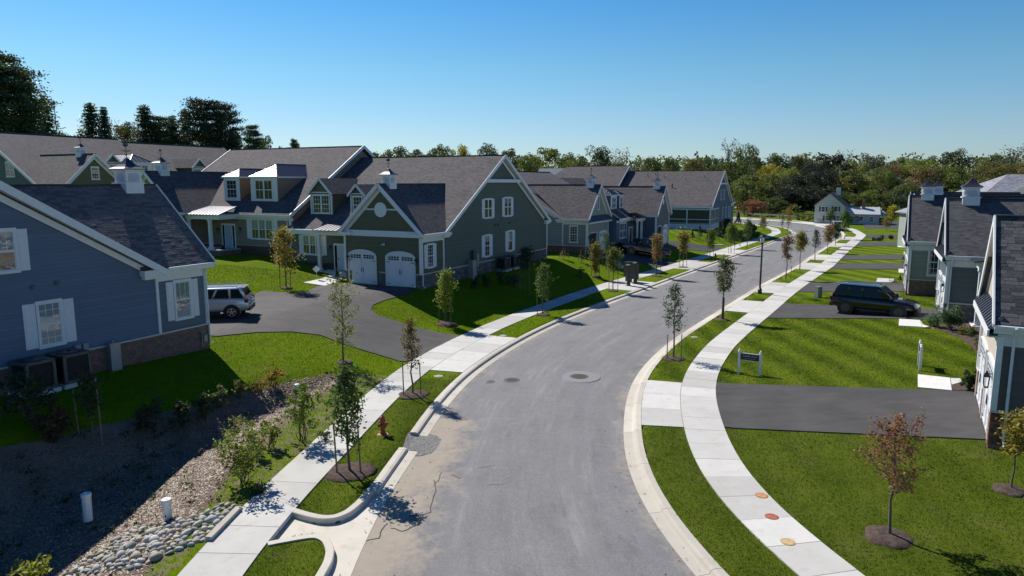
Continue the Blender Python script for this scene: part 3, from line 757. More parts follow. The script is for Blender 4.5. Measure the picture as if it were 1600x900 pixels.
def cupola(H, x, y, z, s_, trim=WHITE, vane=True):
    """louvred lantern on the ridge with a flared metal roof"""
    mb = MB(); b_ = s_ / 2
    mb.box((x - b_, y - b_, z - .75), (x + b_, y + b_, z + .02)); mb.box((x - b_ - .05, y - b_ - .05, z + .02), (x + b_ + .05, y + b_ + .05, z + .10))
    c = b_ * .88; h = s_ * .56
    mb.box((x - c, y - c, z + .10), (x + c, y + c, z + .10 + h)); mb.box((x - b_ - .06, y - b_ - .06, z + .10 + h), (x + b_ + .06, y + b_ + .06, z + .20 + h))
    C_ = H.part('cupola', mb, trim)
    for ax, sg in ((0, -1), (0, 1), (1, -1), (1, 1)):
        n = V3(sg, 0, 0) if ax == 0 else V3(0, sg, 0); t = V3(0, 1, 0) if ax == 0 else V3(1, 0, 0); o = V3(x, y, z + .15) + n * c
        l = MB(); w_ = c * .68; hh = h - .12
        arch = [(-w_, 0), (w_, 0)] + [(w_ * math.cos(a), hh * .62 + hh * .36 * math.sin(a)) for a in np.linspace(0, math.pi, 9)]
        l.face([o + t * p + n * .006 + Zu * q for p, q in arch])
        k = 7
        for i in range(k):
            zz = hh * .92 * (i + .5) / k; ww = w_ if zz < hh * .62 else w_ * math.sqrt(max(.05, 1 - ((zz - hh * .62) / (hh * .36)) ** 2))
            l.hexa([o + t * a + n * d + Zu * (zz + e) for a, d, e in ((-ww, .004, 0), (ww, .004, 0), (ww, .05, -.035), (-ww, .05, -.035), (-ww, .004, .02), (ww, .004, .02), (ww, .05, -.015), (-ww, .05, -.015))])
        H.part('louvre', l, SHUT, C_)
    r = MB(); zt = z + .20 + h; pr = [(1.16, 0), (1.12, .05), (.78, .20), (.50, .42), (.30, .66), (.16, .86), (.04, .98)]
    rb = b_ * 1.12; rh = s_ * .62; ring = []
    for rr, hh in pr: ring.append([(x + sx * rb * rr, y + sy * rb * rr, zt + rh * hh) for sx, sy in ((-1, -1), (1, -1), (1, 1), (-1, 1))])
    v = [p for q in ring for p in q]; f = [(4 * i + k, 4 * i + (k + 1) % 4, 4 * i + 4 + (k + 1) % 4, 4 * i + 4 + k) for i in range(len(pr) - 1) for k in range(4)] + [(3, 2, 1, 0), tuple(4 * len(pr) - 4 + k for k in range(4))]
    r.raw(v, f); H.part('cupola_roof', r, CUP_METAL, C_)
    if vane:
        m = MB(); t0 = zt + rh; m.tube([(x, y, t0 - .1), (x, y, t0 + .75)], .018, 5); m.bar((x - .3, y, t0 + .3), (x + .3, y, t0 + .3), .02, .02); m.bar((x, y - .3, t0 + .36), (x, y + .3, t0 + .36), .02, .02)
        m.prism([(x - .2, y + .0, t0 + .58), (x + .05, y, t0 + .52), (x + .22, y, t0 + .62), (x + .12, y, t0 + .78), (x + .02, y, t0 + .68), (x - .12, y, t0 + .8)], (0, .02, 0)); m.lathe((x, y, t0 + .12), [(.01, -.06), (.06, 0), (.01, .06)], 6)
        H.part('weathervane', m, BLACK, C_)
    return C_
def lantern(H, o, n):
    o, n = V3(*o), V3(*n); t = V3(-n.y, n.x, 0); mb = MB(); bb(mb, o, t, n, -.06, .06, -.12, .12, 0, .03); bb(mb, o, t, n, -.015, .015, .1, .13, 0, .18)
    c = o + n * .18; mb.lathe(c + Zu * .1, [(.13, -.1), (.13, -.06), (.05, .06), (.015, .12)], 4)
    for sx in (-1, 1):
        for sy in (-1, 1): mb.bar(c + V3(sx * .08, sy * .08, 0), c + V3(sx * .06, sy * .06, -.34), .018, .018)
    mb.lathe(c + Zu * -.34, [(.09, -.03), (.09, 0)], 4); return H.part('wall_lantern', mb, BLACK)
def garage_door(H, x, w_, h, y=0., arch=True, trim=WHITE, open_=False, face=None):
    """carriage-style door in the front wall (normal -y), x is its middle"""
    o, t, n = V3(x, y, 0), V3(1, 0, 0), V3(0, -1, 0); hw = w_ / 2; mb = MB(); rise_ = .42 if arch else 0; hs = h - rise_
    fr = MB()
    bb(fr, o, t, n, -hw - .12, -hw, 0, hs, -.02, .07); bb(fr, o, t, n, hw, hw + .12, 0, hs, -.02, .07)
    ang = np.linspace(0, math.pi, 13); pts = [(-hw * math.cos(a) , hs + rise_ * math.sin(a)) for a in ang]; pto = [(-(hw + .12) * math.cos(a), hs + (rise_ + .12) * math.sin(a)) for a in ang]
    for i in range(12):
        q = [pts[i], pts[i + 1], pto[i + 1], pto[i]]
        fr.prism([o + t * a + n * -.02 + Zu * b_ for a, b_ in q], n * .09)
    D_ = H.part('garage_door', fr, trim)
    if open_:
        m = MB(); m.face([o + t * a + n * .012 + Zu * b_ for a, b_ in [(-hw, 0), (hw, 0)] + pts[::-1]]); H.part('open_garage_shade', m, DARK, D_); return D_  # flat near-black sheet paints the shade inside the open garage
    m = MB(); m.prism([o + t * a + n * -.02 + Zu * b_ for a, b_ in [(-hw, 0), (hw, 0)] + pts[::-1]], n * .035)
    for z0, z1 in ((.06, h * .24), (h * .26, h * .48), (h * .50, h * .72)):       # raised sections
        for a, b_ in ((-hw + .05, -.03), (.03, hw - .05)): bb(m, o, t, n, a, b_, z0, z1, .015, .03)
    for sg in (-1, 1):                                                            # board frame and slanting brace of each leaf
        xa, xb = sorted((sg * .06, sg * (hw - .05)))
        for a in (xa, xb - .1): bb(m, o, t, n, a, a + .1, .05, h * .74, .03, .045)
        bb(m, o, t, n, xa, xb, .05, .16, .03, .044); bb(m, o, t, n, xa, xb, h * .66, h * .74, .03, .044)
        m.bar(o + t * (sg * .12) + n * .036 + Zu * (h * .64), o + t * (sg * (hw - .15)) + n * .036 + Zu * .18, .016, .10, up=tuple(t))
    H.part('door_leaf', m, DOOR_W, D_)
    for sg in (-1, 1):
        g, mu = MB(), MB(); xa, xb = sorted((sg * .12, sg * (hw - .14))); za, zb = h * .765, h * .90 if arch else h * .93
        P_ = lambda a, d, z: o + t * a + n * d + Zu * z
        g.face([P_(xa, .018, za), P_(xb, .018, za), P_(xb, .018, zb - (.1 if arch and sg > 0 else 0)), P_(xa, .018, zb - (.1 if arch and sg < 0 else 0))]); H.part('pane', g, CAR_GLASS, D_)
        for i in range(5): xx = xa + (xb - xa) * i / 4; bb(mu, o, t, n, xx - .02, xx + .02, za, zb - .02, .016, .03)
        for zz in (za, (za + zb) / 2 - .02, zb - .04): bb(mu, o, t, n, xa, xb, zz - .02, zz + .02, .016, .032)
        H.part('muntin', mu, DOOR_W, D_)
    k = MB()
    for sg in (-1, 1):
        bb(k, o, t, n, sg * .09 - .02, sg * .09 + .02, h * .36, h * .50, .045, .07)
        for zz in (.2, h * .70): xa, xb = sorted((sg * (hw - .02), sg * (hw - .34))); bb(k, o, t, n, xa, xb, zz, zz + .05, .046, .056)
    H.part('door_hardware', k, BLACK, D_); return D_
def shingle_field(H, name_parts, p0, eu, sv, Lu, Lv, m, clip=None, nparts=300, rank=None, exposure=.145, tab=.33, seed=1):
    """courses of separate laminated shingles on a roof plane: eave corner p0, eu along the eave, sv up the slope"""
    p0, eu, sv = V3(*p0), V3(*eu).normalized(), V3(*sv).normalized(); n = eu.cross(sv).normalized()
    if n.z < 0: n = -n
    rng = random.Random(seed); cells = []
    nr = int(Lv / exposure)
    for r in range(nr):
        x = -rng.uniform(0, tab)
        while x < Lu:
            w_ = tab * rng.uniform(.6, 1.35); a, b_ = max(0, x), min(Lu, x + w_ - .012); x += w_
            if b_ - a < .06: continue
            if clip and not clip((a + b_) / 2, (r + .5) * exposure): continue
            cells.append((r, a, b_, rng.choice((.001, .001, .004, .007))))
    def solid(mb, c):
        r, a, b_, h = c; s0, s1 = r * exposure, (r + 1.25) * exposure
        q = [p0 + eu * x + sv * s_ + n * z for x, s_, z in ((a, s0, .0), (b_, s0, .0), (b_, s1, -.004), (a, s1, -.004), (a, s0, h + .006), (b_, s0, h + .006), (b_, s1, .004), (a, s1, .004))]
        mb.hexa(q)
    if rank: cells.sort(key=lambda c: rank(c[1], c[0] * exposure))
    near, rest = cells[:nparts], cells[nparts:]
    for c in near:
        mb = MB(); solid(mb, c); H.part('shingle', mb, m[min(2, rng.randrange(4))])
    if rest:
        mb = MB()
        for c in rest: mb.m = min(2, rng.randrange(4)); solid(mb, c)
        o = H.part('shingles', mb, m); o['kind'] = 'stuff'
SH3 = [plain('shingle_%s' % k, c, .95, 0, .3, 14, spec=.2, bump=.5) for k, c in (('umber', (.155, .134, .132)), ('grey', (.125, .109, .111)), ('pale', (.185, .162, .158)))]
SHC = [plain('slate_shingle_%s' % k, c, .95, 0, .3, 14, spec=.2, bump=.5) for k, c in (('mid', (.085, .084, .092)), ('dark', (.062, .060, .066)), ('pale', (.12, .118, .125)))]

def shell(H, wall, trim, stone, W=17., ym=3.5, D=22.4, w=7.7, ze=4.45, roof=SHINGLE, sl=.603, sw=.954, wing=True, wing_roof=True, gable_far=False, zst=1.08,
          wing_wall=None, frieze=True, front_open=None, inner_gable=True, hip_far=False, y_wingback=None, plint=.62, ov=.38):
    """main block with a gable on its outer side (x = 0, ridge along x) and a gabled garage wing in front of it"""
    yr = ym + D / 2; zr = ze + .08 + sl * (D / 2 + .0); zw = ze - .12; rt = .2
    # walls
    mb = MB(); mb.prism([(0, ym, -.4), (0, ym + D, -.4), (0, ym + D, zw), (0, yr, zr - .42), (0, ym, zw)], (W, 0, 0)); H.part('wall', mb, wall)
    st = MB(); st.box((-.05, ym, -.5), (W + .02, ym + D + .05, zst)); H.part('stone_base', st, stone)
    cp = MB(); cp.box((-.09, ym + (0 if wing else -.09), zst), (W + .02, ym + D + .09, zst + .07)); H.part('base_cap', cp, CREAM)
    # roof
    z_f = lambda y: ze + .08 + sl * (y - ym)
    rf = MB(); y0, y1 = ym - ov, ym + D + ov; x0, x1 = -ov, W + (ov if gable_far else 0)
    xr = W - (D / 2 if hip_far else 0) * .55
    rf.slab([(x0, y0, z_f(y0)), (x1, y0, z_f(y0)), (xr if hip_far else x1, yr, zr), (x0, yr, zr)], rt)
    rf.slab([(x0, yr, zr - .003), (xr if hip_far else x1, yr, zr - .003), (x1, y1, z_f(y0)), (x0, y1, z_f(y0))], rt)
    if hip_far: rf.slab([(x1, y0, z_f(y0)), (x1, y1, z_f(y0)), (xr, yr, zr)], rt)
    rfo = H.part('roof', rf, roof)
    rc = MB(); rc.bar((x0 - .01, yr, zr + .0), (xr if hip_far else x1, yr, zr + .0), .26, .04); H.part('ridge_cap', rc, roof, rfo)
    def rakes(xa, sgn, dd, zz=0):
        m = MB()
        for ya, yb in ((y0, yr), (y1, yr)):
            m.bar((xa, ya, z_f(y0) - .13 + zz), (xa, yb, zr - .13 + zz), .05, .32)
        H.part('rake_board', m, trim)
        m = MB()
        for ya, yb in ((ym, yr), (ym + D, yr)):
            m.bar((xa + sgn * .20, ya, ze - .14), (xa + sgn * .20, yb, zr - rt - .07 - .06), ov - .06, .035)
        H.part('soffit', m, CREAM)
        m = MB()
        for ya, yb in ((ym + .1, yr), (ym + D - .1, yr)):
            m.bar((xa + sgn * (ov - .03), ya, ze - .34), (xa + sgn * (ov - .03), yb, zr - .60), .05, .26)
        H.part('frieze_board', m, trim)
    rakes(x0 - .026, 1, 0)
    # cornice returns and the little apex panel of the gable
    for ya, yb in ((ym - ov, ym + .85), (ym + D + ov, ym + D - .85)):
        m = MB(); m.box((-ov, min(ya, yb), ze - .34), (-.02, max(ya, yb), ze - .06)); m.box((-ov + .12, min(ya, yb) + .08, ze - .52), (-.02, max(ya, yb) - .08, ze - .34)); H.part('cornice_return', m, trim)
    for ya, yb in ((ym - ov, ym + .85), (ym + D + ov, ym + D - .85)):
        a, b_ = min(ya, yb), max(ya, yb); m = MB(); m.raw([(-ov - .03, a, ze - .057), (-ov - .03, b_, ze - .057), (-.01, b_, ze - .057), (-.01, a, ze - .057), (-.01, a, ze + .16), (-.01, b_, ze + .16)], [(0, 1, 5, 4), (0, 3, 2, 1), (0, 4, 3), (1, 2, 5), (2, 3, 4, 5)]); H.part('return_roof', m, roof)
    if inner_gable:
        zb = zr - 2.5; hw = (zr - zb) / sl - .5; m = MB(); m.box((-.36, yr - hw, zb - .2), (-.02, yr + hw, zb + .12)); H.part('gable_beam', m, trim)
    # eave fascia, gutter
    m = MB(); xs = w + ov if wing else 0
    m.box((xs, y0 - .03, z_f(y0) - .34), (x1, y0, z_f(y0) - .04)); m.box((xs, y0, z_f(y0) - .36), (x1, ym, z_f(y0) - .33)); m.box((xs, ym - .035, ze - .75), (x1, ym - .001, ze - .40)); H.part('fascia', m, trim)
    m = MB(); m.box((-.0, y1, z_f(y0) - .34), (x1, y1 + .03, z_f(y0) - .04)); H.part('fascia', m, trim)
    m = MB(); m.box((xs, y0 - .14, z_f(y0) - .16), (x1, y0 - .032, z_f(y0) - .05)); H.part('gutter', m, WHITE)
    corner(H, .02, ym + D, zst + .07, ze - .4, trim)
    if wing:
        ww = wing_wall or wall; zg = ze + sw * (w / 2 + ov) + .02; xm = w / 2; yb = ym + 6.6 if y_wingback is None else y_wingback
        mb = MB(); mb.prism([(.004, 0, -.4), (w, 0, -.4), (w, 0, zw), (xm, 0, zg - .5), (.004, 0, zw)], (0, ym + 3.2, 0)); H.part('garage_wall', mb, ww)
        pl = plint
        for a, b_ in ((0, pl), (w / 2 - pl * .44, w / 2 + pl * .44), (w - pl, w)):
            st = MB(); st.box((a - (.055 if a == 0 else 0), -.05, -.5), (b_ + (.055 if b_ == w else 0), .3, zst)); P_ = H.part('pillar', st, stone)
            cp = MB(); cp.box((a - (.09 if a == 0 else .03), -.09, zst), (b_ + (.09 if b_ == w else .03), .3, zst + .07)); H.part('pillar_cap', cp, CREAM, P_)
        for a, b_ in ((-.055, .2), (w - .2, w + .055)):
            st = MB(); st.box((a, .302, -.5), (b_, ym, zst)); P_ = H.part('stone_base', st, stone); cp = MB(); cp.box((a - .035, .302, zst), (b_ + .035, ym, zst + .07)); H.part('base_cap', cp, CREAM, P_)
        if wing_roof:
            r = MB(); zo = ze + .02
            yv = lambda z: ym + (z - ze - .08) / sl
            r.slab([(-ov, -ov, zo), (xm, -ov, zg), (xm, yb, zg), (-ov, yv(zo), zo)], .18)
            r.slab([(xm, -ov, zg - .003), (w + ov, -ov, zo - .003), (w + ov, yv(zo), zo - .003), (xm, yb, zg - .003)], .18)
            ro = H.part('garage_roof', r, roof); rc = MB(); rc.bar((xm, -ov - .01, zg + .0), (xm, yb, zg + .0), .24, .04); H.part('ridge_cap', rc, roof, ro)
            m = MB(); m.bar((-ov, -ov - .026, zo - .10), (xm, -ov - .026, zg - .10), .05, .30); m.bar((w + ov, -ov - .026, zo - .10), (xm, -ov - .026, zg - .10), .05, .30); H.part('rake_board', m, trim)
            m = MB(); m.bar((-.1, -.19, zo - .02), (xm, -.19, zg - .30), ov - .06, .035); m.bar((w + .1, -.19, zo - .02), (xm, -.19, zg - .30), ov - .06, .035); H.part('soffit', m, CREAM)
            m = MB(); m.bar((-.02, -.03, ze - .10), (xm, -.03, zg - .48), .05, .24); m.bar((w + .02, -.03, ze - .10), (xm, -.03, zg - .48), .05, .24); H.part('frieze_board', m, trim)
            m = MB(); m.box((-ov - .03, -ov, zo - .30), (-ov, ym - ov - .05, zo - .03)); m.box((-ov, -ov, zo - .32), (-.0, ym - ov, zo - .29)); H.part('fascia', m, trim); m = MB(); m.box((w + ov, -ov, zo - .30), (w + ov + .03, ym - ov - .16, zo - .03)); m.box((w, -ov, zo - .32), (w + ov, ym - ov, zo - .29)); H.part('fascia', m, trim)
            m = MB(); m.box((-.035, .0, ze - .72), (0.001, ym, ze - .34)); H.part('frieze_board', m, trim)
            g = MB(); g.box((-ov - .14, -ov, zo - .15), (-ov - .032, ym - ov, zo - .04)); H.part('gutter', g, WHITE)
        if frieze:
            m = MB(); m.box((-.0, -.05, ze - .34), (w, -.002, ze + .16)); m.box((-ov, -ov, ze - .30), (.8, -.05, ze - .02)); m.box((w - .8, -ov, ze - .30), (w + ov, -.05, ze - .02)); H.part('frieze_board', m, trim)
        for x in (.0, w): corner(H, x, .0, zst + .07, ze - .34, trim, .09)
        corner(H, .0, ym, zst + .07, ze - .52, trim, .07)
        return dict(zr=zr, yr=yr, zg=zg, z_f=z_f, yb=yb)
    return dict(zr=zr, yr=yr, z_f=z_f)
def gable_dormer(H, xc, wd, yf, zb, zt, sl, z_f, wall, trim, units=1, roof=SHINGLE, rise_=1.0):
    """gabled dormer: face at y = yf, between heights zb and zt"""
    hw = wd / 2; yb = lambda z: yf + (z - z_f(yf)) / sl; za = zt + hw * rise_
    mb = MB(); mb.prism([(xc - hw, yf, zb), (xc + hw, yf, zb), (xc + hw, yf, zt), (xc, yf, za), (xc - hw, yf, zt)], (0, yb(zt) - yf + .3, 0)); D_ = H.part('dormer', mb, wall)
    o = .25; r = MB()
    e = zt - o * rise_ + .1; r.slab([(xc - hw - o, yf - .25, e), (xc, yf - .25, za + .1), (xc, yb(za), za + .1), (xc - hw - o, yb(e), e)], .12); r.slab([(xc + hw + o, yf - .25, e), (xc, yf - .25, za + .097), (xc, yb(za), za + .097), (xc + hw + o, yb(e), e)], .12)
    H.part('dormer_roof', r, roof, D_)
    m = MB(); m.bar((xc - hw - o, yf - .27, e - .06), (xc, yf - .27, za + .04), .04, .22); m.bar((xc + hw + o, yf - .27, e - .06), (xc, yf - .27, za + .04), .04, .22)
    m.box((xc - hw - .06, yf - .04, zb), (xc - hw + .08, yf + .1, zt)); m.box((xc + hw - .08, yf - .04, zb), (xc + hw + .06, yf + .1, zt)); m.box((xc - hw - .0, yf - .03, zt - .05), (xc + hw, yf - .002, zt + .05)); H.part('dormer_trim', m, trim, D_)
    window(H, (xc, yf, zb + .25), (1, 0, 0), (0, -1, 0), wd - .55, zt - zb - .55, units, 3, 2)
def hip_dormer(H, xc, wd, yf, zb, zt, sl, z_f, wall, trim, units=2, metal=ROOF_METAL, white_face=True):
    hw = wd / 2; yb = lambda z: yf + (z - z_f(yf)) / sl; o = .22; zp = zt + (hw + o) * .62
    mb = MB(); mb.prism([(xc - hw, yf, zb), (xc - hw, yf, zt), (xc - hw, yb(zt) + .2, zt), (xc - hw, yf + .01, zb)], (wd, 0, 0)); D_ = H.part('dormer', mb, wall)
    fc = MB(); fc.box((xc - hw, yf - .03, zb), (xc + hw, yf - .002, zt)); H.part('dormer_face', fc, trim if white_face else wall, D_)
    r = MB(); yfr = yf - o; yp = yfr + hw + o
    A_, B_, C_ = V3(xc - hw - o, yfr, zt), V3(xc + hw + o, yfr, zt), V3(xc, yp, zp); E_, F_, G_ = V3(xc - hw - o, yb(zt), zt), V3(xc + hw + o, yb(zt), zt), V3(xc, yb(zp), zp)
    r.face([A_, B_, C_]); r.face([B_, F_, G_, C_]); r.face([E_, A_, C_, G_]); r.face([A_, E_, F_, B_]); ro = H.part('dormer_roof', r, metal, D_)
    s_ = MB()                                                               # raised seams
    for a, b_, c, d, k in ((A_, C_, B_, C_, 0), ):
        for i in range(1, 6):
            x = xc - hw - o + (wd + 2 * o) * i / 6; t = 1 - abs(x - xc) / (hw + o); s_.bar((x, yfr, zt + .02), (x, yfr + t * (yp - yfr), zt + t * (zp - zt) + .02), .03, .05)
    n_ = max(3, int((yb(zp) - yfr) / .42))
    for sg in (-1, 1):
        for i in range(1, n_):
            y = yfr + (yb(zp) - yfr) * i / n_
            t = min(1, (y - yfr) / (yp - yfr)) ; z0 = zt if y < yb(zt) else z_f(y) ; t0 = (z0 - zt) / (zp - zt)
            if t > t0 + .02: s_.bar((xc + sg * (hw + o) * (1 - t0), y, z0 + .02), (xc + sg * (hw + o) * (1 - t), y, zt + (zp - zt) * t + .02), .03, .05)
    for p, q in ((A_, C_), (B_, C_), (C_, G_)): s_.bar(p + Zu * .02, q + Zu * .02, .08, .05)
    H.part('roof_seam', s_, metal, ro)
    m = MB(); m.box((xc - hw - o, yfr, zt - .16), (xc + hw + o, yfr + .03, zt - .004)); m.box((xc - hw - o, yfr + .03, zt - .16), (xc - hw - o + .03, yb(zt), zt - .004)); m.box((xc + hw + o - .03, yfr + .03, zt - .16), (xc + hw + o, yb(zt), zt - .004)); m.box((xc - hw - o + .03, yfr + .03, zt - .16), (xc + hw + o - .03, yf, zt - .13)); H.part('fascia', m, trim, D_)
    window(H, (xc, yf - .03, zb + .32), (1, 0, 0), (0, -1, 0), wd * .62, zt - zb - .72, units, 2 if units > 1 else 3, 2 if units == 1 else 1)
def column(H, x, y, z0, z1, trim, s_=.2):
    m = MB(); m.box((x - s_ / 2, y - s_ / 2, z0), (x + s_ / 2, y + s_ / 2, z1)); m.box((x - s_ * .75, y - s_ * .75, z0), (x + s_ * .75, y + s_ * .75, z0 + .25)); m.box((x - s_ * .7, y - s_ * .7, z1 - .14), (x + s_ * .7, y + s_ * .7, z1)); H.part('porch_column', m, trim)
def entry_door(H, x, y, z, trim, col):
    m = MB(); o, t, n = V3(x, y, z), V3(1, 0, 0), V3(0, -1, 0)
    for a, b_ in ((-.95, -.85), (-.55, -.47), (.47, .55), (.85, .95)): bb(m, o, t, n, a, b_, 0, 2.3, 0, .07)
    bb(m, o, t, n, -.95, .95, 2.3, 2.48, 0, .08); D_ = H.part('entry_frame', m, trim)
    l = MB(); bb(l, o, t, n, -.47, .47, .02, 2.3, 0, .04)
    for z0, z1 in ((.2, .9), (1.05, 2.1)):
        for a, b_ in ((-.38, -.05), (.05, .38)): bb(l, o, t, n, a, b_, z0, z1, .04, .05)
    H.part('door', l, col, D_)
    for a, b_ in ((-.85, -.55), (.55, .85)): g = MB(); g.face([o + t * p + n * .02 + Zu * q for p, q in ((a, .3), (b_, .3), (b_, 2.3), (a, 2.3))]); H.part('sidelight', g, CAR_GLASS, D_)
    k = MB(); bb(k, o, t, n, .36, .40, .95, 1.15, .05, .09); H.part('handle', k, BLACK, D_)
def metal_apron(H, x0, x1, yf, yb, zf, zb, m=ROOF_METAL, hipped=True):
    """low standing-seam porch roof"""
    r = MB(); d = .5 if hipped else 0
    r.slab([(x0, yf, zf), (x1, yf, zf), (x1 - d, yb, zb), (x0 + d, yb, zb)], .06)
    ro = H.part('porch_roof', r, m); s_ = MB(); n_ = max(3, int((x1 - x0) / .42))
    for i in range(n_ + 1):
        t = i / n_; s_.bar((x0 + (x1 - x0) * t, yf, zf + .015), (x0 + d + (x1 - x0 - 2 * d) * t, yb, zb + .015), .03, .05)
    H.part('roof_seam', s_, m, ro)
def ac_unit(name, label, loc, rz, s_=.85, h=.95, group=None):
    T = thing(name, label, 'air conditioner', loc, rz, group); m = MB(); b_ = s_ / 2
    for sx in (-1, 1):
        for sy in (-1, 1): m.box((sx * b_ - .05, sy * b_ - .05, .12), (sx * b_ + .05, sy * b_ + .05, h + .1))
    m.box((-b_ - .05, -b_ - .05, h + .03), (b_ + .05, b_ + .05, h + .12)); m.box((-b_ - .05, -b_ - .05, .10), (b_ + .05, b_ + .05, .2)); m.build('casing', plain('ac_grey', (.11, .11, .105), .5, .2), T)
    g = MB()
    for i in range(14):
        z = .22 + (h - .2) * i / 14
        for a, q in ((-b_, 0), (b_, 0)): g.box((a - .012, -b_ + .05, z), (a + .012, b_ - .05, z + .02)); g.box((-b_ + .05, a - .012, z), (b_ - .05, a + .012, z + .02))
    g.build('grille', plain('ac_grille', (.05, .05, .05), .5), T)
    c = MB(); c.box((-b_ + .06, -b_ + .06, .12), (b_ - .06, b_ - .06, h)); c.build('coil', DARK, T)
    f = MB(); f.lathe((0, 0, h + .12), [(b_ * .85, 0), (b_ * .85, .03), (b_ * .2, .05), (b_ * .2, .01)], 16)
    f.build('fan_guard', BLACK, T); p = MB(); p.box((-b_ - .12, -b_ - .12, -.05), (b_ + .12, b_ + .12, .10)); p.build('pad', CONC, T)
    return T
def wall_box(H, o, t, n, w_, h, d, name, m):
    mb = MB(); bb(mb, V3(*o), V3(*t), V3(*n), -w_ / 2, w_ / 2, 0, h, 0, d); bb(mb, V3(*o), V3(*t), V3(*n), -w_ / 2 + .03, w_ / 2 - .03, .04, h - .04, d, d + .015); return H.part(name, mb, m)
OUT, LT = (-1, 0, 0), (0, 1, 0)                      # outward and along, on the outer gable wall
FT, FO = (1, 0, 0), (0, -1, 0)                       # along and outward, on the front

# --- blue house, its gable wall towards the street, front turned away
A_COL = siding('slate_blue_siding', (.120, .155, .220))
A0 = ab(25.75, 30.8)
HA = House('blue_house', 'slate blue house in shade with brick base and white shutters, facing away', 'house', (A0[0], A0[1], 0), math.pi - TH, 1)
ga = shell(HA, A_COL, WHITE, BRICK, W=15, ym=2.85, D=22.4, roof=SHINGLE, wing_roof=True)
window(HA, (1.42, 0, 0), LT, OUT, .1, .1) if False else None
window(HA, (0, 1.40, 1.72), LT, OUT, .86, 1.85, 1, 3, 1, .40, blind=1.0, grid_low=False)
window(HA, (0, 8.05, 1.70), LT, OUT, .90, 1.80, 1, 3, 3, .50, blind=1.0)
window(HA, (0, 10.1, 5.05), LT, OUT, 1.9, 1.6, 2, 3, 1, .42, blind=.55, grid_low=False)
downspout(HA, -.06, -.02, .05, 4.2, -.9, .1)
for y, z in ((8.6, 4.15), (7.6, 4.2)):
    m = MB(); bb(m, V3(0, y, z), V3(*LT), V3(*OUT), -.1, .1, 0, .2, 0, .06); m.lathe((-.06, y, z + .1), [(.07, -.06), (.07, 0)], 10, 'x'); HA.part('wall_vent', m, plain('blue_vent', (.10, .13, .17)))
for y in (7.05, 6.7): wall_box(HA, (-.06, y, .62), LT, OUT, .26, .85, .12, 'meter_box', plain('meter_grey', (.30, .31, .33), .5))
m = MB(); m.box((-.42, 5.25, -.2), (-.06, 5.75, 1.25)); m.tube([(-.25, 5.5, 1.2), (-.25, 5.5, 1.35)], .06, 8); HA.part('conduit_cabinet', m, GALV)
m = MB(); m.tube([(-.2, .55, .0), (-.2, .55, .75), (-.06, .55, .75)], .03, 6); m.box((-.3, .28, .25), (-.1, .48, .6)); m.tube([(-.2, .38, .6), (-.2, .38, .8), (-.2, .55, .8)], .025, 6); HA.part('gas_meter', m, GALV)
cupola(HA, 3.85, 1.15, ga['zg'], 1.02)
zo = 4.45 + .02; sgn = V3(7.7 / 2 + .38, 0, ga['zg'] - zo).normalized(); Lsl = math.hypot(7.7 / 2 + .38, ga['zg'] - zo)
yv = lambda z: 2.85 + (z - 4.53) / .603
shingle_field(HA, '', (-.38, -.40, zo + .002), (0, 1, 0), tuple(sgn), 10.2, Lsl - .05, SH3, clip=lambda x, s: x < yv(zo + s * sgn.z) + .35, nparts=300, rank=lambda x, s: s, exposure=.15, tab=.36)

# --- green house and, joined to it, the tan one; both face the court
B_COL = siding('forest_green_siding', (.102, .118, .082))
B0 = ab(47.6, 31.62)
HB = House('green_house', 'dark green house with two white arched garage doors and a round gable vent', 'house', (B0[0], B0[1], 0), -TH, -1)
gb = shell(HB, B_COL, WHITE, STONE, W=17.2, roof=SHINGLE)
garage_door(HB, 5.92, 2.75, 2.85); garage_door(HB, 2.0, 2.75, 2.85)
m = MB(); m.lathe((3.85, -.04, 6.35), [(.0, .06), (.55, .06), (.62, .03), (.62, -.04)], 20, 'y')
HB.part('round_vent', m, WHITE)
m = MB(); m.box((1.75, -.03, 6.32), (3.25, -.002, 6.44)); HB.part('gable_band', m, WHITE); m = MB(); m.box((4.45, -.03, 6.32), (5.95, -.002, 6.44)); HB.part('gable_band', m, WHITE)
m = MB(); bb(m, V3(3.6, 0, 3.45), V3(*FT), V3(*FO), -.06, .06, 0, .12, 0, .1); m.lathe((3.5, -.14, 3.45), [(.05, -.1), (.07, 0)], 8, 'y'); m.lathe((3.72, -.14, 3.45), [(.05, -.1), (.07, 0)], 8, 'y'); HB.part('flood_light', m, WHITE)
lantern(HB, (.38, 0, 2.25), FO); lantern(HB, (7.35, 0, 2.25), FO)
window(HB, (0, 1.45, 1.62), LT, OUT, .82, 1.85, 1, 3, 3, .40)
window(HB, (0, 11.75, 5.28), LT, OUT, 1.45, 1.70, 2, 1, 1, .42); window(HB, (0, 15.95, 5.28), LT, OUT, 1.45, 1.75, 2, 1, 1, .42, blind=.3)
window(HB, (0, 11.5, 1.6), LT, OUT, .92, 1.95, 1, 2, 2, .52, blind=.3); window(HB, (0, 16.5, 1.7), LT, OUT, .95, 1.95, 1, 1, 1, .52, blind=.5)
downspout(HB, -.06, .1, .0, 4.2, -1, .0); downspout(HB, 0, 25.8, .2, 4.2, -1, .0)
for y, z in ((13.2, 4.35), (13.8, 4.35), (16.3, 4.4)):
    m = MB(); bb(m, V3(0, y, z), V3(*LT), V3(*OUT), -.1, .1, 0, .2, 0, .08); HB.part('wall_vent', m, plain('green_vent', (.05, .06, .05)))
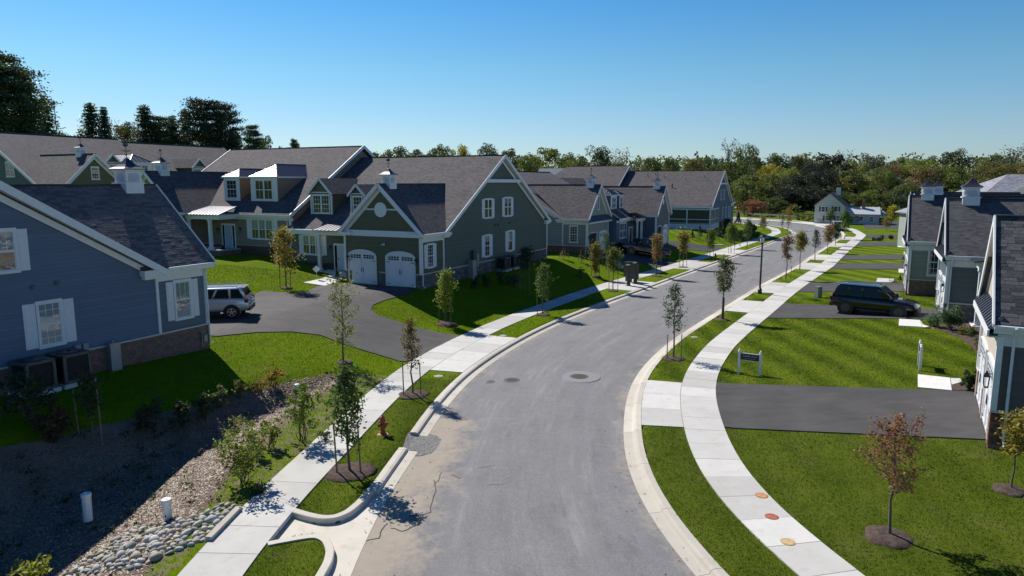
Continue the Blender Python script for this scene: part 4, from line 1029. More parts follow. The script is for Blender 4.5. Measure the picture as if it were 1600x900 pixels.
wall_box(HB, (-.06, 8.6, .9), LT, OUT, .5, 1.5, .2, 'meter_box', plain('dark_meter', (.05, .055, .06), .5)); wall_box(HB, (-.06, 8.0, -.2), LT, OUT, .7, 1.75, .5, 'utility_cabinet', GALV); wall_box(HB, (-.06, 9.3, .8), LT, OUT, .35, 1.2, .15, 'meter_box', GALV)
# recessed front with porch
window(HB, (14.5, 3.5, 1.85), FT, FO, 2.3, 1.75, 3, 2, 1, .42, blind=.45)
entry_door(HB, 11.0, 3.5, .5, WHITE, plain('white_door', (.6, .63, .68)))
column(HB, 12.75, 2.4, .5, 3.85, WHITE, .26); column(HB, 8.6, 2.4, .5, 3.85, WHITE, .2)
m = MB(); m.box((7.8, 2.2, 3.85), (17.0, 2.55, 4.25)); HB.part('porch_beam', m, WHITE)
m = MB(); m.box((7.75, 1.9, -.3), (13.2, 3.44, .5)); HB.part('porch_floor', m, CONC)
metal_apron(HB, 8.3, 12.9, 1.75, 3.3, 4.30, 4.75)
gable_dormer(HB, 14.75, 2.5, 5.2, 5.45, 7.65, .603, gb['z_f'], B_COL, WHITE, 2); gable_dormer(HB, 10.35, 1.55, 5.2, 5.5, 7.55, .603, gb['z_f'], B_COL, WHITE, 1)
lantern(HB, (12.3, 3.5, 2.6), FO); cupola(HB, 3.85, 1.2, gb['zg'], .94)
T_COL = siding('tan_siding', (.26, .205, .155)); TD = siding('dormer_tan_siding', (.30, .21, .145))
T0 = ab(47.6, 68.0)
HT = House('tan_house', 'tan house with brick base, white porch and two metal-roofed dormers', 'house', (T0[0], T0[1], 1.25), -TH, 1)
gt = shell(HT, T_COL, WHITE, BRICK, W=19.2, roof=SHINGLE, gable_far=True)
window(HT, (15.5, 3.5, 1.85), FT, FO, 2.75, 1.85, 3, 2, 1, .55, blind=.45)
m = MB(); m.box((19.18, 3.5, -.4), (19.24, 25.9, 4.2)); HT.part('brick_return', m, T_COL)
m = MB(); m.bar((19.2 + .38, 3.12, 4.18), (19.2 + .38, 14.7, 11.19), .05, .32); m.bar((19.2 + .38, 26.3, 4.18), (19.2 + .38, 14.7, 11.19), .05, .32); HT.part('rake_board', m, WHITE)
corner(HT, 19.2, 3.5, 1.15, 4.1, WHITE, .1); downspout(HT, 18.9, 3.45, .3, 4.1, 0, -1)
entry_door(HT, 10.9, 3.5, .75, WHITE, plain('pale_blue_door', (.36, .46, .60)))
column(HT, 10.95, 1.2, .75, 3.75, WHITE, .28); column(HT, 8.0, 1.2, .75, 3.75, WHITE, .22)
m = MB(); m.box((7.7, 1.05, 3.75), (12.4, 1.35, 4.2)); m.box((12.1, 1.35, 3.75), (12.4, 3.46, 4.2)); HT.part('porch_beam', m, WHITE)
m = MB(); m.box((7.75, .9, -.5), (12.5, 3.44, .70)); HT.part('porch_floor', m, BRICK); m = MB(); m.box((7.7, .85, .70), (12.55, 3.44, .78)); m.box((8.1, .3, -.3), (10.3, .85, .45)); HT.part('porch_slab', m, CONC)
metal_apron(HT, 7.9, 12.7, .75, 3.5, 4.24, 4.95)
lantern(HT, (9.5, 3.5, 2.6), FO); lantern(HT, (12.6, 3.5, 2.7), FO)
hip_dormer(HT, 9.95, 2.2, 5.1, 5.45, 7.95, .603, gt['z_f'], TD, WHITE, 1); hip_dormer(HT, 14.4, 3.6, 5.1, 5.35, 7.95, .603, gt['z_f'], T_COL, WHITE, 2)
garage_door(HT, 5.7, 2.75, 2.85); garage_door(HT, 2.0, 2.75, 2.85); cupola(HT, 3.85, 1.7, gt['zg'], 1.05)

# --- olive pair at the back of the court
E_COL = siding('olive_siding', (.10, .115, .075))
E0 = ab(48.5, 79.5)
HE = House('olive_house', 'olive green house at the far left with a white framed gable window', 'house', (E0[0], E0[1], 3.4), math.pi / 2 - TH, 1)
ge = shell(HE, E_COL, WHITE, STONE, W=17.2, roof=SHINGLE)
window(HE, (0, 9.6, 5.9), LT, OUT, 1.5, 1.6, 2, 1, 1); window(HE, (3.85, 0, 5.6), FT, FO, .8, 1.3, 1, 3, 2)
cupola(HE, 3.85, 2.2, ge['zg'], .85); gable_dormer(HE, 9.6, 1.9, 5.2, 5.4, 7.7, .603, ge['z_f'], E_COL, WHITE, 1)
hip_dormer(HE, 13.5, 3.0, 5.1, 5.35, 7.8, .603, ge['z_f'], E_COL, WHITE, 2)
E20 = ab(84.5, 80.5)
HE2 = House('olive_house', 'olive house joined on behind, only its long grey roof showing', 'house', (E20[0], E20[1], 3.1), math.pi / 2 - TH, -1)
ge2 = shell(HE2, E_COL, WHITE, STONE, W=18.6, roof=SHINGLE); cupola(HE2, 3.85, 2.4, ge2['zg'], 1.15)
gable_dormer(HE2, 12.5, 2.2, 5.2, 5.4, 7.7, .603, ge2['z_f'], E_COL, WHITE, 1)

# --- pale green house and blue house side by side, facing the street
C_COL = siding('pale_sage_siding', (.26, .305, .28)); D_COL = siding('deep_blue_siding', (.075, .115, .155))
C0 = ab(80.4, 29.2)
HC = House('sage_house', 'pale sage house with brick base, one garage door open, facing the street', 'house', (C0[0], C0[1], -.25), math.pi / 2 - TH, 1)
gc = shell(HC, C_COL, WHITE, BRICK, W=22, ym=3.2, w=7.9, roof=SHINGLE, frieze=False, sl=.53)
garage_door(HC, 5.95, 2.75, 2.6, arch=False); garage_door(HC, 2.0, 2.75, 2.6, arch=False, open_=True)
window(HC, (0, 1.75, 1.6), LT, OUT, .95, 1.9, 1, 3, 3); window(HC, (3.95, 0, 5.5), FT, FO, .5, 1.6, 1, 1, 3)
m = MB(); m.slab([(-.36, -.5, 4.1), (8.25, -.5, 4.1), (8.0, -.002, 4.75), (-.1, -.002, 4.75)], .06); po = HC.part('pent_roof', m, ROOF_METAL_D)
m = MB()
for i in range(19): x = -.3 + 8.5 * i / 18; m.bar((x, -.5, 4.115), (x + (.25 - .5 * i / 18), -.01, 4.765), .03, .05)
HC.part('roof_seam', m, ROOF_METAL_D, po)
m = MB(); m.box((-.38, -.48, 3.85), (8.28, -.002, 4.03)); HC.part('frieze_board', m, WHITE); lantern(HC, (.35, 0, 2.2), FO); downspout(HC, -.05, .1, .1, 4.2, -1, 0); cupola(HC, 3.95, 1.0, gc['zg'], .95)
D0 = ab(105.5, 25.3)
HD = House('deep_blue_house', 'deep blue house with white columned porch and an oval gable vent', 'house', (D0[0], D0[1], -.4), math.pi / 2 - TH, -1)
gd = shell(HD, D_COL, WHITE, STONE, W=16.6, ym=2.9, D=13, w=7.6, roof=SHINGLE, frieze=False, y_wingback=10.4, inner_gable=False)
garage_door(HD, 2.0, 2.7, 2.75); garage_door(HD, 5.6, 2.7, 2.75, open_=True)
m = MB(); m.lathe((3.8, -.04, 6.2), [(.0, .06), (.36, .06), (.42, .03), (.42, -.04)], 16, 'y'); HD.part('round_vent', m, WHITE)
window(HD, (13.7, 2.9, 1.6), FT, FO, 2.7, 1.9, 3, 1, 1); entry_door(HD, 10.2, 2.9, .4, WHITE, plain('dark_door', (.05, .03, .03)))
column(HD, 9.2, 1.6, .3, 3.7, WHITE, .24); column(HD, 11.3, 1.6, .3, 3.7, WHITE, .2)
m = MB(); m.box((7.7, 1.45, 3.7), (11.6, 1.75, 4.1)); HD.part('porch_beam', m, WHITE); m = MB(); m.box((7.7, 1.3, -.3), (11.7, 2.85, .3)); HD.part('porch_floor', m, CONC); metal_apron(HD, 7.7, 11.8, 1.2, 2.85, 4.15, 4.75, ROOF_METAL_D)
hip_dormer(HD, 13.4, 2.6, 4.4, 5.25, 7.35, .603, gd['z_f'], D_COL, WHITE, 2); hip_dormer(HD, 10.1, 1.6, 4.4, 5.3, 7.3, .603, gd['z_f'], D_COL, WHITE, 1); cupola(HD, 3.8, .9, gd['zg'], .92)
# --- far blue house with the screened porch, turned away from the court
F0 = ab(158, 23.9)
HF = House('screened_porch_house', 'blue house farther down the street with a screened corner porch', 'house', (F0[0], F0[1], 0), math.pi - TH, 1)
gf = shell(HF, D_COL, WHITE, BRICK, W=19, ym=3.5, D=23, ze=4.4, sl=.56, roof=SHINGLE)
yb_ = 3.5 + 23
SCREEN = plain('dark_insect_screen', (.022, .030, .034), .35)
m = MB(); m.box((-.02, yb_ - 8.5, .9), (.0, yb_ - .1, 3.6)) if False else None
sp = MB(); sp.box((.05, yb_ + .0, .95), (8.6, yb_ + .05, 3.55)); sp.box((-.05, yb_ - 8.2, .95), (.0, yb_ - .05, 3.55)); SP = HF.part('porch_screen', sp, SCREEN)
m = MB()
for x in (.0, 4.2, 8.7): m.box((x - .09, yb_ + .04, .0), (x + .13, yb_ + .12, 3.75))
m.box((-.09, yb_ + .045, 3.55), (8.83, yb_ + .11, 3.8)); m.box((-.09, yb_ + .045, 1.75), (8.83, yb_ + .10, 1.87)); m.box((-.09, yb_ + .045, .0), (8.83, yb_ + .13, .95))
for y in (yb_ - 8.3, yb_ - 4.1): m.box((-.12, y - .1, .0), (-.04, y + .1, 3.75))
m.box((-.11, yb_ - 8.3, 3.55), (-.045, yb_ - .0, 3.8)); m.box((-.10, yb_ - 8.3, 1.75), (-.045, yb_, 1.87)); m.box((-.13, yb_ - 8.3, .0), (-.045, yb_ + .13, .95)); HF.part('screen_frame', m, plain('blue_white_trim', (.5, .6, .72), .5), SP)
for y, z, ww, hh in ((12.6, 5.3, .95, 1.75), (16, 5.3, .95, 1.75), (13.4, 1.5, .9, 2.1), (9.6, 1.6, .9, 1.95), (5.8, 1.6, .9, 1.95)): window(HF, (0, y, z), LT, OUT, ww, hh, 1, 2, 2, lod=1)
m = MB(); m.tube([(8.5, yb_ - 5.6, 7.0), (8.5, yb_ - 5.6, 8.3)], .11, 8); HF.part('vent_pipe', m, BLACK)
for x, y in ((3.0, 17.5), (6.5, 18.2), (13, 16.5), (14.5, 16.8), (11, 17.4)):
    m = MB(); z = gf['z_f'](3.5) + .56 * (yb_ + .0 - y) ; m.tube([(x, y, z - .1), (x, y, z + .4)], .06, 6); HF.part('vent_pipe', m, BLACK)
F20 = ab(158.5, 43.2)
HF2 = House('grey_roofed_house', 'house joined to the screened porch house, its grey hipped roof showing', 'house', (F20[0], F20[1], .6), math.pi - TH, 1)
gf2 = shell(HF2, D_COL, WHITE, BRICK, W=20, ym=3.5, D=24, ze=4.4, sl=.58, roof=SHINGLE, hip_far=True, inner_gable=False)
m = MB(); m.prism([(2.0, 28, -.4), (2.0, 28, 4.5), (8.2, 28, 8.5), (14.4, 28, 4.5), (14.4, 28, -.4)], (0, 9, 0)); HF2.part('rear_wing_wall', m, D_COL)
m = MB(); m.slab([(1.5, 20, 4.3), (1.5, 37.4, 4.3), (8.2, 37.4, 8.9), (8.2, 20, 8.9)], .2); m.slab([(14.9, 20, 4.3), (14.9, 37.4, 4.3), (8.2, 37.4, 8.897), (8.2, 20, 8.897)], .2); HF2.part('rear_wing_roof', m, SHINGLE)
m = MB(); m.bar((1.5, 37.43, 4.15), (8.2, 37.43, 8.75), .05, .3); m.bar((14.9, 37.43, 4.15), (8.2, 37.43, 8.75), .05, .3); HF2.part('rake_board', m, WHITE)

# --- right-hand row
def right_house(name, label, th, corner_px, wall, wing_col, stone, W, w, ze, sw, ym=4.4, D=19, garage=True, cup=1.2, roof=SHINGLE_D, trim=WHITE):
    x, y, _ = at(*corner_px); t = R(th)
    H = House(name, label, 'house', (x, y, 0), -math.pi / 2 - t, -1, RS)
    g = shell(H, wall, trim, stone, W=W, ym=ym, D=D, w=w, ze=ze, sw=sw, roof=roof, wing_wall=wing_col, frieze=False, y_wingback=ym + 5.2, ov=.22)
    m = MB(); m.slab([(-.2, -.38, ze - .16), (w + .2, -.38, ze - .16), (w + .1, -.002, ze + .26), (-.1, -.002, ze + .26)], .06); po = H.part('pent_roof', m, ROOF_METAL)
    m = MB()
    for i in range(15): xx = -.18 + (w + .36) * i / 14; m.bar((xx, -.38, ze - .14), (xx + (.1 - .2 * i / 14), -.01, ze + .275), .03, .05)
    H.part('roof_seam', m, ROOF_METAL, po)
    m = MB(); m.box((-.22, -.40, ze - .42), (w + .22, -.34, ze - .20)); m.box((-.2, -.34, ze - .44), (w + .2, -.002, ze - .40)); H.part('frieze_board', m, trim)
    return H, g
R1_F = plain('warm_white_board', (.52, .45, .38), .6, var=.05)
R1_S = siding('charcoal_brown_siding', (.105, .09, .08))
H1, g1 = right_house('charcoal_house', 'charcoal sided house at the right edge with brick pillars and slate shingles', 30, (1546, 692), R1_S, R1_F, BRICK, 14, 6.3, 4.05, 1.0)
m = MB(); m.box((-.03, .05, 1.16), (.001, 4.35, 3.4)); H1.part('side_cladding', m, R1_S)
garage_door(H1, 4.75, 2.35, 2.45, arch=False, face=1); garage_door(H1, 1.6, 2.35, 2.45, arch=False)
lantern(H1, (.38, -.05, 2.15), FO); downspout(H1, -.08, .35, .0, 3.9, -1, 0)
m = MB(); bb(m, V3(-.03, 2.55, 1.75), V3(*LT), V3(*OUT), -.85, .85, -.2, 1.75, 0, .05); H1.part('blue_side_door', m, plain('pale_blue_panel', (.34, .43, .56), .4))
m = MB(); m.lathe((-.09, 1.3, 2.7), [(.06, -.06), (.09, 0)], 8, 'x'); m.box((-.05, 1.18, 2.6), (-.03, 1.42, 2.85)); H1.part('flood_light', m, WHITE)
zo1 = 4.07; s1 = V3(6.3 / 2 + .22, 0, g1['zg'] - zo1).normalized(); L1 = math.hypot(6.3 / 2 + .22, g1['zg'] - zo1)
yv1 = lambda z: 4.4 + (z - 4.13) / .603
shingle_field(H1, '', (-.22, -.24, zo1 + .002), (0, 1, 0), tuple(s1), 9.6, L1 - .05, SHC, clip=lambda x, s: x < yv1(zo1 + s * s1.z) + .35, nparts=300, rank=lambda x, s: x, exposure=.15, tab=.36, seed=4)
cupola(H1, 3.15, 2.3, g1['zg'], 1.25)
BRM = [plain('loose_brick_%d' % i, c, .9, 0, .25, 30, bump=.4) for i, c in enumerate(((.20, .085, .06), (.15, .065, .05), (.11, .055, .045), (.24, .12, .085)))]
BRX = {}
def brick_face(H, parent, x0, x1, y, z0, z1, face, seed, limit=999):
    """bricks laid one by one on a pillar face: face 'f' looks to the front (-y), 's' to the side (-x)"""
    rng = random.Random(seed); bw, bh, g = .215, .062, .012; r = 0; z = z0; n = 0
    while z + bh < z1 + .01:
        x = x0 - (bw / 2 if r % 2 else 0)
        while x < x1 - .02 and n < limit:
            a, b_ = max(x0, x), min(x1, x + bw - g); x += bw
            if b_ - a < .04: continue
            k = (face, round(b_ - a, 3), rng.randrange(4))
            if k not in BRX:
                m = MB(); L = (b_ - a) / 2
                m.box((-L, -.014, 0), (L, .01, bh)) if face == 'f' else m.box((-.014, -L, 0), (.01, L, bh)); BRX[k] = m.mesh('brick', BRM[k[2]], uv=False)
            o = bpy.data.objects.new('brick', BRX[k]); COL.objects.link(o); o.parent = parent; c = (a + b_) / 2; n += 1
            o.location = (c * H.mx, y, z) if face == 'f' else (y * H.mx, c, z)
        z += bh + g; r += 1
pil = [o for o in H1.o.children if o.name.startswith('pillar')]; pil.sort(key=lambda o: min(v.co.x * H1.mx for v in o.data.vertices))
brick_face(H1, pil[0], -.05, .62, -.052, -.05, 1.07, 'f', 1); brick_face(H1, pil[0], -.04, .29, -.057, -.05, 1.07, 's', 2)
brick_face(H1, pil[1], 3.15 - .27, 3.15 + .27, -.052, -.05, 1.07, 'f', 3); brick_face(H1, pil[1], -.04, .29, 3.15 - .275, -.05, 1.07, 's', 4); brick_face(H1, pil[2], 6.3 - .62, 6.35, -.052, -.05, 1.07, 'f', 5)
sb_ = [o for o in H1.o.children if o.name.startswith('stone_base') and min(v.co.x * H1.mx for v in o.data.vertices) < 0 and max(v.co.y for v in o.data.vertices) < 5][0]
brick_face(H1, sb_, .32, 4.38, -.057, -.05, 1.07, 's', 6, 290)
R2B = siding('slate_teal_siding', (.09, .122, .145)); R2A = siding('sage_grey_siding', (.27, .31, .27))
H2, g2 = right_house('slate_house', 'slate blue house beside the black car with a white porch column', 27.5, (1474, 500), R2B, R2B, STONE, 13, 6.6, 4.12, .98)
garage_door(H2, 4.9, 2.5, 2.45, arch=False); garage_door(H2, 1.7, 2.5, 2.45, arch=False)
lantern(H2, (.35, 0, 2.1), FO); downspout(H2, -.06, .15, .0, 3.9, -1, 0); cupola(H2, 3.3, 1.15, g2['zg'], .95)
cp = on(1526, 511); dx_, dy_ = cp[0] - H2.o.location.x, cp[1] - H2.o.location.y; t_ = R(27.5)
cx_, cy_ = (dx_ * math.sin(t_) + dy_ * math.cos(t_)) / RS, (dx_ * math.cos(t_) - dy_ * math.sin(t_)) / RS
column(H2, cx_, cy_, -.1, 3.5, WHITE, .3); m = MB(); m.box((cx_ - .2, cy_ - .2, 3.5), (-.05, cy_ + .2, 3.95)); m.box((cx_ - .2, cy_ + .2, 3.5), (cx_ + .2, cy_ + 5, 3.95)); H2.part('porch_beam', m, WHITE)
m = MB(); m.slab([(cx_ - .5, cy_ - .5, 3.97), (-.0, cy_ - .5, 3.97), (-.0, cy_ + 5, 5.0), (cx_ - .5, cy_ + 5, 5.0)], .07); H2.part('porch_roof', m, ROOF_METAL_D)
m = MB(); m.box((cx_ - .4, cy_ - .3, -.3), (-.1, cy_ + 5, .08)); H2.part('porch_floor', m, CONC)
print('porch column', cx_, cy_)
H3, g3 = right_house('sage_grey_house', 'sage grey house with brick base and one white window, beyond the black car', 27.5, (1416, 458), R2A, R2A, BRICK, 12, 6.6, 4.12, .98)
garage_door(H3, 4.9, 2.5, 2.45, arch=False); garage_door(H3, 1.7, 2.5, 2.45, arch=False)
window(H3, (0, 1.85, 1.55), LT, OUT, 1.05, 1.95, 1, 3, 2, 0); downspout(H3, -.06, .1, .0, 3.9, -1, 0); lantern(H3, (.35, 0, 2.1), FO); lantern(H3, (6.3, 0, 2.1), FO); cupola(H3, 3.3, 1.05, g3['zg'], .85)
H4, g4 = right_house('far_right_house', 'house behind the sage grey one, only its cupola and dark roof showing', 28, (1424, 436), R2B, R2B, STONE, 12, 6.6, 4.12, .98)
cupola(H4, 3.3, 1.6, g4['zg'], .85)
H5, g5 = right_house('far_right_house', 'house fourth back on the right, its small cupola showing beyond two others', 29, (1418, 412), R2A, R2A, STONE, 12, 6.6, 4.12, .98)
cupola(H5, 3.3, 1.2, g5['zg'], .85)
# pale hipped roofs of a house farther to the right
HG = House('pale_roofed_house', 'large house at the far right with pale grey hipped roofs', 'house', (65, 88, 0), R(-10), 1, RS)
m = MB(); m.box((-12, -9, -.3), (14, 9, 4.6)); HG.part('wall', m, R2A)
PALE = shingle_mat('pale_grey_shingle', (.25, .26, .29))
m = MB(); e, zt_ = 4.5, 9.6
m.slab([(-12.5, -9.5, e), (14.5, -9.5, e), (5, 0, zt_), (-3, 0, zt_)], .2); m.slab([(-12.5, 9.5, e), (-12.5, -9.5, e), (-3, 0, zt_)], .2); m.slab([(14.5, -9.5, e), (14.5, 9.5, e), (5, 0, zt_)], .2); m.slab([(14.5, 9.5, e), (-12.5, 9.5, e), (-3, 0, zt_), (5, 0, zt_)], .2); HG.part('roof', m, PALE)
m = MB(); m.slab([(-2, -12, 4.4), (3, -12, 4.4), (3, -2, 8.6), (-2, -4, 7.6)], .2); HG.part('front_roof', m, PALE)

# --- distant white house with low wing
HW = House('white_house', 'distant two storey white house with dark shutters below the wooded rise', 'house', (0, 0, 0), 0, 1, 1)
x, y, _ = at(1293, 349.5); HW.o.location = (x, y, 0); HW.o.rotation_euler = (0, 0, R(-31)); HW.o.scale = (.84, .84, .84)
WW = siding('old_white_siding', (.52, .54, .50), .25)
m = MB(); m.prism([(-3.2, 0, -.3), (3.6, 0, -.3), (3.6, 0, 4.7), (.2, 0, 7.6), (-3.2, 0, 4.7)], (0, 8, 0)); HW.part('wall', m, WW)
m = MB(); m.slab([(-3.6, -.3, 4.45), (.2, -.3, 7.75), (.2, 8.3, 7.75), (-3.6, 8.3, 4.45)], .15); m.slab([(4.0, -.3, 4.45), (.2, -.3, 7.747), (.2, 8.3, 7.747), (4.0, 8.3, 4.45)], .15); HW.part('roof', m, SHINGLE_D)
m = MB(); m.box((.9, 5, 7), (1.9, 6, 8.9)); HW.part('chimney', m, WHITE)
DSH = plain('dark_green_shutter', (.04, .06, .06))
for px_, z in ((-1.2, 3.0), (1.7, 3.1), (-.2, .8), (2.3, .8)):
    window(HW, (px_, 0, z), FT, FO, .8, 1.2, 1, 1, 1, lod=1)
    for sg in (-1, 1): m = MB(); m.box((px_ + sg * .75 - .2, -.05, z), (px_ + sg * .75 + .2, -.002, z + 1.2)); HW.part('shutter', m, DSH)
m = MB(); m.box((3.6, 1.5, -.3), (11.2, 7, 2.5)); HW.part('low_wing_wall', m, WW)
m = MB(); m.slab([(3.4, 1.0, 2.5), (11.6, 1.0, 2.5), (11.2, 4.3, 4.2), (3.4, 4.3, 4.2)], .12); m.slab([(3.4, 7.5, 2.5), (11.6, 7.5, 2.5), (11.2, 4.3, 4.197), (3.4, 4.3, 4.197)], .12); HW.part('low_wing_roof', m, plain('pale_metal_roof', (.55, .56, .58), .5, .2))
m = MB(); m.box((7.2, 3.2, 3), (7.9, 3.9, 5.6)); HW.part('chimney', m, BRICK)
for px_ in (5.3, 7.4, 9.6): window(HW, (px_, 1.5, .7), FT, FO, .8, 1.2, 1, 1, 1, lod=1)
HS = House('garden_shed', 'low open sided shed beside the distant white house', 'shed', at(1362, 350), R(-25), 1, 1)
m = MB()
for x in (-2.2, 2.2):
    for y in (0, 3): m.box((x - .1, y - .1, 0), (x + .1, y + .1, 1.9))
HS.part('post', m, WHITE); m = MB(); m.slab([(-2.8, -.6, 1.85), (2.8, -.6, 1.85), (2.0, 1.5, 2.7), (-2.0, 1.5, 2.7)], .1); m.slab([(-2.8, 3.6, 1.85), (2.8, 3.6, 1.85), (2.0, 1.5, 2.697), (-2.0, 1.5, 2.697)], .1); HS.part('roof', m, plain('pale_metal_roof', (.5, .5, .5)))
# ---------------------------------------------------------------- vegetation
def leaf_mat(name, transl=.35, var=.35):
    """leaf tone comes from the plant's own colour, varied leaf by leaf"""
    t = NT(name); oi = t.n('ObjectInfo'); geo = t.n('NewGeometry'); at_ = t.n('Attribute', attribute_name='tone').outputs['Fac']
    hsv = t.n('HueSaturation'); t.set(hsv.inputs['Color'], oi.outputs['Color'])
    t.set(hsv.inputs['Hue'], t.math('ADD', .5, t.math('MULTIPLY', t.math('SUBTRACT', at_, .5), .07)))
    t.set(hsv.inputs['Value'], t.math('ADD', 1 - var, t.math('MULTIPLY', at_, 2 * var)))
    hsv.inputs['Saturation'].default_value = 1.0
    t.out(hsv.outputs[0], .55, None, 0, .3)
    tr = t.n('BsdfTranslucent'); t.set(tr.inputs[0], hsv.outputs[0]); m = t.n('MixShader'); m.inputs[0].default_value = transl
    o = t.t.nodes['Material Output']; t.set(m.inputs[1], t.b.outputs[0]); t.set(m.inputs[2], tr.outputs[0]); t.set(o.inputs[0], m.outputs[0])
    return t.mat
LEAF = leaf_mat('leaf', .48); NEEDLE = leaf_mat('needle', .28, .45); FAR_LEAF = leaf_mat('far_leaf', .4, .5)
def leaves(C, size, rng, aspect=.55, upness=.3, tri=False, tone=None):
    """one bent leaf (two triangles) or a single triangle at every centre"""
    n = len(C); size = np.broadcast_to(size, n)
    d = rng.normal(size=(n, 3)); d /= np.linalg.norm(d, axis=1)[:, None]
    k = rng.normal(size=(n, 3)); k[:, 2] += upness * 2; s = np.cross(d, k); s /= np.linalg.norm(s, axis=1)[:, None] + 1e-9
    a = d * size[:, None] * .5; b = s * size[:, None] * .5 * aspect
    if tri:
        V = np.stack([C - a, C + a * .2 + b, C + a * .9 - b], 1).reshape(-1, 3); F = np.arange(3 * n).reshape(n, 3); kf = 3
    else:
        V = np.stack([C - a, C + b, C + a, C - b], 1).reshape(-1, 3); F = np.arange(4 * n).reshape(n, 4); kf = 4
    T = np.repeat(rng.random(n) if tone is None else tone, kf)
    return V, F, T
def leaf_mesh(name, V, F, T, m):
    me = np_mesh(name, V, F, m); me.attributes.new('tone', 'FLOAT', 'POINT').data.foreach_set('value', T.astype('f')); return me
def limb(mb, p, q, r0, r1, rng, n=5, bend=.12, k=4):
    p, q = np.array(p), np.array(q); L = np.linalg.norm(q - p); pts = [p + (q - p) * t + (rng.normal(size=3) * L * bend * math.sin(math.pi * t) * .5) for t in np.linspace(0, 1, k)]
    mb.tube(pts, list(np.linspace(r0, r1, k)), n, cap=False); return pts
def sapling(seed, h, crown_lo, cw, nleaf, lsize, tr=.035, shape='oval', sparse=.5):
    """young street tree of height h; crown from crown_lo up, cw wide"""
    rng = np.random.default_rng(seed); mb = MB()
    top = np.array([rng.normal() * .05, rng.normal() * .05, h * .97]); tp = limb(mb, (0, 0, -.1), top, tr, tr * .22, rng, 6, .02, 7)
    C = []; nb = int(11 + 12 * (1 - sparse))
    for i in range(nb):
        t = crown_lo / h + (1 - crown_lo / h) * (i + .3) / nb * .96; base = np.array([np.interp(t, np.linspace(0, 1, 7), [p[j] for p in tp]) for j in range(3)])
        u = (t - crown_lo / h) / (1 - crown_lo / h)
        prof = {'oval': math.sin(math.pi * min(1, .22 + u * .78)) ** .7, 'cone': (1 - u) ** .6, 'vase': .55 + .5 * u - .5 * u ** 4, 'column': .6 + .4 * math.sin(math.pi * u)}[shape]
        r = cw / 2 * prof * rng.uniform(.65, 1.1); an = i * 2.4 + rng.uniform(-.5, .5); up = r * rng.uniform(.5, 1.3)
        tip = base + np.array([math.cos(an) * r, math.sin(an) * r, up])
        tip[2] = min(tip[2], h * 1.02)
        pts = limb(mb, base, tip, tr * .38 * (1 - t * .6), .005, rng, 4, .2, 4)
        for q in range(3):
            st = pts[1 + q % 3] if q < 2 else pts[2]; e2 = st + rng.normal(size=3) * r * .38 + np.array([0, 0, r * .2]); limb(mb, st, e2, .008, .003, rng, 3, .1, 3)
            m = max(2, int(nleaf / nb / 4)); tt = rng.random(m)[:, None]; C.append(st + (e2 - st) * tt + rng.normal(size=(m, 3)) * lsize * .9)
        m = max(3, int(nleaf / nb / 3)); tt = .25 + .8 * rng.random(m)[:, None]; C.append(base + (tip - base) * tt + rng.normal(size=(m, 3)) * lsize * 1.1)
    C = np.concatenate(C); V, F, T = leaves(C, rng.uniform(.7, 1.3, len(C)) * lsize, rng)
    return mb.mesh('trunk', BARK, sm=True, uv=False), leaf_mesh('crown', V, F, T, LEAF)
MULCH_M = None
def mulch_mat():
    t = NT('dark_mulch'); W = t.coord('World'); a = t.noise(W, 30, 5, .8); b = t.noise(W, 6, 3)
    c = t.mix(t.ramp(t.math('ADD', t.math('MULTIPLY', a, .7), t.math('MULTIPLY', b, .4)), .4, .8), (.05, .034, .028), (.24, .18, .15)); return t.out(c, .95, t.bump(a, 1, .05), 0, .15)
MULCH_M = mulch_mat()
def mulch_ring(loc, r, label, seed):
    rng = random.Random(seed); mb = MB(); n = 22; x, y, z = loc; v = [(x, y, z + .09)]; f = []
    for k, (q, h) in enumerate(((.45, .08), (.8, .05), (1.0, .012), (1.03, -.06))):
        for i in range(n): a = 2 * math.pi * i / n; rr = r * q * (1 + rng.uniform(-.12, .12)); v.append((x + rr * math.cos(a), y + rr * math.sin(a), z + h + rng.uniform(-.012, .012)))
    f += [(0, 1 + i, 1 + (i + 1) % n) for i in range(n)]
    for k in range(3): f += [(1 + k * n + i, 1 + k * n + n + i, 1 + k * n + n + (i + 1) % n, 1 + k * n + (i + 1) % n) for i in range(n)]
    mb.raw(v, f); tag(mb.build('mulch_ring', MULCH_M, sm=True, uv=False), label, kind='structure')
STK = {}
def stake_mesh(h):
    if h not in STK: mb = MB(); mb.tube([(0, 0, -.2), (0, 0, h)], [.027, .024], 6); STK[h] = mb.mesh('stake', STAKE, uv=False)
    return STK[h]
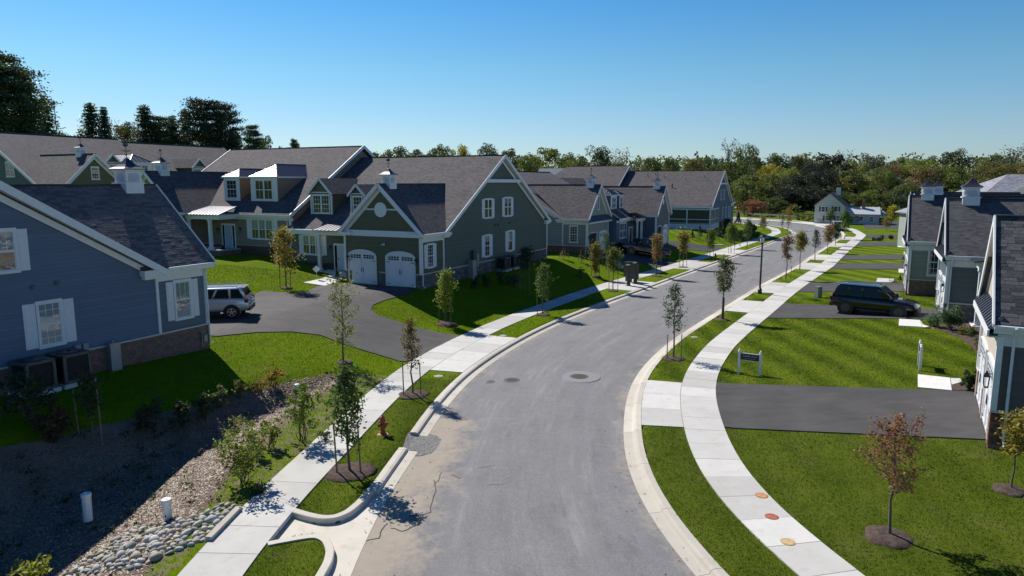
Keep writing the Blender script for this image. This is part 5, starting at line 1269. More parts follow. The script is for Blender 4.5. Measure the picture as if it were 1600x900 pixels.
# px base, top row, crown half width (px), crown low row, shape, leaf count, leaf size, colour, stakes, stake height, mulch ring radius, label
GRN, DGR, YGR, GOLD, ORG, RED, BRN, PNK, LIM = (.060, .105, .018), (.040, .075, .022), (.13, .165, .025), (.26, .20, .03), (.24, .11, .028), (.20, .055, .028), (.14, .085, .04), (.16, .10, .075), (.17, .22, .03)
TREES = [
 ((547, 738), 572, 29, 688, 'oval', 520, .155, (.075, .120, .030), 2, 1.6, .95, 'leafy green young tree nearest the storm inlet, between two stakes'),
 ((645, 617), 497, 19, 572, 'cone', 330, .12, (.13, .10, .03), 2, 1.4, .85, 'brown tinged staked sapling between sidewalk and kerb above the orange hydrant'),
 ((537, 566), 448, 28, 545, 'vase', 330, .15, (.19, .20, .05), 0, 0, .55, 'sparse yellow green sapling without stakes on the lawn by the blue house'),
 ((447, 450), 362, 24, 428, 'oval', 620, .19, (.25, .19, .035), 2, 1.8, .55, 'golden staked tree on the lawn before the tan house'),
 ((695, 505), 428, 14, 484, 'column', 520, .19, (.17, .21, .03), 2, 1.8, .95, 'bright lime green tree in a mulch ring before the green house'),
 ((848, 492), 414, 12, 462, 'oval', 330, .17, (.10, .14, .03), 2, 1.8, .7, 'small green staked tree in the strip where the shadow crosses the sidewalk'),
 ((958, 455), 390, 12, 424, 'oval', 430, .19, (.12, .15, .03), 2, 2.1, .6, 'green staked tree just left of the mailbox posts'),
 ((930, 432), 382, 9, 424, 'column', 480, .20, (.17, .15, .035), 2, 1.9, .7, 'yellowing staked tree on the lawn before the sage house'),
 ((947, 419), 365, 5, 396, 'column', 160, .16, (.08, .12, .03), 2, 1.7, .0, 'thin green staked tree close to the sage house garage'),
 ((1025, 432), 369, 8, 406, 'column', 420, .20, (.21, .14, .045), 2, 2.1, .8, 'slim orange tinged tree in front of the black pickup'),
 ((1067, 418), 366, 10, 392, 'vase', 460, .21, (.22, .17, .04), 2, 1.9, .7, 'round topped yellow brown tree right of the black pickup'),
 ((1109, 407), 360, 8, 387, 'oval', 380, .21, (.12, .16, .035), 2, 1.9, .0, 'green staked tree beside the far red hydrant'),
 ((1142, 396), 352, 12, 382, 'cone', 420, .24, (.11, .16, .03), 2, 1.8, .0, 'bushy green tree right of the far red hydrant'),
 ((1167, 388), 345, 8, 371, 'oval', 300, .22, (.09, .12, .04), 0, 0, .0, 'slender green tree in the strip left of the street lamp head'),
 ((1222, 365), 338, 4, 351, 'oval', 60, .22, (.09, .08, .05), 0, 0, .0, 'almost leafless sapling near the far bend'),
 ((1231, 359), 321, 6, 352, 'column', 160, .26, (.20, .12, .04), 0, 0, .0, 'thin orange leaved tree at the far bend'),
 ((1192, 360), 340, 7, 357, 'oval', 260, .26, (.18, .15, .05), 0, 0, .0, 'yellow brown tree on the lawn corner at the far bend'),
 ((1052, 560), 446, 17, 518, 'oval', 300, .135, (.052, .078, .028), 2, 1.25, .75, 'dark green sapling opposite the white sign, nearest in the right strip'),
 ((1129, 500), 406, 15, 455, 'oval', 520, .16, (.095, .115, .035), 0, 0, .6, 'olive young tree with a wrapped trunk in the right strip'),
 ((1228, 436), 370, 8, 404, 'column', 420, .17, (.20, .125, .085), 1, 1.2, .0, 'slim pinkish brown tree just right of the street lamp'),
 ((1249.5, 422), 366, 10, 392, 'oval', 520, .19, (.19, .17, .03), 0, 0, .0, 'yellow orange tree second beyond the street lamp'),
 ((1273, 408), 360, 7, 387, 'cone', 180, .19, (.06, .07, .05), 0, 0, .0, 'sparse dark grey green tree third beyond the street lamp'),
 ((1293, 395), 354, 8, 378, 'oval', 380, .22, (.22, .13, .06), 0, 0, .0, 'brown orange tree fourth beyond the street lamp'),
 ((1305, 384.5), 350, 6, 372, 'oval', 330, .24, (.06, .09, .03), 0, 0, .0, 'dark green tree fifth beyond the street lamp'),
 ((1319.5, 374), 331, 9, 358, 'cone', 520, .27, (.085, .14, .03), 0, 0, .0, 'dense green tree farthest beyond the street lamp, beside the white car'),
 ((1390, 838), 655, 46, 772, 'oval', 560, .10, (.24, .115, .06), 0, 0, .72, 'red leaved young maple in a mulch ring at lower right'),
 ((1580, 766), 654, 33, 706, 'vase', 260, .15, (.24, .19, .03), 0, 0, .55, 'sparse yellow leaved sapling at the right edge by the brick wall'),
 ((1297, 350), 328, 6, 344, 'oval', 220, .3, (.13, .19, .05), 0, 0, .0, 'small light green tree in front of the distant white house'),
 ((1393, 351), 324, 8, 345, 'oval', 300, .35, (.30, .28, .02), 0, 0, .0, 'bright yellow tree at the end of the right-hand lawns'),
 ((1385, 361), 341, 7, 355, 'oval', 200, .25, (.20, .14, .03), 0, 0, .0, 'small orange tree on the farthest right lawn'),
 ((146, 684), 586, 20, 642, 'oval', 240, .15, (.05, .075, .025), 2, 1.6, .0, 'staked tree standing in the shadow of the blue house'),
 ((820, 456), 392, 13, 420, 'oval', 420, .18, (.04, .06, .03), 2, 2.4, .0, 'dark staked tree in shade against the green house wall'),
]
SUNH = Vector((SUNV.x, SUNV.y, 0)).normalized()
for i, (b, ty, hw, cl, shp, nl, ls, colr, ns, sh, ring, lab) in enumerate(TREES):
    x, y, z = on(*b); D_ = y * math.cos(PITCH) + (CH - z) * math.sin(PITCH)
    mpp = D_ / FPX; h = (b[1] - ty) * mpp * 1.04; cw = 2 * hw * mpp; lo = (b[1] - cl) * mpp * 1.02
    T_ = thing('young_tree', lab, 'tree', (x, y, z), 0, 'young trees along the street')
    tm, cm = sapling(40 + i, h, lo, cw, int(nl * 3.6), ls * .76, max(.02, .011 * h + .008), shp)
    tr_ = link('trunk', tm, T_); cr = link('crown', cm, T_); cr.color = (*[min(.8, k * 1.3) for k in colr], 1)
    if i == 18:
        mb = MB(); mb.tube([(0, 0, -.05), (0, 0, 1.45)], [.085, .075], 8); mb.build('trunk_wrap', plain('brown_tree_wrap', (.07, .045, .035), .8), T_)
    for k in range(ns):
        o = link('stake', stake_mesh(sh), T_); an = .5 + math.pi * k if i != 19 else 0; o.location = (.40 * math.cos(an), .30 * math.sin(an) * (1 if k else -1), 0); o.rotation_euler = (R((k * 7 + i * 3) % 5 - 2), R((k * 5 + i) % 5 - 2), 0)
    if ring: mulch_ring((x, y, z), ring * .78, 'dark mulch ring round the ' + lab.split(',')[0][:46], i)

# --- shrubs
def shrub_mesh(seed, h, wdt, nleaf, lsize, stems=6, ball=True, m=None, cone=False, base_lo=.15):
    rng = np.random.default_rng(seed); mb = MB(); C = []
    if cone:
        u = rng.random(nleaf) ** .75; an = rng.random(nleaf) * 6.283; rr = (1 - u) * wdt / 2 * (.55 + .45 * rng.random(nleaf) ** .5) * (1 + .22 * np.sin(an * 5 + u * 23))
        C = np.stack([rr * np.cos(an), rr * np.sin(an), base_lo + u * (h - base_lo)], 1); limb(mb, (0, 0, -.1), (0, 0, h * .8), .04, .01, rng, 5, .01, 3)
    else:
        for s in range(stems):
            an = s * 2.4 + rng.uniform(-.4, .4); r = wdt / 2 * rng.uniform(.25, .85); tip = np.array([r * math.cos(an), r * math.sin(an), h * rng.uniform(.6, 1.0)])
            pts = limb(mb, (rng.normal() * .05, rng.normal() * .05, -.05), tip, .014, .005, rng, 4, .25, 5)
            for q in range(3):
                st = pts[2 + q]; e2 = st + rng.normal(size=3) * wdt * .16 + np.array([0, 0, h * .08]); limb(mb, st, e2, .006, .002, rng, 3, .1, 3)
                k = max(3, int(nleaf / stems / 3)); C.append(e2 + rng.normal(size=(k, 3)) * min(wdt * .085, .16) * np.array([1, 1, .9]))
        C = np.concatenate(C); C[:, 2] = np.maximum(C[:, 2], base_lo * .3)
    V, F, T = leaves(C, rng.uniform(.6, 1.3, len(C)) * lsize, rng, aspect=.5)
    return mb.mesh('stem', BARK_D, uv=False), leaf_mesh('foliage', V, F, T, m or LEAF)
SHRUBS = [  # base px, height px, width px, leaves, leaf m, colour, cone, name, label
 ((380, 752), 82, 66, 620, .12, (.165, .19, .035), 0, 'multi_stem_shrub', 'large yellow green multi stemmed shrub nearest the river stones'),
 ((472, 688), 88, 42, 520, .12, (.15, .20, .03), 0, 'multi_stem_shrub', 'tall yellow green multi stemmed shrub beside the left sidewalk'),
 ((424, 698), 40, 26, 200, .12, (.16, .19, .03), 0, 'multi_stem_shrub', 'low yellow green shrub between the two tall ones in the swale'),
 ((402, 716), 30, 22, 130, .11, (.13, .16, .03), 0, 'multi_stem_shrub', 'small green shrub just behind the largest swale shrub'),
 ((428, 604), 26, 26, 160, .12, (.24, .15, .03), 0, 'multi_stem_shrub', 'orange tipped shrub at the upper end of the swale'),
 ((405, 612), 16, 28, 110, .11, (.22, .13, .035), 0, 'multi_stem_shrub', 'low orange brown shrub at the edge of the house shadow'),
 ((375, 622), 24, 30, 150, .12, (.12, .13, .03), 0, 'multi_stem_shrub', 'green shrub straddling the edge of the house shadow'),
 ((345, 637), 28, 24, 180, .13, (.12, .13, .05), 0, 'multi_stem_shrub', 'pale tipped shrub in shadow, second of the row by the swale'),
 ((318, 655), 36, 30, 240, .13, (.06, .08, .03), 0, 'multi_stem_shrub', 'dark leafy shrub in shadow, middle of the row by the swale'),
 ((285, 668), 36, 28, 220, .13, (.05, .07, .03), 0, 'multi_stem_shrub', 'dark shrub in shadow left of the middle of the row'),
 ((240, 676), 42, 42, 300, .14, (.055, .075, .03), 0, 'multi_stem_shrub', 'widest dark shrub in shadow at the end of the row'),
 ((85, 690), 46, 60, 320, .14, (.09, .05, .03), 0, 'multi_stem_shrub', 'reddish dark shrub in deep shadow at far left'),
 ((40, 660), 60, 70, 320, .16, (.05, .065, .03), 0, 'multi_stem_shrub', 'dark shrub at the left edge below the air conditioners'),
 ((50, 905), 22, 60, 170, .13, (.22, .24, .03), 0, 'multi_stem_shrub', 'bright yellow green shrub at the bottom left corner'),
 ((402, 772), 12, 34, 220, .06, (.030, .055, .018), 0, 'low_shrub', 'low dark spreading plant at the sidewalk edge by the stones'),
 ((508, 690), 14, 20, 150, .07, (.035, .06, .02), 0, 'low_shrub', 'low dark plant at the sidewalk edge below the tall shrub'),
 ((527, 438), 16, 10, 260, .12, (.035, .06, .02), 1, 'cone_shrub', 'small dark cone evergreen beside the green house garage'),
 ((349, 398), 14, 14, 200, .14, (.03, .05, .02), 1, 'cone_shrub', 'dark cone evergreen at the foot of the tan house porch'),
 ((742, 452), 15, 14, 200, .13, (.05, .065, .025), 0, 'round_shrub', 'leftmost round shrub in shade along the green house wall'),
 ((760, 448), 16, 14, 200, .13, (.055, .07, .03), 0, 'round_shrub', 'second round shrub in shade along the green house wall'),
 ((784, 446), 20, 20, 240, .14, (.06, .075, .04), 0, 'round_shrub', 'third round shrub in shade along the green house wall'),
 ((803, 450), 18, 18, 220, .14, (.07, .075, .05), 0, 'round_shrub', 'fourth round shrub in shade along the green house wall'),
 ((881, 405), 17, 19, 420, .14, (.11, .10, .06), 1, 'round_shrub', 'pinkish grey bush left of the sage house window'),
 ((909, 410), 20, 15, 380, .14, (.10, .09, .055), 1, 'round_shrub', 'pinkish grey bush right of the sage house window'),
 ((908, 436), 16, 12, 140, .14, (.09, .12, .04), 0, 'round_shrub', 'small loose bush on the sage house lawn'),
 ((1081.5, 374), 14, 8, 260, .2, (.055, .09, .03), 1, 'cone_evergreen', 'smallest cone evergreen at the left of the screened porch row'),
 ((1093, 373.5), 21, 10, 360, .2, (.045, .08, .03), 1, 'cone_evergreen', 'second cone evergreen in the screened porch row'),
 ((1109, 378), 17, 13, 360, .2, (.08, .125, .03), 1, 'cone_evergreen', 'light green cone evergreen below the screened porch corner'),
 ((1124, 374), 28, 13, 460, .22, (.045, .08, .03), 1, 'cone_evergreen', 'tall cone evergreen right of the screened porch corner'),
 ((1133, 371), 22, 14, 420, .22, (.035, .06, .03), 1, 'cone_evergreen', 'dark cone evergreen behind the tall one by the porch'),
 ((1150, 376), 20, 12, 340, .22, (.07, .11, .03), 1, 'cone_evergreen', 'right hand cone evergreen on the far left lawn'),
 ((1153, 353), 21, 13, 520, .3, (.018, .035, .015), 1, 'cone_evergreen', 'darkest cone evergreen at the corner of the screened porch house'),
 ((1140, 354), 14, 10, 320, .3, (.02, .035, .018), 1, 'cone_evergreen', 'dark cone evergreen left of the darkest one'),
 ((1175, 367), 12, 18, 260, .3, (.03, .05, .02), 0, 'round_shrub', 'dark low bush beyond the street lamp head'),
 ((1484, 517), 33, 36, 1500, .10, (.085, .13, .065), 0, 'feathery_shrub', 'big feathery blue green shrub by the slate house walk'),
 ((1458, 512), 20, 26, 700, .09, (.10, .145, .075), 0, 'feathery_shrub', 'smaller feathery shrub behind the white walk slab'),
 ((1503, 524), 12, 14, 200, .08, (.16, .16, .03), 0, 'round_shrub', 'yellow green low plant right of the feathery shrub'),
 ((1518, 527), 13, 14, 220, .08, (.08, .11, .03), 0, 'round_shrub', 'green plant in the bed by the charcoal house'),
 ((1530, 540), 12, 14, 220, .08, (.14, .14, .06), 0, 'round_shrub', 'pale plant in the bed close to the charcoal house wall'),
 ((1528, 548), 9, 10, 120, .07, (.20, .17, .03), 0, 'round_shrub', 'golden plant at the corner of the bed by the charcoal house'),
 ((1513, 611), 27, 18, 800, .07, (.035, .065, .018), 0, 'round_shrub', 'dark round bush between the front walk and the brick pillar'),
 ((1406, 441), 10, 8, 200, .10, (.03, .05, .02), 1, 'cone_shrub', 'small dark cone bush by the sage grey house garage'),
 ((1396, 442), 5, 12, 90, .08, (.14, .16, .04), 0, 'round_shrub', 'low pale plant by the sage grey house garage'),
 ((1392, 374), 6, 7, 120, .2, (.09, .04, .035), 0, 'round_shrub', 'reddish bush in the bed across the right-hand lawns'),
 ((1378, 375), 5, 8, 100, .2, (.06, .08, .03), 0, 'round_shrub', 'green bush in the bed across the right-hand lawns'),
]
for i, (b, hp, wp, nl, ls, colr, cone, nm, lab) in enumerate(SHRUBS):
    x, y, z = on(*b); mpp = y * 1.02 / FPX
    T_ = thing(nm, lab, 'shrub', (x, y, z), 0, 'shrubs and low plants')
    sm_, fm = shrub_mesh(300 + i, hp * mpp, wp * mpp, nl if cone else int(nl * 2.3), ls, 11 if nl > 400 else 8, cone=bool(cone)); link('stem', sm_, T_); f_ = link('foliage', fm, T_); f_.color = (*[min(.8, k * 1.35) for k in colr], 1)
# ground cover tufts scattered through the swale
rng = np.random.default_rng(8); sp_ = np.array([p[:2] for p in SWALE]); lo_, hi_ = sp_.min(0), sp_.max(0); lo_ = np.maximum(lo_, (-22, 11)); q = lo_ + (hi_ - lo_) * rng.random((2600, 2)); q = q[pdist(q, SWALE) > .5]
q = q[(rng.random(len(q)) < .16)]; z = terr(q); C, ln = [], []
for (x, y), zz in zip(q, z):
    k = rng.integers(6, 26); s_ = rng.uniform(.05, .2); C.append(np.array([x, y, zz + .05]) + rng.normal(size=(k, 3)) * s_ * np.array([1, 1, .5])); ln.append(np.full(k, rng.random()))
C = np.concatenate(C); V, F, T = leaves(C, rng.uniform(.05, .13, len(C)), rng, tone=np.concatenate(ln)); o = link('swale_ground_cover', leaf_mesh('swale_ground_cover', V, F, T, LEAF)); o.color = (.055, .075, .022, 1); tag(o, 'small green plants dotted through the mulched swale', 'ground cover', kind='stuff')
# bark litter: loose chips give the mulch its rough look
q = lo_ + (hi_ - lo_) * rng.random((60000, 2)); q = q[pdist(q, SWALE) > .75 + rng.random(len(q)) * .6]; z = terr(q) + .012
C = np.column_stack([q, z]); n = len(C); an = rng.random(n) * 6.283; L_ = rng.uniform(.03, .09, n); tl = rng.uniform(-.4, .4, n); d = np.stack([np.cos(an) * L_, np.sin(an) * L_, tl * L_], 1); s_ = np.stack([-np.sin(an) * .014, np.cos(an) * .014, np.zeros(n)], 1)
V = np.stack([C - d / 2 - s_, C - d / 2 + s_, C + d / 2 + s_, C + d / 2 - s_], 1).reshape(-1, 3); F = np.arange(4 * n).reshape(n, 4); T = np.repeat(rng.random(n), 4)
CHIP = leaf_mat('bark_chip', .0, .75); o = link('bark_mulch', leaf_mesh('bark_mulch', V, F, T, CHIP)); o.color = (.27, .20, .15, 1); tag(o, 'loose bark chips over the drainage swale', 'mulch', kind='stuff')

# --- grass blades on the nearer lawns
def lawn_mask(P):
    dl, dr, wl, wr_ = fd('CL', P), fd('CR', P), fd('WL', P), fd('WR', P); dw, dv = np.abs(wl), np.abs(wr_)
    m = ((dl > .61) | (dr < -.61)) & (dw > .705) & (dv > .685) & (pdist(P, SWALE) < .9) & ~inpoly(P, INLET)
    for d in DRIVES: m &= ~inpoly(P, d)
    for poly in ([on(1434, 585), on(1504, 592), on(1504, 606), on(1434, 607)], [on(1404, 498), on(1440, 500), on(1462, 514), on(1404, 511)], [on(474, 441), on(541, 425), on(541, 432), on(508, 448)]): m &= ~inpoly(P, poly)
    for yy0, yy1 in ((23.9, 29.9), (45.5, 50.5)): m &= ~((dr < 0) & (dv < 9) & (P[:, 1] > yy0) & (P[:, 1] < yy1) & (wr_ > 0))
    m &= ~((P[:, 1] > 30.7) & (P[:, 1] < 38.2) & (dl > 0) & (wl < 0))
    m &= ~inpoly(P, [at(640, 672), at(700, 682), at(690, 706), at(618, 698)])
    return m
rng = np.random.default_rng(3); N_ = 560000
P = np.stack([rng.uniform(-26, 34, N_), 11.5 + 40 * rng.random(N_) ** 1.7], 1)
P = P[np.abs(P[:, 0]) < P[:, 1] * .80 + 1.5]; P = P[lawn_mask(P)]
# keep the court shadow and the houses free of wasted blades
z = terr(P); keep = (z > -.39) & ~((fd('WL', P) > .7) & (fd('WL', P) < 2.6) & (P[:, 1] < 30.5) & (rng.random(len(P)) < .6)); P, z = P[keep], z[keep]; n = len(P)
hgt = rng.uniform(.022, .055, n) * np.interp(P[:, 1], [12, 50], [1, 1.25]); wd = rng.uniform(.006, .011, n) * np.interp(P[:, 1], [12, 50], [1, 2.4]); an = rng.random(n) * 6.283; le = rng.normal(size=(n, 2)) * .018
B_ = np.column_stack([P, z]); s_ = np.stack([np.cos(an) * wd, np.sin(an) * wd, np.zeros(n)], 1); tp = B_ + np.column_stack([le, hgt])
V = np.stack([B_ - s_, B_ + s_, tp], 1).reshape(-1, 3); F = np.arange(3 * n).reshape(n, 3)
def blade_mat():
    t = NT('grass_blade'); W = t.coord('World'); c, _, _ = grass_colour(t, W, t.n('Attribute', attribute_name='vivid').outputs['Fac']); tn = t.n('Attribute', attribute_name='tone').outputs['Fac']
    c = t.mix(1.0, c, t.ramp(tn, 0, 1, (.82, .85, .8), (1.32, 1.28, 1.1)), 'MULTIPLY'); t.out(c, .6, None, 0, .25)
    tr = t.n('BsdfTranslucent'); t.set(tr.inputs[0], c); m = t.n('MixShader'); m.inputs[0].default_value = .35; t.set(m.inputs[1], t.b.outputs[0]); t.set(m.inputs[2], tr.outputs[0]); t.set(t.t.nodes['Material Output'].inputs[0], m.outputs[0]); return t.mat
gm = leaf_mesh('grass', V, F, np.repeat(rng.random(n), 3), blade_mat()); gm.attributes.new('vivid', 'FLOAT', 'POINT').data.foreach_set('value', np.repeat(vivid_of(P), 3).astype('f'))
tag(link('grass', gm), 'short mown grass blades on the nearer lawns', 'grass', kind='stuff')

# --- woods beyond: trees with their own crowns, in a few shapes
def far_tree(seed, kind):
    """unit tree, 1 m high; crown of clumped leaf faces"""
    rng = np.random.default_rng(seed); mb = MB(); C = []; tones = []
    if kind == 'broad':
        limb(mb, (0, 0, -.05), (rng.normal() * .02, rng.normal() * .02, .55), .022, .010, rng, 6, .05, 4); nc = 40
        for i in range(nc):
            u = rng.random(); z = .12 + .82 * (i + rng.random()) / nc; r = .40 * math.sin(math.pi * min(1, max(.12, (z - .06) / .98))) ** .55 * math.sqrt(rng.random()); an = rng.random() * 6.283
            c = np.array([r * math.cos(an), r * math.sin(an), z]); 
            if i % 2 == 0: limb(mb, (0, 0, z * .55), c, .008, .002, rng, 4, .2, 3)
            k = int(rng.integers(140, 200)); sg = rng.uniform(.055, .10); p = rng.normal(size=(k, 3)); p /= np.linalg.norm(p, axis=1)[:, None]; p *= (rng.random(k) ** .3)[:, None] * sg * 1.5; C.append(c + p * np.array([1, 1, .8])); tones.append(np.clip(rng.random() * .55 + rng.random(k) * .45, 0, 1))
        ls = .029
    elif kind == 'airy':
        limb(mb, (0, 0, -.05), (0, 0, .85), .016, .004, rng, 6, .06, 5); nc = 26
        for i in range(nc):
            z = .35 + .62 * (i + rng.random()) / nc; r = .30 * math.sqrt(rng.random()) * (1 - .35 * (z - .35)); an = rng.random() * 6.283; c = np.array([r * math.cos(an), r * math.sin(an), z]); limb(mb, (0, 0, z * .72), c, .007, .002, rng, 4, .15, 3)
            k = int(rng.integers(30, 50)); C.append(c + rng.normal(size=(k, 3)) * .042); tones.append(rng.random(k))
        ls = .028
    elif kind == 'spruce':
        limb(mb, (0, 0, -.05), (0, 0, .97), .016, .003, rng, 6, .01, 4)
        for t in range(30):
            z = .08 + .915 * t / 30 + rng.uniform(-.006, .006); r = .23 * ((1 - z) / .92) ** .9 + .004; nb = 10
            for b_ in range(nb):
                an = b_ * 6.283 / nb + t * .7 + rng.uniform(-.3, .3); rr = r * rng.uniform(.65, 1.15); k = 26; s = np.linspace(.1, 1, k)
                C.append(np.stack([rr * s * math.cos(an), rr * s * math.sin(an), z - .06 * s * rr / .2 + .035 * (s > .75)], 1) + rng.normal(size=(k, 3)) * np.array([.012, .012, .0075])); tones.append(np.clip(rng.random() * .5 + .5 * s, 0, 1))
                if b_ % 3 == 0: limb(mb, (0, 0, z), (rr * .8 * math.cos(an), rr * .8 * math.sin(an), z - .04), .004, .001, rng, 3, .05, 3)
        ls = .016
    else:                                                          # pine: bare trunk, flat tiers of needles
        limb(mb, (0, 0, -.05), (.02, .01, .96), .018, .005, rng, 6, .03, 6)
        for t in range(15):
            z = .20 + .78 * t / 15 + rng.uniform(-.016, .016); nb = 6
            for b_ in range(nb):
                an = b_ * 1.05 + t * .8 + rng.uniform(-.4, .4); r = (.30 if z < .82 else .30 * (1.04 - z) / .22) * rng.uniform(.45, 1.1) * (1 - .3 * abs(z - .6)); tip = np.array([r * math.cos(an), r * math.sin(an), z + r * rng.uniform(-.02, .26)]); limb(mb, (0, 0, z - .01), tip, .006, .002, rng, 4, .08, 3)
                for q in (.4, .6, .8, 1.0): k = 74; C.append(np.array([0, 0, z]) * (1 - q) + tip * q + rng.normal(size=(k, 3)) * np.array([.038, .038, .0125])); tones.append(np.clip(rng.random() * .4 + rng.random(k) * .6, 0, 1))
        ls = .016
    C = np.concatenate(C); T0_ = np.concatenate(tones); V, F, T = leaves(C, rng.uniform(.6, 1.3, len(C)) * ls, rng, aspect=.75, tri=False, tone=T0_)
    return mb.mesh('trunk', BARK_D, uv=False), leaf_mesh('crown', V, F, T, NEEDLE if kind in ('spruce', 'pine') else FAR_LEAF)
KIND = {k: [far_tree(900 + 17 * i + 5 * j, k) for j in range(n_)] for i, (k, n_) in enumerate((('broad', 6), ('airy', 3), ('spruce', 2), ('pine', 3)))}
rnd = random.Random(11)
def wood(kind, px, ty, Y, wpx, colr, label, group, hmin=None, name=None):
    """a tree whose top shows at row ty, standing Y metres away"""
    x = (px - 800) / FPX * Y * 1.0; z0 = float(rise(np.array([[x, Y]]))[0]); c, s = math.cos(PITCH), math.sin(PITCH)
    d = (c + (450 - ty) / FPX * s, (450 - ty) / FPX * c - s); zt = CH + Y / d[0] * d[1]; h = zt - z0
    if hmin: h = max(h, hmin)
    nm = name or {'broad': 'broadleaf_tree', 'airy': 'thin_crowned_tree', 'spruce': 'spruce_tree', 'pine': 'pine_tree'}[kind]
    T_ = thing(nm, label, 'tree', (x, Y, z0), rnd.uniform(0, 6.28), group); tm, cm = rnd.choice(KIND[kind]); wm = wpx / FPX * Y
    nat = {'broad': .84, 'airy': .64, 'spruce': .46, 'pine': .58}[kind]; sx = wm / nat; colr = [k * 1.35 for k in colr] if kind in ('broad', 'airy') else colr
    for nm_, me_ in (('trunk', tm), ('crown', cm)): o = link(nm_, me_, T_); o.scale = (sx, sx, h); o.color = (*colr, 1)
    return T_
GA, GB_, GC, GD = (.085, .105, .028), (.115, .140, .030), (.055, .072, .028), (.16, .175, .030)
OL, RU, YE, GY_ = (.145, .135, .038), (.165, .115, .045), (.27, .22, .028), (.125, .13, .08)
NC = (.072, .108, .046); ND = (.088, .122, .050)
for k, px, ty, Y, wd_, c, lab in [
 ('pine', -25, 70, 112, 150, NC, 'huge dark pine cut by the left edge'), ('pine', 28, 80, 118, 120, NC, 'tall dark pine at the far left'), ('spruce', 62, 110, 122, 130, ND, 'dense spruce right of the tall far left pine'),
 ('spruce', 88, 150, 128, 110, NC, 'lower spruce stepping down from the far left pines'), ('spruce', 158, 163, 150, 105, NC, 'lone dark spruce between two gaps of sky'), ('spruce', 178, 168, 152, 75, ND, 'smaller spruce touching the lone dark one'),
 ('spruce', 240, 166, 150, 110, ND, 'pointed pine behind the cupola at left'), ('pine', 262, 178, 152, 60, NC, 'pine right of the pointed one'), ('spruce', 282, 182, 155, 80, NC, 'narrow dark spruce left of the tall flat topped pine'),
 ('spruce', 302, 172, 155, 85, ND, 'spruce close beside the tall flat topped pine'), ('pine', 332, 152, 140, 84, (.03, .05, .024), 'tall flat topped pine with open branches'), ('pine', 362, 158, 146, 54, (.03, .048, .022), 'pine leaning right of the flat topped one'), ('pine', 403, 192, 160, 34, NC, 'small pine showing above the tan roof'), ('pine', 466, 214, 170, 18, NC, 'pine tip just above the tan ridge')]:
    wood(k, px, ty, Y, wd_, c, lab, 'dark conifers behind the left houses')
for k, px, ty, Y, wd_, c, lab in [('broad', 120, 210, 150, 60, GA, 'green tree low between the left conifers'), ('broad', 100, 206, 160, 60, GC, 'dark broadleaf filling the gap right of the far left pines'), ('broad', 140, 204, 165, 56, GB_, 'light green broadleaf left of the lone spruce'), ('broad', 222, 192, 166, 54, GC, 'dark broadleaf behind the yellow green tree'), ('broad', 256, 198, 168, 60, GA, 'green broadleaf low behind the left cupola'), ('broad', 290, 200, 170, 60, GC, 'dark broadleaf under the narrow spruces'), ('broad', 345, 196, 166, 70, GA, 'green broadleaf under the tall flat topped pine'), ('broad', 378, 204, 168, 60, GC, 'dark broadleaf left of the small pine'), ('broad', 40, 176, 150, 90, GC, 'dark broadleaf between the two tallest pines'), ('broad', 415, 212, 172, 50, GA, 'low green broadleaf by the small pine'), ('broad', 200, 194, 155, 56, (.10, .10, .025), 'yellow green tree below the lone spruce'), ('airy', 192, 190, 158, 30, OL, 'thin brownish tree behind the yellow green one'),
 ('broad', 640, 228, 230, 60, GC, 'dark tree above the green roof ridge, left'), ('broad', 690, 226, 225, 46, GA, 'green tree above the green roof ridge, middle'), ('broad', 716, 227, 235, 50, YE, 'golden tree above the green house ridge'), ('broad', 600, 234, 240, 50, GA, 'low green tree by the tan gable tip'), ('broad', 762, 224, 230, 46, GC, 'dark crowned tree above the green gable tip'), ('broad', 800, 232, 235, 60, GA, 'tree just right of the green gable tip'),
 ('broad', 852, 229, 225, 84, GD, 'bright yellow green tree behind the sage roof'), ('broad', 828, 240, 215, 50, GB_, 'mid green tree left of the bright one'), ('broad', 895, 238, 230, 50, GB_, 'green tree right of the bright one'), ('broad', 934, 229, 228, 62, GC, 'round dark tree above the long grey roof'), ('airy', 970, 233, 240, 44, GY_, 'greyish tree above the long grey roof'), ('broad', 962, 250, 220, 50, GB_, 'lower green tree above the long grey roof'),
 ('broad', 1010, 245, 235, 60, GA, 'green tree right of the greyish one'), ('broad', 1040, 246, 240, 50, GA, 'green tree behind the screened porch ridge'), ('broad', 1075, 246, 225, 54, OL, 'olive tree above the screened porch roof'), ('broad', 1105, 244, 230, 50, GA, 'green tree beside the porch house gable tip')]:
    wood(k, px, ty, Y, wd_, c, lab, 'trees behind the left houses')
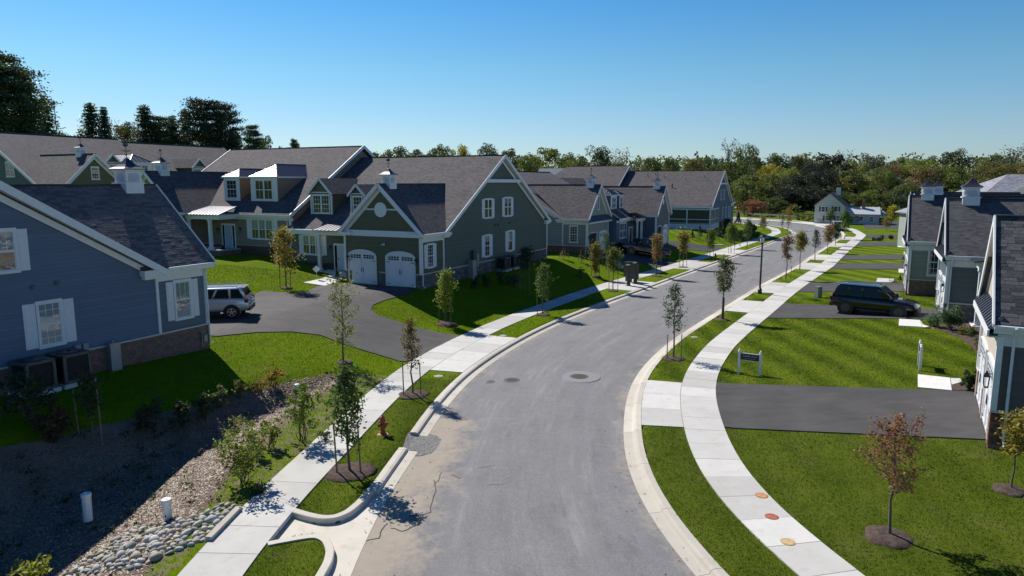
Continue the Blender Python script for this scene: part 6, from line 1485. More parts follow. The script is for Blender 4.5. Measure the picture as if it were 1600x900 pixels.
MID = [('airy', 1132, 219, 235, 40, GY_, 'tall thin greyish tree at the top of the wood'), ('broad', 1158, 225, 240, 52, GA, 'tall round tree beside the thin greyish one'), ('broad', 1140, 250, 215, 80, GA, 'big green tree right of the porch gable'), ('broad', 1190, 240, 250, 60, GA, 'tree on the skyline left of centre'), ('broad', 1225, 242, 255, 60, GC, 'dark tree on the skyline above the bend'), ('broad', 1243, 240, 255, 40, OL, 'olive tree on the skyline above the bend'),
 ('broad', 1200, 256, 225, 50, YE, 'yellow orange tree in the middle of the wood'), ('broad', 1228, 262, 215, 50, GD, 'yellow green tree in the middle of the wood'), ('broad', 1160, 272, 195, 70, GB_, 'broad green tree behind the red bush'), ('broad', 1205, 270, 200, 60, GB_, 'green tree below the yellow orange one'), ('broad', 1290, 239, 205, 84, (.030, .036, .024), 'largest dark crowned tree above the white house'), ('broad', 1248, 268, 196, 80, (.034, .042, .026), 'dark tree left of the largest one'), ('broad', 1222, 290, 188, 80, (.036, .046, .026), 'dark tree low beside the bend'), ('broad', 1268, 292, 186, 84, (.032, .042, .024), 'dark tree just left of the white house'),
 ('broad', 1335, 252, 220, 60, GD, 'lime tinted tree right of the largest dark one'), ('broad', 1330, 268, 200, 76, OL, 'big olive brown tree above the white house'), ('broad', 1355, 240, 260, 56, GY_, 'pale grey green tree on the skyline'), ('broad', 1372, 262, 205, 44, GB_, 'upright green tree right of the olive one'), ('broad', 1318, 300, 190, 50, GA, 'green tree right behind the white house roof'), ('broad', 1395, 272, 208, 64, GC, 'blue green tree right of the upright one'), ('broad', 1388, 256, 235, 60, RU, 'rusty tree high in the wood'),
 ('broad', 1425, 250, 230, 64, GD, 'yellow green tree above the right roofs'), ('broad', 1432, 262, 215, 64, RU, 'rust brown tree behind the right cupolas'), ('broad', 1415, 286, 190, 60, GA, 'green tree left of the right cupolas'), ('broad', 1462, 258, 225, 60, GB_, 'green tree between the right cupolas'), ('broad', 1482, 233, 270, 60, GC, 'dark domed tree on the right skyline'), ('broad', 1450, 244, 275, 60, GA, 'skyline tree left of the dark domed one'), ('broad', 1400, 246, 275, 60, GA, 'skyline tree above the rusty one'),
 ('broad', 1500, 262, 220, 70, GB_, 'green tree behind the nearest right cupola'), ('broad', 1528, 252, 235, 60, OL, 'ochre tree at the right of the wood'), ('broad', 1548, 258, 222, 60, (.12, .105, .03), 'yellow brown tree above the pale roofs'), ('broad', 1580, 252, 225, 66, OL, 'brownish tree near the right edge'), ('broad', 1598, 262, 215, 60, RU, 'russet tree at the right edge'), ('airy', 1570, 228, 260, 70, GY_, 'bare topped grey tree on the right skyline'), ('airy', 1600, 230, 262, 60, GY_, 'bare topped grey tree at the right edge'), ('broad', 1545, 240, 275, 60, GA, 'skyline tree left of the bare topped ones'), ('broad', 1360, 296, 186, 56, GB_, 'green tree beside the low white wing'), ('broad', 1405, 300, 180, 50, (.045, .07, .025), 'green tree at the end of the parking strip'), ('airy', 1312, 236, 262, 40, GY_, 'thin topped tree on the skyline above the white house'), ('broad', 1265, 246, 265, 60, GA, 'skyline tree left of the largest dark crown')]
for k, px, ty, Y, wd_, c, lab in MID: wood(k, px, ty, Y, wd_, c, lab, 'trees in the wood beyond the houses')
for px, by, hh, ww, c, lab in [(1318, 349, 17, 16, GB_, 'green bush where the white house meets its low wing'), (1344, 349, 16, 18, GA, 'green bush before the end of the low white wing'), (1282, 349, 11, 14, GB_, 'small green bush before the white house door'), (1174, 338, 26, 44, (.19, .06, .035), 'red leaved bush tree by the guard rail'), (1168, 330, 24, 30, GB_, 'green bush behind the red one'), (1205, 337, 28, 40, GA, 'green bush right of the red one'), (1228, 340, 12, 26, GD, 'low light green bush behind the guard rail'), (1262, 346, 16, 26, GD, 'light green bush left of the white house'), (1248, 344, 12, 22, (.10, .13, .03), 'yellow green low bush by the white house'), (1275, 348, 14, 18, GA, 'green bush at the white house corner'), (1332, 350, 14, 20, GC, 'dark bush before the low white wing'), (1375, 350, 10, 20, GC, 'dark bush beside the garden shed')]:
    x, y, _ = at(px, by); wood('broad', px, by - hh, y, ww, c, lab, 'bushes at the edge of the wood', name='wild_bush')
# farther wooded mass closing the view
rng = np.random.default_rng(21); n = 700; X = rng.uniform(-330, 520, n); Y = rng.uniform(255, 420, n); z = rise(np.stack([X, Y], 1)); hh = rng.uniform(13, 19, n) * np.where(X < -20, .9, 1.0); C, T = [], []
for x, y, zz, h in zip(X, Y, z, hh):
    k = 110; p = rng.normal(size=(k, 3)); p /= np.linalg.norm(p, axis=1)[:, None]; p *= (rng.random(k) ** .33)[:, None]; C.append(np.array([x, y, zz + h * .52]) + p * np.array([h * .33, h * .33, h * .48])); T.append(np.clip(rng.random() * .7 + rng.random(k) * .35, 0, 1))
C = np.concatenate(C); V, F, T = leaves(C, rng.uniform(1.0, 2.0, len(C)), rng, aspect=.8, tone=np.concatenate(T)); o = link('woodland', leaf_mesh('woodland', V, F, T, FAR_LEAF)); o.color = (.14, .155, .045, 1); tag(o, 'far wooded rise closing the view', 'woods', kind='stuff')
# undergrowth along the foot of the wood
n = 16000; X = rng.uniform(-60, 190, n); Y = rng.uniform(176, 250, n); ok = (X > 30) | (Y > 205); X, Y = X[ok], Y[ok]; P = np.stack([X, Y], 1); ok = (np.minimum(np.abs(fd('CL', P)), np.abs(fd('CR', P))) > 7) & ~((X > 72) & (X < 112) & (Y < 168)); P = P[ok]
C = np.column_stack([P, rise(P) + rng.random(len(P)) ** 1.5 * 3.0]); V, F, T = leaves(C, rng.uniform(.5, 1.2, len(C)), rng, aspect=.8); o = link('undergrowth', leaf_mesh('undergrowth', V, F, T, FAR_LEAF)); o.color = (.11, .135, .038, 1); tag(o, 'tangled undergrowth at the foot of the wood', 'undergrowth', kind='stuff')

rng = np.random.default_rng(77); n = 2600; k = rng.integers(0, len(CL) - 1, n); sd = rng.random(n); dd = np.abs(rng.normal(size=n)) * .55 - .25
nl_, nr_ = normals(CL), normals(CR); k2 = np.minimum(k, len(CR) - 1); P = np.where((sd < .55)[:, None], CL[k] - nl_[k] * dd[:, None], CR[k2] + nr_[k2] * dd[:, None]); m = (P[:, 1] > 10) & (P[:, 1] < 75) & (rng.random(n) < .5); P = P[m]
zz = np.array([road_z(x, y) if dd_ > 0 else -.105 for (x, y), dd_ in zip(P, dd[m])]) + .012; C = np.column_stack([P, zz])
d = rng.normal(size=(len(C), 3)); d[:, 2] *= .15; d /= np.linalg.norm(d, axis=1)[:, None]; s_ = np.stack([-d[:, 1], d[:, 0], d[:, 2] * 0 + .1], 1); L_ = rng.uniform(.018, .042, len(C))[:, None]
V = np.stack([C - d * L_, C + s_ * L_ * .5, C + d * L_, C - s_ * L_ * .5], 1).reshape(-1, 3); F = np.arange(len(V)).reshape(-1, 4); o = link('fallen_leaves', leaf_mesh('fallen_leaves', V, F, np.repeat(rng.random(len(C)), 4), LEAF)); o.color = (.20, .11, .05, 1); tag(o, 'dry fallen leaves along the gutters', 'leaves', kind='stuff')
# ---------------------------------------------------------------- river stones
import bmesh
def stone_mesh(seed):
    rng = np.random.default_rng(seed); bm = bmesh.new(); bmesh.ops.create_icosphere(bm, subdivisions=2, radius=1); sx, sy, sz = 1, rng.uniform(.6, .85), rng.uniform(.45, .62); ph = rng.random(6) * 6
    for v in bm.verts:
        d = 1 + .10 * math.sin(v.co.x * 2.3 + ph[0]) + .10 * math.sin(v.co.y * 2.9 + ph[1]) + .07 * math.sin(v.co.z * 3.1 + ph[2] + v.co.x * 2); v.co = Vector((v.co.x * sx * d, v.co.y * sy * d, v.co.z * sz * d))
    me = bpy.data.meshes.new('stone'); bm.to_mesh(me); bm.free(); me.polygons.foreach_set('use_smooth', [True] * len(me.polygons)); return me
def stone_mat():
    t = NT('river_stone'); oi = t.n('ObjectInfo'); n = t.noise(t.coord(), 3, 5, .7); r = t.n('ValToRGB'); t.set(r.inputs[0], oi.outputs['Random']); e = r.color_ramp.elements; e[0].color = (.40, .40, .38, 1); e[1].color = (.58, .54, .46, 1); e.new(.35).color = (.56, .56, .53, 1); e.new(.6).color = (.26, .26, .245, 1); e.new(.8).color = (.50, .42, .30, 1)
    return t.out(t.mix(.5, r.outputs[0], t.ramp(n, .25, .75, (.55, .55, .55), (1.35, 1.35, 1.35)), 'MULTIPLY'), .75, t.bump(n, .4, .05), 0, .35)
STM = stone_mat(); SM = [stone_mesh(i) for i in range(7)]
for m in SM: m.materials.append(STM)
bed = [on(*p) for p in [(96, 886), (130, 858), (170, 832), (215, 824), (262, 818), (300, 810), (330, 797), (352, 786), (366, 790), (326, 846), (292, 854), (255, 872), (200, 892), (150, 896)]]
rs = random.Random(4); RB = thing('river_stone_bed', 'bed of rounded grey river stones running down from the sidewalk edge', 'stones', bed[8]); pts = []; b2 = np.array([p[:2] for p in bed]); lo, hi = b2.min(0), b2.max(0); tries = 0
while len(pts) < 298 and tries < 30000:
    tries += 1; x, y = rs.uniform(lo[0], hi[0]), rs.uniform(lo[1], hi[1]); r = rs.choice((.075, .085, .09, .10, .11, .12, .13, .15, .18))
    if not inpoly(np.array([[x, y]]), bed)[0] or any((x - a) ** 2 + (y - b) ** 2 < ((r + q) * .80) ** 2 for a, b, q in pts): continue
    pts.append((x, y, r))
zz = terr(np.array([p[:2] for p in pts]))
for (x, y, r), z in zip(pts, zz):
    o = link('stone', rs.choice(SM), RB); o.location = Vector((x, y, z + r * .20)) - RB.location; o.scale = (r, r, r * rs.uniform(.9, 1.2)); o.rotation_euler = (rs.uniform(-.4, .4), rs.uniform(-.4, .4), rs.uniform(0, 6.3))

# ---------------------------------------------------------------- vehicles
def car(name, label, loc, rz, L, Wd, Ht, paint, kind='suv', belt=1.08, wb=.60, wr=.37, clad=None, rim=RIM, glass=CAR_GLASS, front_off=.0, roof_white=None):
    T = thing(name, label, 'car' if kind != 'pickup' else 'pickup truck', loc, rz); w = Wd / 2; h2 = L / 2
    S = {'suv': [(-.5, .60, .86, .80), (-.488, .50, .98, .90), (-.455, .42, 1.05, .96), (-.33, .36, 1.06, .995), (-.1, .34, 1.05, 1), (.12, .34, 1.03, 1), (.25, .34, 1.00, 1), (.34, .36, .965, .985), (.43, .38, .905, .94), (.475, .42, .83, .86), (.5, .50, .70, .74)],
         'pickup': [(-.5, .58, .98, .93), (-.49, .50, 1.02, .96), (-.45, .42, 1.03, .985), (-.3, .40, 1.03, 1), (-.1, .38, 1.03, 1), (.1, .38, 1.03, 1), (.24, .38, 1.04, 1), (.36, .40, 1.03, .99), (.45, .42, 1.0, .96), (.49, .46, .94, .91), (.5, .52, .84, .86)]}[kind]
    mb = MB(); v, f = [], []
    for x, zl, zt, ww in S:
        zt *= belt / 1.05; q = [(0, zl), (.80 * ww, zl), (.96 * ww, zl + .07), (ww, zl + .22), (ww * .995, zt * .62 + zl * .38), (ww * .975, zt - .10), (ww * .93, zt - .02), (ww * .84, zt + .012), (0, zt + .03)]
        v += [(x * L, y * w, z) for y, z in q] + [(x * L, -y * w, z) for y, z in q[-2:0:-1]]
    n = 16
    for i in range(len(S) - 1): f += [(i * n + j, (i + 1) * n + j, (i + 1) * n + (j + 1) % n, i * n + (j + 1) % n) for j in range(n)]
    f += [tuple(range(n)), tuple(range((len(S) - 1) * n, len(S) * n))[::-1]]; mb.raw(v, f); mb.build('body', paint, T, sm=True)
    # cabin
    C_ = {'suv': [(-.482, -.405), (.25, .075)], 'pickup': [(-.115, -.085), (.255, .115)]}[kind]; zb = belt * .985
    (xr0, xr1), (xf0, xf1) = C_; xr0, xr1, xf0, xf1 = [k * L for k in (xr0, xr1, xf0, xf1)]; wb_, wt_ = w * .93, w * .80
    P8 = [(xr0, -wb_, zb), (xf0, -wb_, zb), (xf0, wb_, zb), (xr0, wb_, zb), (xr1, -wt_, Ht), (xf1, -wt_, Ht - .015), (xf1, wt_, Ht - .015), (xr1, wt_, Ht)]
    bm = bmesh.new(); vs = [bm.verts.new(p) for p in P8]
    for q in ((0, 3, 2, 1), (4, 5, 6, 7), (0, 1, 5, 4), (1, 2, 6, 5), (2, 3, 7, 6), (3, 0, 4, 7)): bm.faces.new([vs[k] for k in q])
    bmesh.ops.bevel(bm, geom=[e for e in bm.edges if max(e.verts[0].co.z, e.verts[1].co.z) > zb + .1], offset=.13, segments=4, affect='EDGES', profile=.55); me = bpy.data.meshes.new('cabin'); bm.to_mesh(me); bm.free(); me.materials.append(paint); me.polygons.foreach_set('use_smooth', [True] * len(me.polygons)); cab = link('cabin', me, T)
    def quad(a, b, c, d, s0, s1, t0, t1, off, name):
        a, b, c, d = [Vector(P8[k]) for k in (a, b, c, d)]; nn = (b - a).cross(d - a).normalized(); nn = nn if nn.dot((a + c) / 2 - Vector((0, 0, zb + .2))) > 0 else -nn
        g = lambda s, t: (a * (1 - s) + b * s) * (1 - t) + (d * (1 - s) + c * s) * t + nn * off
        m = MB(); m.prism([g(s0, t0), g(s1, t0), g(s1 - .01, t1), g(s0 + .01, t1)], nn * .006); m.build(name, glass, T, uv=False)
    cuts = [(.05, .25), (.285, .53), (.565, .87)] if kind == 'suv' else [(.10, .42), (.46, .86)]
    for s0, s1 in cuts:
        quad(0, 1, 5, 4, s0, s1, .08, .86, .004, 'side_window'); quad(3, 2, 6, 7, s0, s1, .08, .86, .004, 'side_window')
    quad(1, 2, 6, 5, .08, .92, .06, .93, .004, 'windscreen'); quad(0, 3, 7, 4, .10, .90, .25, .90, .004, 'rear_window')
    if roof_white:
        pass
    # arches, wheels
    for xw in (-.30 if kind == 'suv' else -.315, wb - .30 if kind == 'suv' else wb - .305):
        for sg in (-1, 1):
            m = MB(); m.lathe((xw * L, sg * (w - .14), wr), [(wr + .075, -.155), (wr + .075, .155)], 20, 'y'); m.build('wheel_arch', clad or BLACK, T, uv=False)
            m = MB(); y0 = sg * (w - .10); m.lathe((xw * L, y0, wr), [(wr * .66, -.11), (wr * .93, -.115), (wr, -.07), (wr, .07), (wr * .93, .125), (wr * .66, .12)], 22, 'y'); Wh = m.build('wheel', RUBBER, T, sm=True, uv=False)
            m = MB(); yf = y0 + sg * .128
            m.lathe((xw * L, yf, wr), [(wr * .66, -.015), (wr * .66, .006), (wr * .58, .008), (wr * .56, -.01)], 20, 'y'); m.lathe((xw * L, yf, wr), [(wr * .16, -.03), (wr * .16, .018)], 10, 'y')
            for k in range(5):
                an = k * 6.2832 / 5 + .3; d = Vector((math.cos(an), 0, math.sin(an))); c0 = Vector((xw * L, yf, wr)); m.bar(c0 + d * wr * .1, c0 + d * wr * .6, .07, .02, up=(0, 1, 0))
            m.build('rim', rim, Wh, uv=False)
    m = MB()
    for sg in (-1, 1): m.box((-.17 * L, min(sg * (w - .05), sg * (w + .012)), .30), (.17 * L, max(sg * (w - .05), sg * (w + .012)), .43))
    m.build('rocker', clad or BLACK, T)
    m = MB(); m.box((-h2 - .015, -w * .76, .40), (-h2 + .16, w * .76, .60)); m.build('rear_bumper', clad or BLACK, T); m = MB(); m.box((h2 - .16, -w * .70, .30), (h2 + .015, w * .70, .50)); m.build('front_bumper', clad or BLACK, T)
    m = MB(); m.box((h2 - .08, -w * .5, .55), (h2 + .012, w * .5, .74)); m.build('front_grille', BLACK, T)
    for sg in (-1, 1):
        m = MB(); a, b = sorted((sg * w * .50, sg * w * .84)); m.hexa([(h2 * .93, a, .72), (h2 * 1.0, a, .70), (h2 * .955, b, .72), (h2 * .86, b, .73), (h2 * .93, a, .84), (h2 * .985, a, .83), (h2 * .94, b, .85), (h2 * .85, b, .86)]); m.build('headlight', plain('headlight_lens', (.5, .52, .55), .12, .2), T)
        m = MB(); a, b = sorted((sg * w * .70, sg * w * .965)); m.box((-h2 * .985, a, belt * .80), (-h2 * .90, b, belt * .96)); m.build('tail_light', plain('red_lens', (.22, .01, .012), .15), T)
        m = MB(); a, b = sorted((sg * w * .96, sg * (w + .20))); m.hexa([(xf0 * .80, a, zb + .03), (xf0 * .94, a, zb + .03), (xf0 * .90, b, zb + .05), (xf0 * .80, b, zb + .05), (xf0 * .80, a, zb + .16), (xf0 * .94, a, zb + .16), (xf0 * .90, b, zb + .19), (xf0 * .80, b, zb + .19)]); m.build('mirror', paint, T)
        m = MB()
        for xd in ((-.12, .10) if kind == 'suv' else (.03, .17)): m.box((xd * L - .11, sg * w * .985 - .02, belt * .85), (xd * L + .11, sg * w * .985 + .02, belt * .85 + .035))
        m.build('door_handle', paint, T)
        if kind == 'suv':
            m = MB(); m.tube([(xr1 + .12, sg * wt_ * .92, Ht - .01), (xr1 + .25, sg * wt_ * .93, Ht + .055), (xf1 - .3, sg * wt_ * .93, Ht + .05), (xf1 - .12, sg * wt_ * .92, Ht - .02)], .022, 6); m.build('roof_rail', BLACK if clad else RIM, T)
    m = MB(); m.box((-h2 - .012, -.26, .72), (-h2 + .05, .26, .84)); m.build('number_plate', plain('plate_white', (.6, .6, .58), .5), T)
    if kind == 'suv': m = MB(); m.hexa([(xr1 - .16, -wt_ * .85, Ht - .05), (xr1 + .1, -wt_ * .85, Ht - .03), (xr1 + .1, wt_ * .85, Ht - .03), (xr1 - .16, wt_ * .85, Ht - .05), (xr1 - .16, -wt_ * .85, Ht - .02), (xr1 + .1, -wt_ * .85, Ht + .01), (xr1 + .1, wt_ * .85, Ht + .01), (xr1 - .16, wt_ * .85, Ht - .02)]); m.build('spoiler', paint, T)
    else:
        m = MB(); m.box((-h2 * .95, -w * .86, belt + .01), (xr0 - .05, w * .86, belt + .045)); m.build('bed_cover', plain('vinyl_bed_cover', (.03, .03, .035), .5), T)
    return T
def place(pr_px, pf_px, wd, side, surf=on):
    """centre and heading of a car from the ground contacts of its rear and front wheel on the near side"""
    a, b = Vector(surf(*pr_px)), Vector(surf(*pf_px)); d = (b - a); d.z = 0; d.normalize(); n = Vector((-d.y, d.x, 0)); return a, b, d, n, math.atan2(d.y, d.x)
def carpaint(name, col, rough=.18, metal=.3):
    t = NT(name); m = t.out(tuple(col), rough, None, metal, .6); t.b.inputs['Coat Weight'].default_value = .8; t.b.inputs['Coat Roughness'].default_value = .04; return m
BLK = carpaint('black_paint', (.008, .008, .011)); SIL = carpaint('silver_paint', (.60, .635, .69), .24, .35); WHP = carpaint('white_car_paint', (.75, .75, .76), .25, 0)
a, b, d, n, rz = place((1319, 491.5), (1403, 495.5), 1.97, 1); c = a + d * (.30 * 5.12) + n * .95
car('parked_suv', 'black sport utility car parked broadside on the right driveway', (c.x, c.y, a.z * .6 + b.z * .4 + .006), rz, 5.0, 1.98, 1.86, BLK, belt=1.10, wb=.60, wr=.405, rim=plain('dark_rim', (.11, .11, .12), .35, .7))
x, y, z = on(367, 498.5); rz = math.atan2(-.16, -.985); d = Vector((math.cos(rz), math.sin(rz), 0)); n = Vector((-d.y, d.x, 0)); c = Vector((x, y, z)) + d * (.33 * 4.4) - n * .86
car('parked_suv', 'silver sport utility car half hidden behind the corner of the blue house', (c.x, c.y, z + .004), rz, 4.4, 1.80, 1.64, SIL, belt=1.06, wb=.58, wr=.355)
a, b, d, n, rz = place((1033, 405.5), (988, 398), 2.0, 1); c = a + d * (.315 * 5.7) - n * .95
PT = car('parked_pickup', 'black pickup truck on the driveway before the deep blue house', (c.x, c.y, (a.z + b.z) / 2 + .01), rz, 5.7, 2.02, 1.93, carpaint('dark_blue_black_paint', (.010, .011, .018)), kind='pickup', belt=1.18, wb=.63, wr=.41, rim=plain('dark_rim', (.11, .11, .12), .35, .7))
PT.rotation_euler.y = -math.atan2(b.z - a.z, (b - a).xy.length)
x, y, z = onroad(1307, 361); car('parked_suv', 'white sport utility car far off where the street bends', (x, y, z), R(72), 4.8, 1.95, 1.85, WHP, belt=1.08, wb=.60, wr=.37)

# ---------------------------------------------------------------- street furniture
def hydrant(label, loc, col, rz=0, s_=1.0):
    T = thing('fire_hydrant', label, 'fire hydrant', loc, rz, 'fire hydrants'); P_ = plain('hydrant_paint', col, .5, 0, .15, 10)
    m = MB(); m.lathe((0, 0, 0), [(.15, -.05), (.15, .04), (.10, .05), (.10, .12), (.085, .13), (.085, .46), (.115, .47), (.115, .52), (.10, .53)], 14); m.build('barrel', P_, T, sm=False)
    m = MB(); m.lathe((0, 0, 0), [(.105, .53), (.10, .58), (.07, .64), (.03, .67), (.03, .71), (.018, .72)], 14); m.build('bonnet', P_, T)
    for sg in (-1, 1): m = MB(); m.lathe((0, 0, .36), [(.05, sg * .06), (.05, sg * .13), (.062, sg * .13), (.062, sg * .17), (.025, sg * .18), (.025, sg * .20)], 10, 'x'); m.build('side_outlet', P_, T)
    m = MB(); m.lathe((0, 0, .34), [(.07, -.06), (.07, -.13), (.082, -.13), (.082, -.17), (.03, -.18), (.03, -.21)], 10, 'y'); m.build('front_outlet', P_, T); m = MB(); m.lathe((0, 0, 0), [(.19, -.06), (.19, .015)], 14); m.build('base_flange', plain('pale_orange_flange', (.55, .35, .25), .6), T); T.scale = (s_,) * 3; return T
hydrant('orange fire hydrant in the grass strip by the left kerb', on(598, 679), (.38, .085, .02), .6); hydrant('distant red fire hydrant in the grass strip by the left kerb', on(1117.5, 405), (.42, .03, .025), 1.0, 1.0)
x, y, z = on(1187, 459); T = thing('street_lamp', 'black post street lamp with a tapered white lantern', 'street lamp', (x, y, z)); m = MB(); m.lathe((0, 0, 0), [(.16, -.05), (.16, .35), (.10, .42), (.075, .5), (.06, 3.85), (.09, 3.9), (.09, 3.96), (.05, 4.0)], 12); m.build('pole', BLACK, T)
m = MB(); m.lathe((0, 0, 0), [(.12, 4.0), (.20, 4.42)], 8); m.build('lantern_glass', plain('frosted_glass', (.75, .75, .72), .3), T); m = MB(); m.lathe((0, 0, 0), [(.26, 4.42), (.25, 4.46), (.12, 4.6), (.04, 4.64), (.03, 4.72)], 8); m.lathe((0, 0, 0), [(.13, 3.98), (.13, 4.01)], 8)
for k in range(4): an = math.pi / 4 + k * math.pi / 2; m.bar((.12 * math.cos(an), .12 * math.sin(an), 4.0), (.21 * math.cos(an), .21 * math.sin(an), 4.43), .022, .022)
m.build('lantern_cap', BLACK, T)
def letter_marks(m, x0, x1, z, h, words, rng, y):
    """small painted strokes the height of lettering too small to read"""
    tot = sum(words) + len(words) - 1; u = (x1 - x0) / tot; x = x0
    for wd in words:
        for _ in range(wd):
            k = rng.randrange(4); s_ = u * .72
            m.box((x, y - .002, z), (x + u * .18, y, z + h))
            if k != 0: m.box((x + s_ - u * .18, y - .002, z), (x + s_, y, z + h))
            if k != 1: m.box((x + u * .18, y - .002, z + h * .42), (x + s_ - u * .18, y, z + h * .58))
            if k > 1: m.box((x + u * .18, y - .002, z + h * .84), (x + s_ - u * .18, y, z + h))
            x += u
        x += u
def yard_sign(label, p, q, seed):
    a, b = Vector(p), Vector(q); d = b - a; L = d.xy.length; T = thing('post_sign', label, 'sign', a, math.atan2(d.y, d.x)); rng = random.Random(seed)
    for x in (0, L): m = MB(); m.box((x - .05, -.05, -.1), (x + .05, .05, 1.04)); m.lathe((x, 0, 1.04), [(.065, 0), (.065, .03), (.045, .05), (.055, .09), (.03, .13), (.01, .14)], 8); m.build('post', WHITE, T)
    m = MB(); m.box((.05, -.018, .68), (L - .05, .018, .97)); m.build('sign_panel', plain('navy_panel', (.012, .016, .032), .4), T); m = MB(); m.box((.05, -.022, .97), (L - .05, .022, .995)); m.box((.05, -.022, .655), (L - .05, .022, .68)); m.build('rail', WHITE, T)
    m = MB(); letter_marks(m, .15, L - .12, .83, .07, (8, 7), rng, -.019); letter_marks(m, .24, L - .2, .735, .035, (3, 11, 5), rng, -.019); m.build('lettering', plain('pale_lettering', (.42, .44, .48), .6), T)
yard_sign('navy sign board with pale lettering between two white posts, beside the sidewalk', on(1154, 584), on(1187, 586.5), 1)
p = Vector(on(1437, 579)); dv = Vector((p.x, p.y, 0)).normalized(); dv = Vector((dv.x * .99 - dv.y * .07, dv.y * .99 + dv.x * .07, 0)); yard_sign('white post sign seen edge on, on the lawn by the front walk', p, p + dv * .95, 2)
x, y, z = on(495, 436); T = thing('yard_marker', 'small white diamond marker on a stick before the green house', 'sign', (x, y, z), R(15)); m = MB(); m.tube([(0, 0, -.1), (0, 0, .55)], .018, 6); m.build('stick', WHITE, T); m = MB(); m.prism([(-.27, 0, .72), (0, 0, .45), (.27, 0, .72), (0, 0, .99)], (0, .02, 0)); m.build('diamond', WHITE, T)
# mailboxes
MB_G = plain('mailbox_dark_green', (.035, .042, .042), .45, .2)
def mailbox(label, loc, rz, w_, d_, z0, z1, cols, rows, faced):
    T = thing('mailbox', label, 'mailbox', loc, rz, 'mailboxes by the left sidewalk'); m = MB(); m.box((-.11, -.11, 0), (.11, .11, z0)); m.box((-.2, -.2, -.02), (.2, .2, .05)); m.build('pedestal', BLACK, T); m = MB(); m.box((-w_ / 2, -d_ / 2, z0), (w_ / 2, d_ / 2, z1)); m.box((-w_ / 2 - .02, -d_ / 2 - .02, z1), (w_ / 2 + .02, d_ / 2 + .02, z1 + .03)); m.prism([(-w_ / 2 - .02, -d_ / 2 - .02, z1 + .03), (w_ / 2 + .02, -d_ / 2 - .02, z1 + .03), (0, -d_ / 2 - .02, z1 + .12)], (0, d_ + .04, 0)) if cols == 1 else None; m.build('cabinet', MB_G, T)
    for i in range(cols):
        for k in range(rows): m = MB(); m.box((-w_ / 2 + .03 + (w_ - .06) * i / cols + .006, -d_ / 2 - .012, z0 + .04 + (z1 - z0 - .08) * k / rows + .006), (-w_ / 2 + .03 + (w_ - .06) * (i + 1) / cols - .006, -d_ / 2 + .01, z0 + .04 + (z1 - z0 - .08) * (k + 1) / rows - .006)); m.build('mailbox_door', plain('mailbox_door', (.05, .056, .056), .4, .3), T)
mailbox('narrow black mailbox cabinet on a pedestal, left of the pair', on(982, 446.8), R(25), .40, .42, .42, 1.72, 1, 3, 1); mailbox('narrow black mailbox cabinet on a pedestal, right of the pair', on(992.5, 443.8), R(25), .40, .42, .42, 1.78, 1, 3, 1); mailbox('wide mailbox cabinet standing behind the narrow pair', on(982, 440), R(25), .8, .45, .55, 1.72, 3, 5, 1)
def ubox(label, px, w_, h, col, d_=None, rz=20):
    T = thing('utility_box', label, 'utility box', on(*px), R(rz), 'utility boxes on the lawns'); m = MB(); d_ = d_ or w_; m.box((-w_ / 2, -d_ / 2, -.1), (w_ / 2, d_ / 2, h * .92)); m.build('cabinet', plain('ubox_' + '%d' % (col[1] * 1000), col, .5), T); m = MB(); m.hexa([(-w_ / 2 - .02, -d_ / 2 - .02, h * .92), (w_ / 2 + .02, -d_ / 2 - .02, h * .92), (w_ / 2 + .02, d_ / 2 + .02, h * .92), (-w_ / 2 - .02, d_ / 2 + .02, h * .92), (-w_ / 2, -d_ / 2, h), (w_ / 2, -d_ / 2, h), (w_ / 2, d_ / 2, h + .03), (-w_ / 2, d_ / 2, h + .03)]); m.build('lid', plain('ubox_' + '%d' % (col[1] * 1000), col, .5), T)
ubox('grey green utility box on the lawn behind the black car', (1278, 465), .38, .84, (.16, .20, .18)); ubox('pale green utility box on the sage house lawn', (966, 418), .45, .55, (.20, .26, .22)); ubox('low white utility box beside the pale green one', (972, 418.5), .35, .2, (.6, .6, .6)); ubox('low box on the bed across the far lawns', (1370, 376), .9, .5, (.05, .05, .05))
for px, h, lab in [((137, 802), .55, 'white drain pipe stub in the shaded mulch'), ((262, 811), .55, 'white drain pipe stub in the sunlit mulch'), ((393, 690), .42, 'white drain pipe stub behind the largest shrub'), ((465, 616), .42, 'white drain pipe stub at the top of the swale')]:
    x, y, z = on(*px); T = thing('drain_pipe', lab, 'pipe', (x, y, z), 0, 'drain pipe stubs in the swale'); m = MB(); m.lathe((0, 0, 0), [(.115, -.2), (.115, h - .06)], 14); m.build('pipe', PVC, T); m = MB(); m.lathe((0, 0, 0), [(.13, h - .08), (.13, h), (.11, h + .015), (.03, h + .015), (.03, h + .03)], 14); m.build('cap', PVC, T)
for px, lab in [((685, 588), 'round grey water meter lid in the strip beside the left apron, nearer'), ((786, 524.5), 'round grey water meter lid in the strip past the left apron'), ((1085, 527), 'round grey water meter lid in the right-hand strip')]:
    T = thing('meter_lid', lab, 'lid', on(*px)); m = MB(); m.lathe((0, 0, 0), [(.20, -.05), (.20, .015), (.17, .02)], 18); m.build('frame', CURBM, T); m = MB(); m.lathe((0, 0, 0), [(.165, .0), (.165, .026), (.03, .028)], 18); m.build('cover', plain('grey_lid', (.34, .36, .36), .6), T)
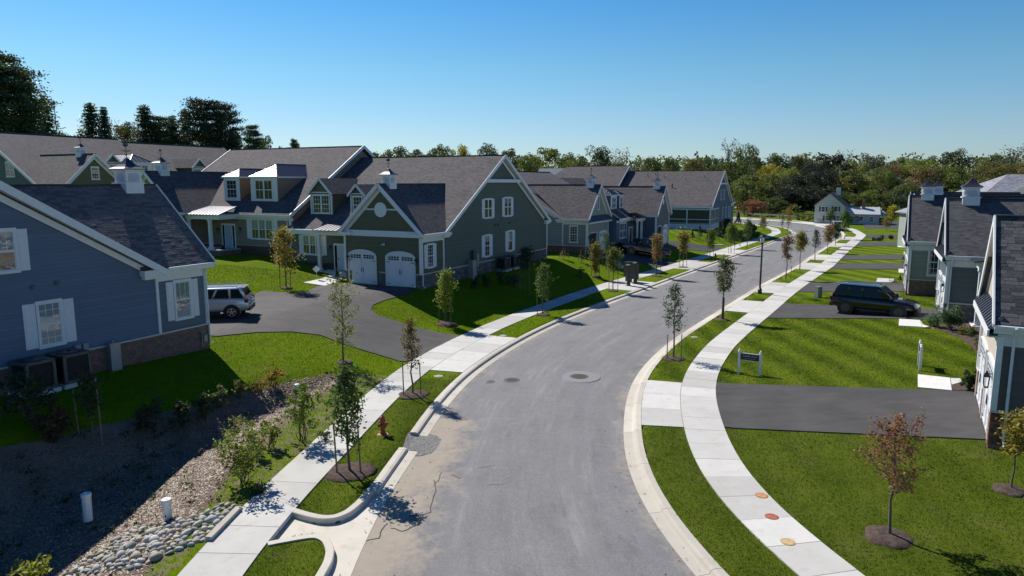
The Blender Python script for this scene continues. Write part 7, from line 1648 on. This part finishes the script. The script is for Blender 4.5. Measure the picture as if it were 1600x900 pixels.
def manhole(label, px, r, patch):
    x, y, z = onroad(*px, .0); T = thing('manhole_cover', label, 'manhole cover', (x, y, z), .3, 'iron covers in the street'); m = MB()
    if patch: m.lathe((0, 0, 0), [(patch, -.05), (patch, .006), (r + .12, .010)], 28); m.build('collar', plain('pale_asphalt_patch', (.235, .235, .238), .9, 0, .22, 26, bump=.5), T); m = MB()
    m.lathe((0, 0, 0), [(r + .06, -.05), (r + .06, .014), (r, .014), (r, .006)], 28); m.build('frame', IRON, T); m = MB(); m.lathe((0, 0, 0), [(r - .01, -.02), (r - .01, .012)], 28)
    if r > .2:
        for i in range(-4, 5):
            for j in range(-4, 5):
                if (i * i + j * j) * .0081 < (r - .06) ** 2: m.box((i * .09 - .03, j * .09 - .03, .012), (i * .09 + .03, j * .09 + .03, .020))
    m.build('cover', plain('rusty_iron', (.085, .07, .055), .8, 0, .3, 20), T)
manhole('large iron manhole cover in a pale patch, middle of the street', (905, 588.5), .36, .95); manhole('smaller round iron manhole cover left of the large one', (800, 594), .30, .42); manhole('small dark valve cover next to the smaller manhole', (767, 596.5), .14, .24)
# round painted medallions on the sidewalk
def medal_mat(name, c1, c2):
    t = NT(name); n = t.noise(t.scaled(t.coord(), (1, 1, 1)), 12, 3, .6, 1.2); c = t.mix(t.ramp(n, .42, .56), c1, c2); return t.out(c, .8)
for px, c1, c2, lab in [((1190, 774), (.46, .17, .05), (.50, .33, .16), 'bright orange round decal on the sidewalk'), ((1206, 807), (.32, .075, .04), (.42, .15, .08), 'brick red round decal on the sidewalk'), ((1231, 846.5), (.50, .30, .09), (.55, .46, .28), 'golden round decal on the sidewalk')]:
    x, y, _ = at(*px, .03); T = thing('sidewalk_decal', lab, 'decal', (x, y, .028), .4, 'round decals on the right sidewalk'); m = MB(); m.lathe((0, 0, 0), [(.172, 0), (.172, .003), (.150, .0032)], 26); m.build('ring', plain('ring_%d' % int(c1[1] * 100), tuple(k * .8 for k in c1), .8), T); m = MB(); m.lathe((0, 0, 0), [(.150, .001), (.150, .004)], 26); m.build('picture', medal_mat('medal_%d' % int(c1[1] * 100), c1, c2), T)
# air conditioners
def hpos(H, x, y, z): return H.o.matrix_basis @ Vector((x * H.mx, y, z))
bpy.context.view_layer.update()
for (x, y), lab in [((-.75, 7.85), 'air conditioner under the shuttered blue house window'), ((-.75, 9.35), 'air conditioner at the left edge against the blue house')]:
    p = hpos(HA, x, y, 0); ac_unit('air_conditioner', lab, (p.x, p.y, LH + .02), -TH, .88, 1.0, 'air conditioners')
for (x, y), lab in [((-.65, 13.6), 'nearer air conditioner beside the green house'), ((-.65, 15.6), 'farther air conditioner beside the green house')]:
    p = hpos(HB, x, y, 0); ac_unit('air_conditioner', lab, (p.x, p.y, LH + .0), -TH, .85, .95, 'air conditioners')
p = hpos(HF, -.8, 11.5, 0); ac_unit('air_conditioner', 'air conditioner beside the screened porch house', (p.x, p.y, LH - .05), -TH, .9, 1.0, 'air conditioners')
# planter-like black lantern box on the side of the charcoal house's porch is part of the house; guard rail by the far street
T = thing('guard_rail', 'long pale guard rail along the far side of the bend', 'guard rail', (0, 0, 0)); a, b = Vector(at(1150, 337.5)), Vector(at(1252, 344)); m = MB()
for zz in (.55, .72): m.bar(a + Vector((0, 0, zz + .2)), b + Vector((0, 0, zz + .2)), .12, .12)
m.build('rail', plain('weathered_rail', (.30, .29, .27), .8), T); L = (b - a).length
for i in range(int(L / 3) + 1): p = a + (b - a) * (i * 3 / L); m = MB(); m.box((p.x - .1, p.y - .1, -.1), (p.x + .1, p.y + .1, 1.0)); m.build('post', plain('weathered_post', (.20, .19, .17), .9), T)
sheet('far_verge', [at(1155, 340.5), at(1254, 347.5), at(1262, 350.2), at(1225, 346.5), at(1157, 342.3)], .01, CONC, .06, 'pale concrete pavement on the far side of the bend')
sheet('far_verge', [at(1252, 346.5), at(1298, 349.5), at(1318, 355), at(1297, 353.5), at(1262, 350.5)], .012, CONC, .06, 'pale concrete entrance below the distant white house')
# odds and ends on the left lawns
x, y, z = on(1122, 383.5); T = thing('white_board', 'white board lying on the lawn right of the pickup driveway', 'board', (x, y, z), .1); m = MB(); m.box((-.7, -.2, .0), (.7, .2, .12)); m.build('panel', WHITE, T)
FLB = ['leftmost pale yellow flag on the lawn by the screened porch', 'pale yellow flag second from the left by the screened porch', 'middle pale yellow flag closest to the screened porch', 'pale yellow flag right of the middle one, below the porch screen', 'pale yellow flag nearest the pickup driveway', 'lower right pale yellow flag of the cluster by the pickup driveway', 'pale yellow flag nearest the smallest cone evergreen']
for k, px in enumerate([(1052, 366), (1057, 363.5), (1064, 362), (1072, 361.5), (1059, 370), (1064, 371), (1079, 364)]):
    x, y, z = on(*px); T = thing('marker_flag', FLB[k], 'flag', (x, y, z), k, 'marker flags on the far left lawn'); m = MB(); m.tube([(0, 0, -.1), (0, 0, .7)], .012, 4); m.build('wire', WHITE, T); m = MB(); m.prism([(0, 0, .5), (.28, .02, .52), (.28, .03, .74), (0, 0, .72)], (0, .01, 0)); m.build('flag', plain('flag_yellow', (.75, .74, .35), .6), T)
# radio mast far behind the conifers
x, Y = (104 - 800) / FPX * 420, 420; T = thing('radio_mast', 'thin radio mast rising behind the far left conifers', 'mast', (x, Y, 0)); m = MB(); m.tube([(0, 0, 0), (0, 0, 50), (0, 0, 56)], [.35, .3, .12], 4); m.build('mast', GALV, T); m = MB()
for k in range(8): m.box((-.7, -.05, 20 + k * 4), (.7, .05, 20.15 + k * 4))
m.build('antenna', GALV, T)
pb = mesh_sheet
x, y, _ = on(1531, 566); T = thing('mailbox_lantern', 'dark box lantern hanging by the charcoal house wall', 'lantern', (x, y, 1.5)) if False else None
pb('planting_bed', [on(*p) for p in [(1442, 513), (1460, 513.5), (1475, 519), (1500, 528), (1520, 543), (1528, 556), (1532, 560), (1545, 515), (1515, 503)]], .02, MULCH_M, 'mulched planting bed beside the porch walk')
pb('planting_bed', [on(*p) for p in [(1486, 603), (1500, 599), (1530, 602), (1529, 613.5), (1488, 611)]], .02, MULCH_M, 'mulched planting bed by the brick pillar')
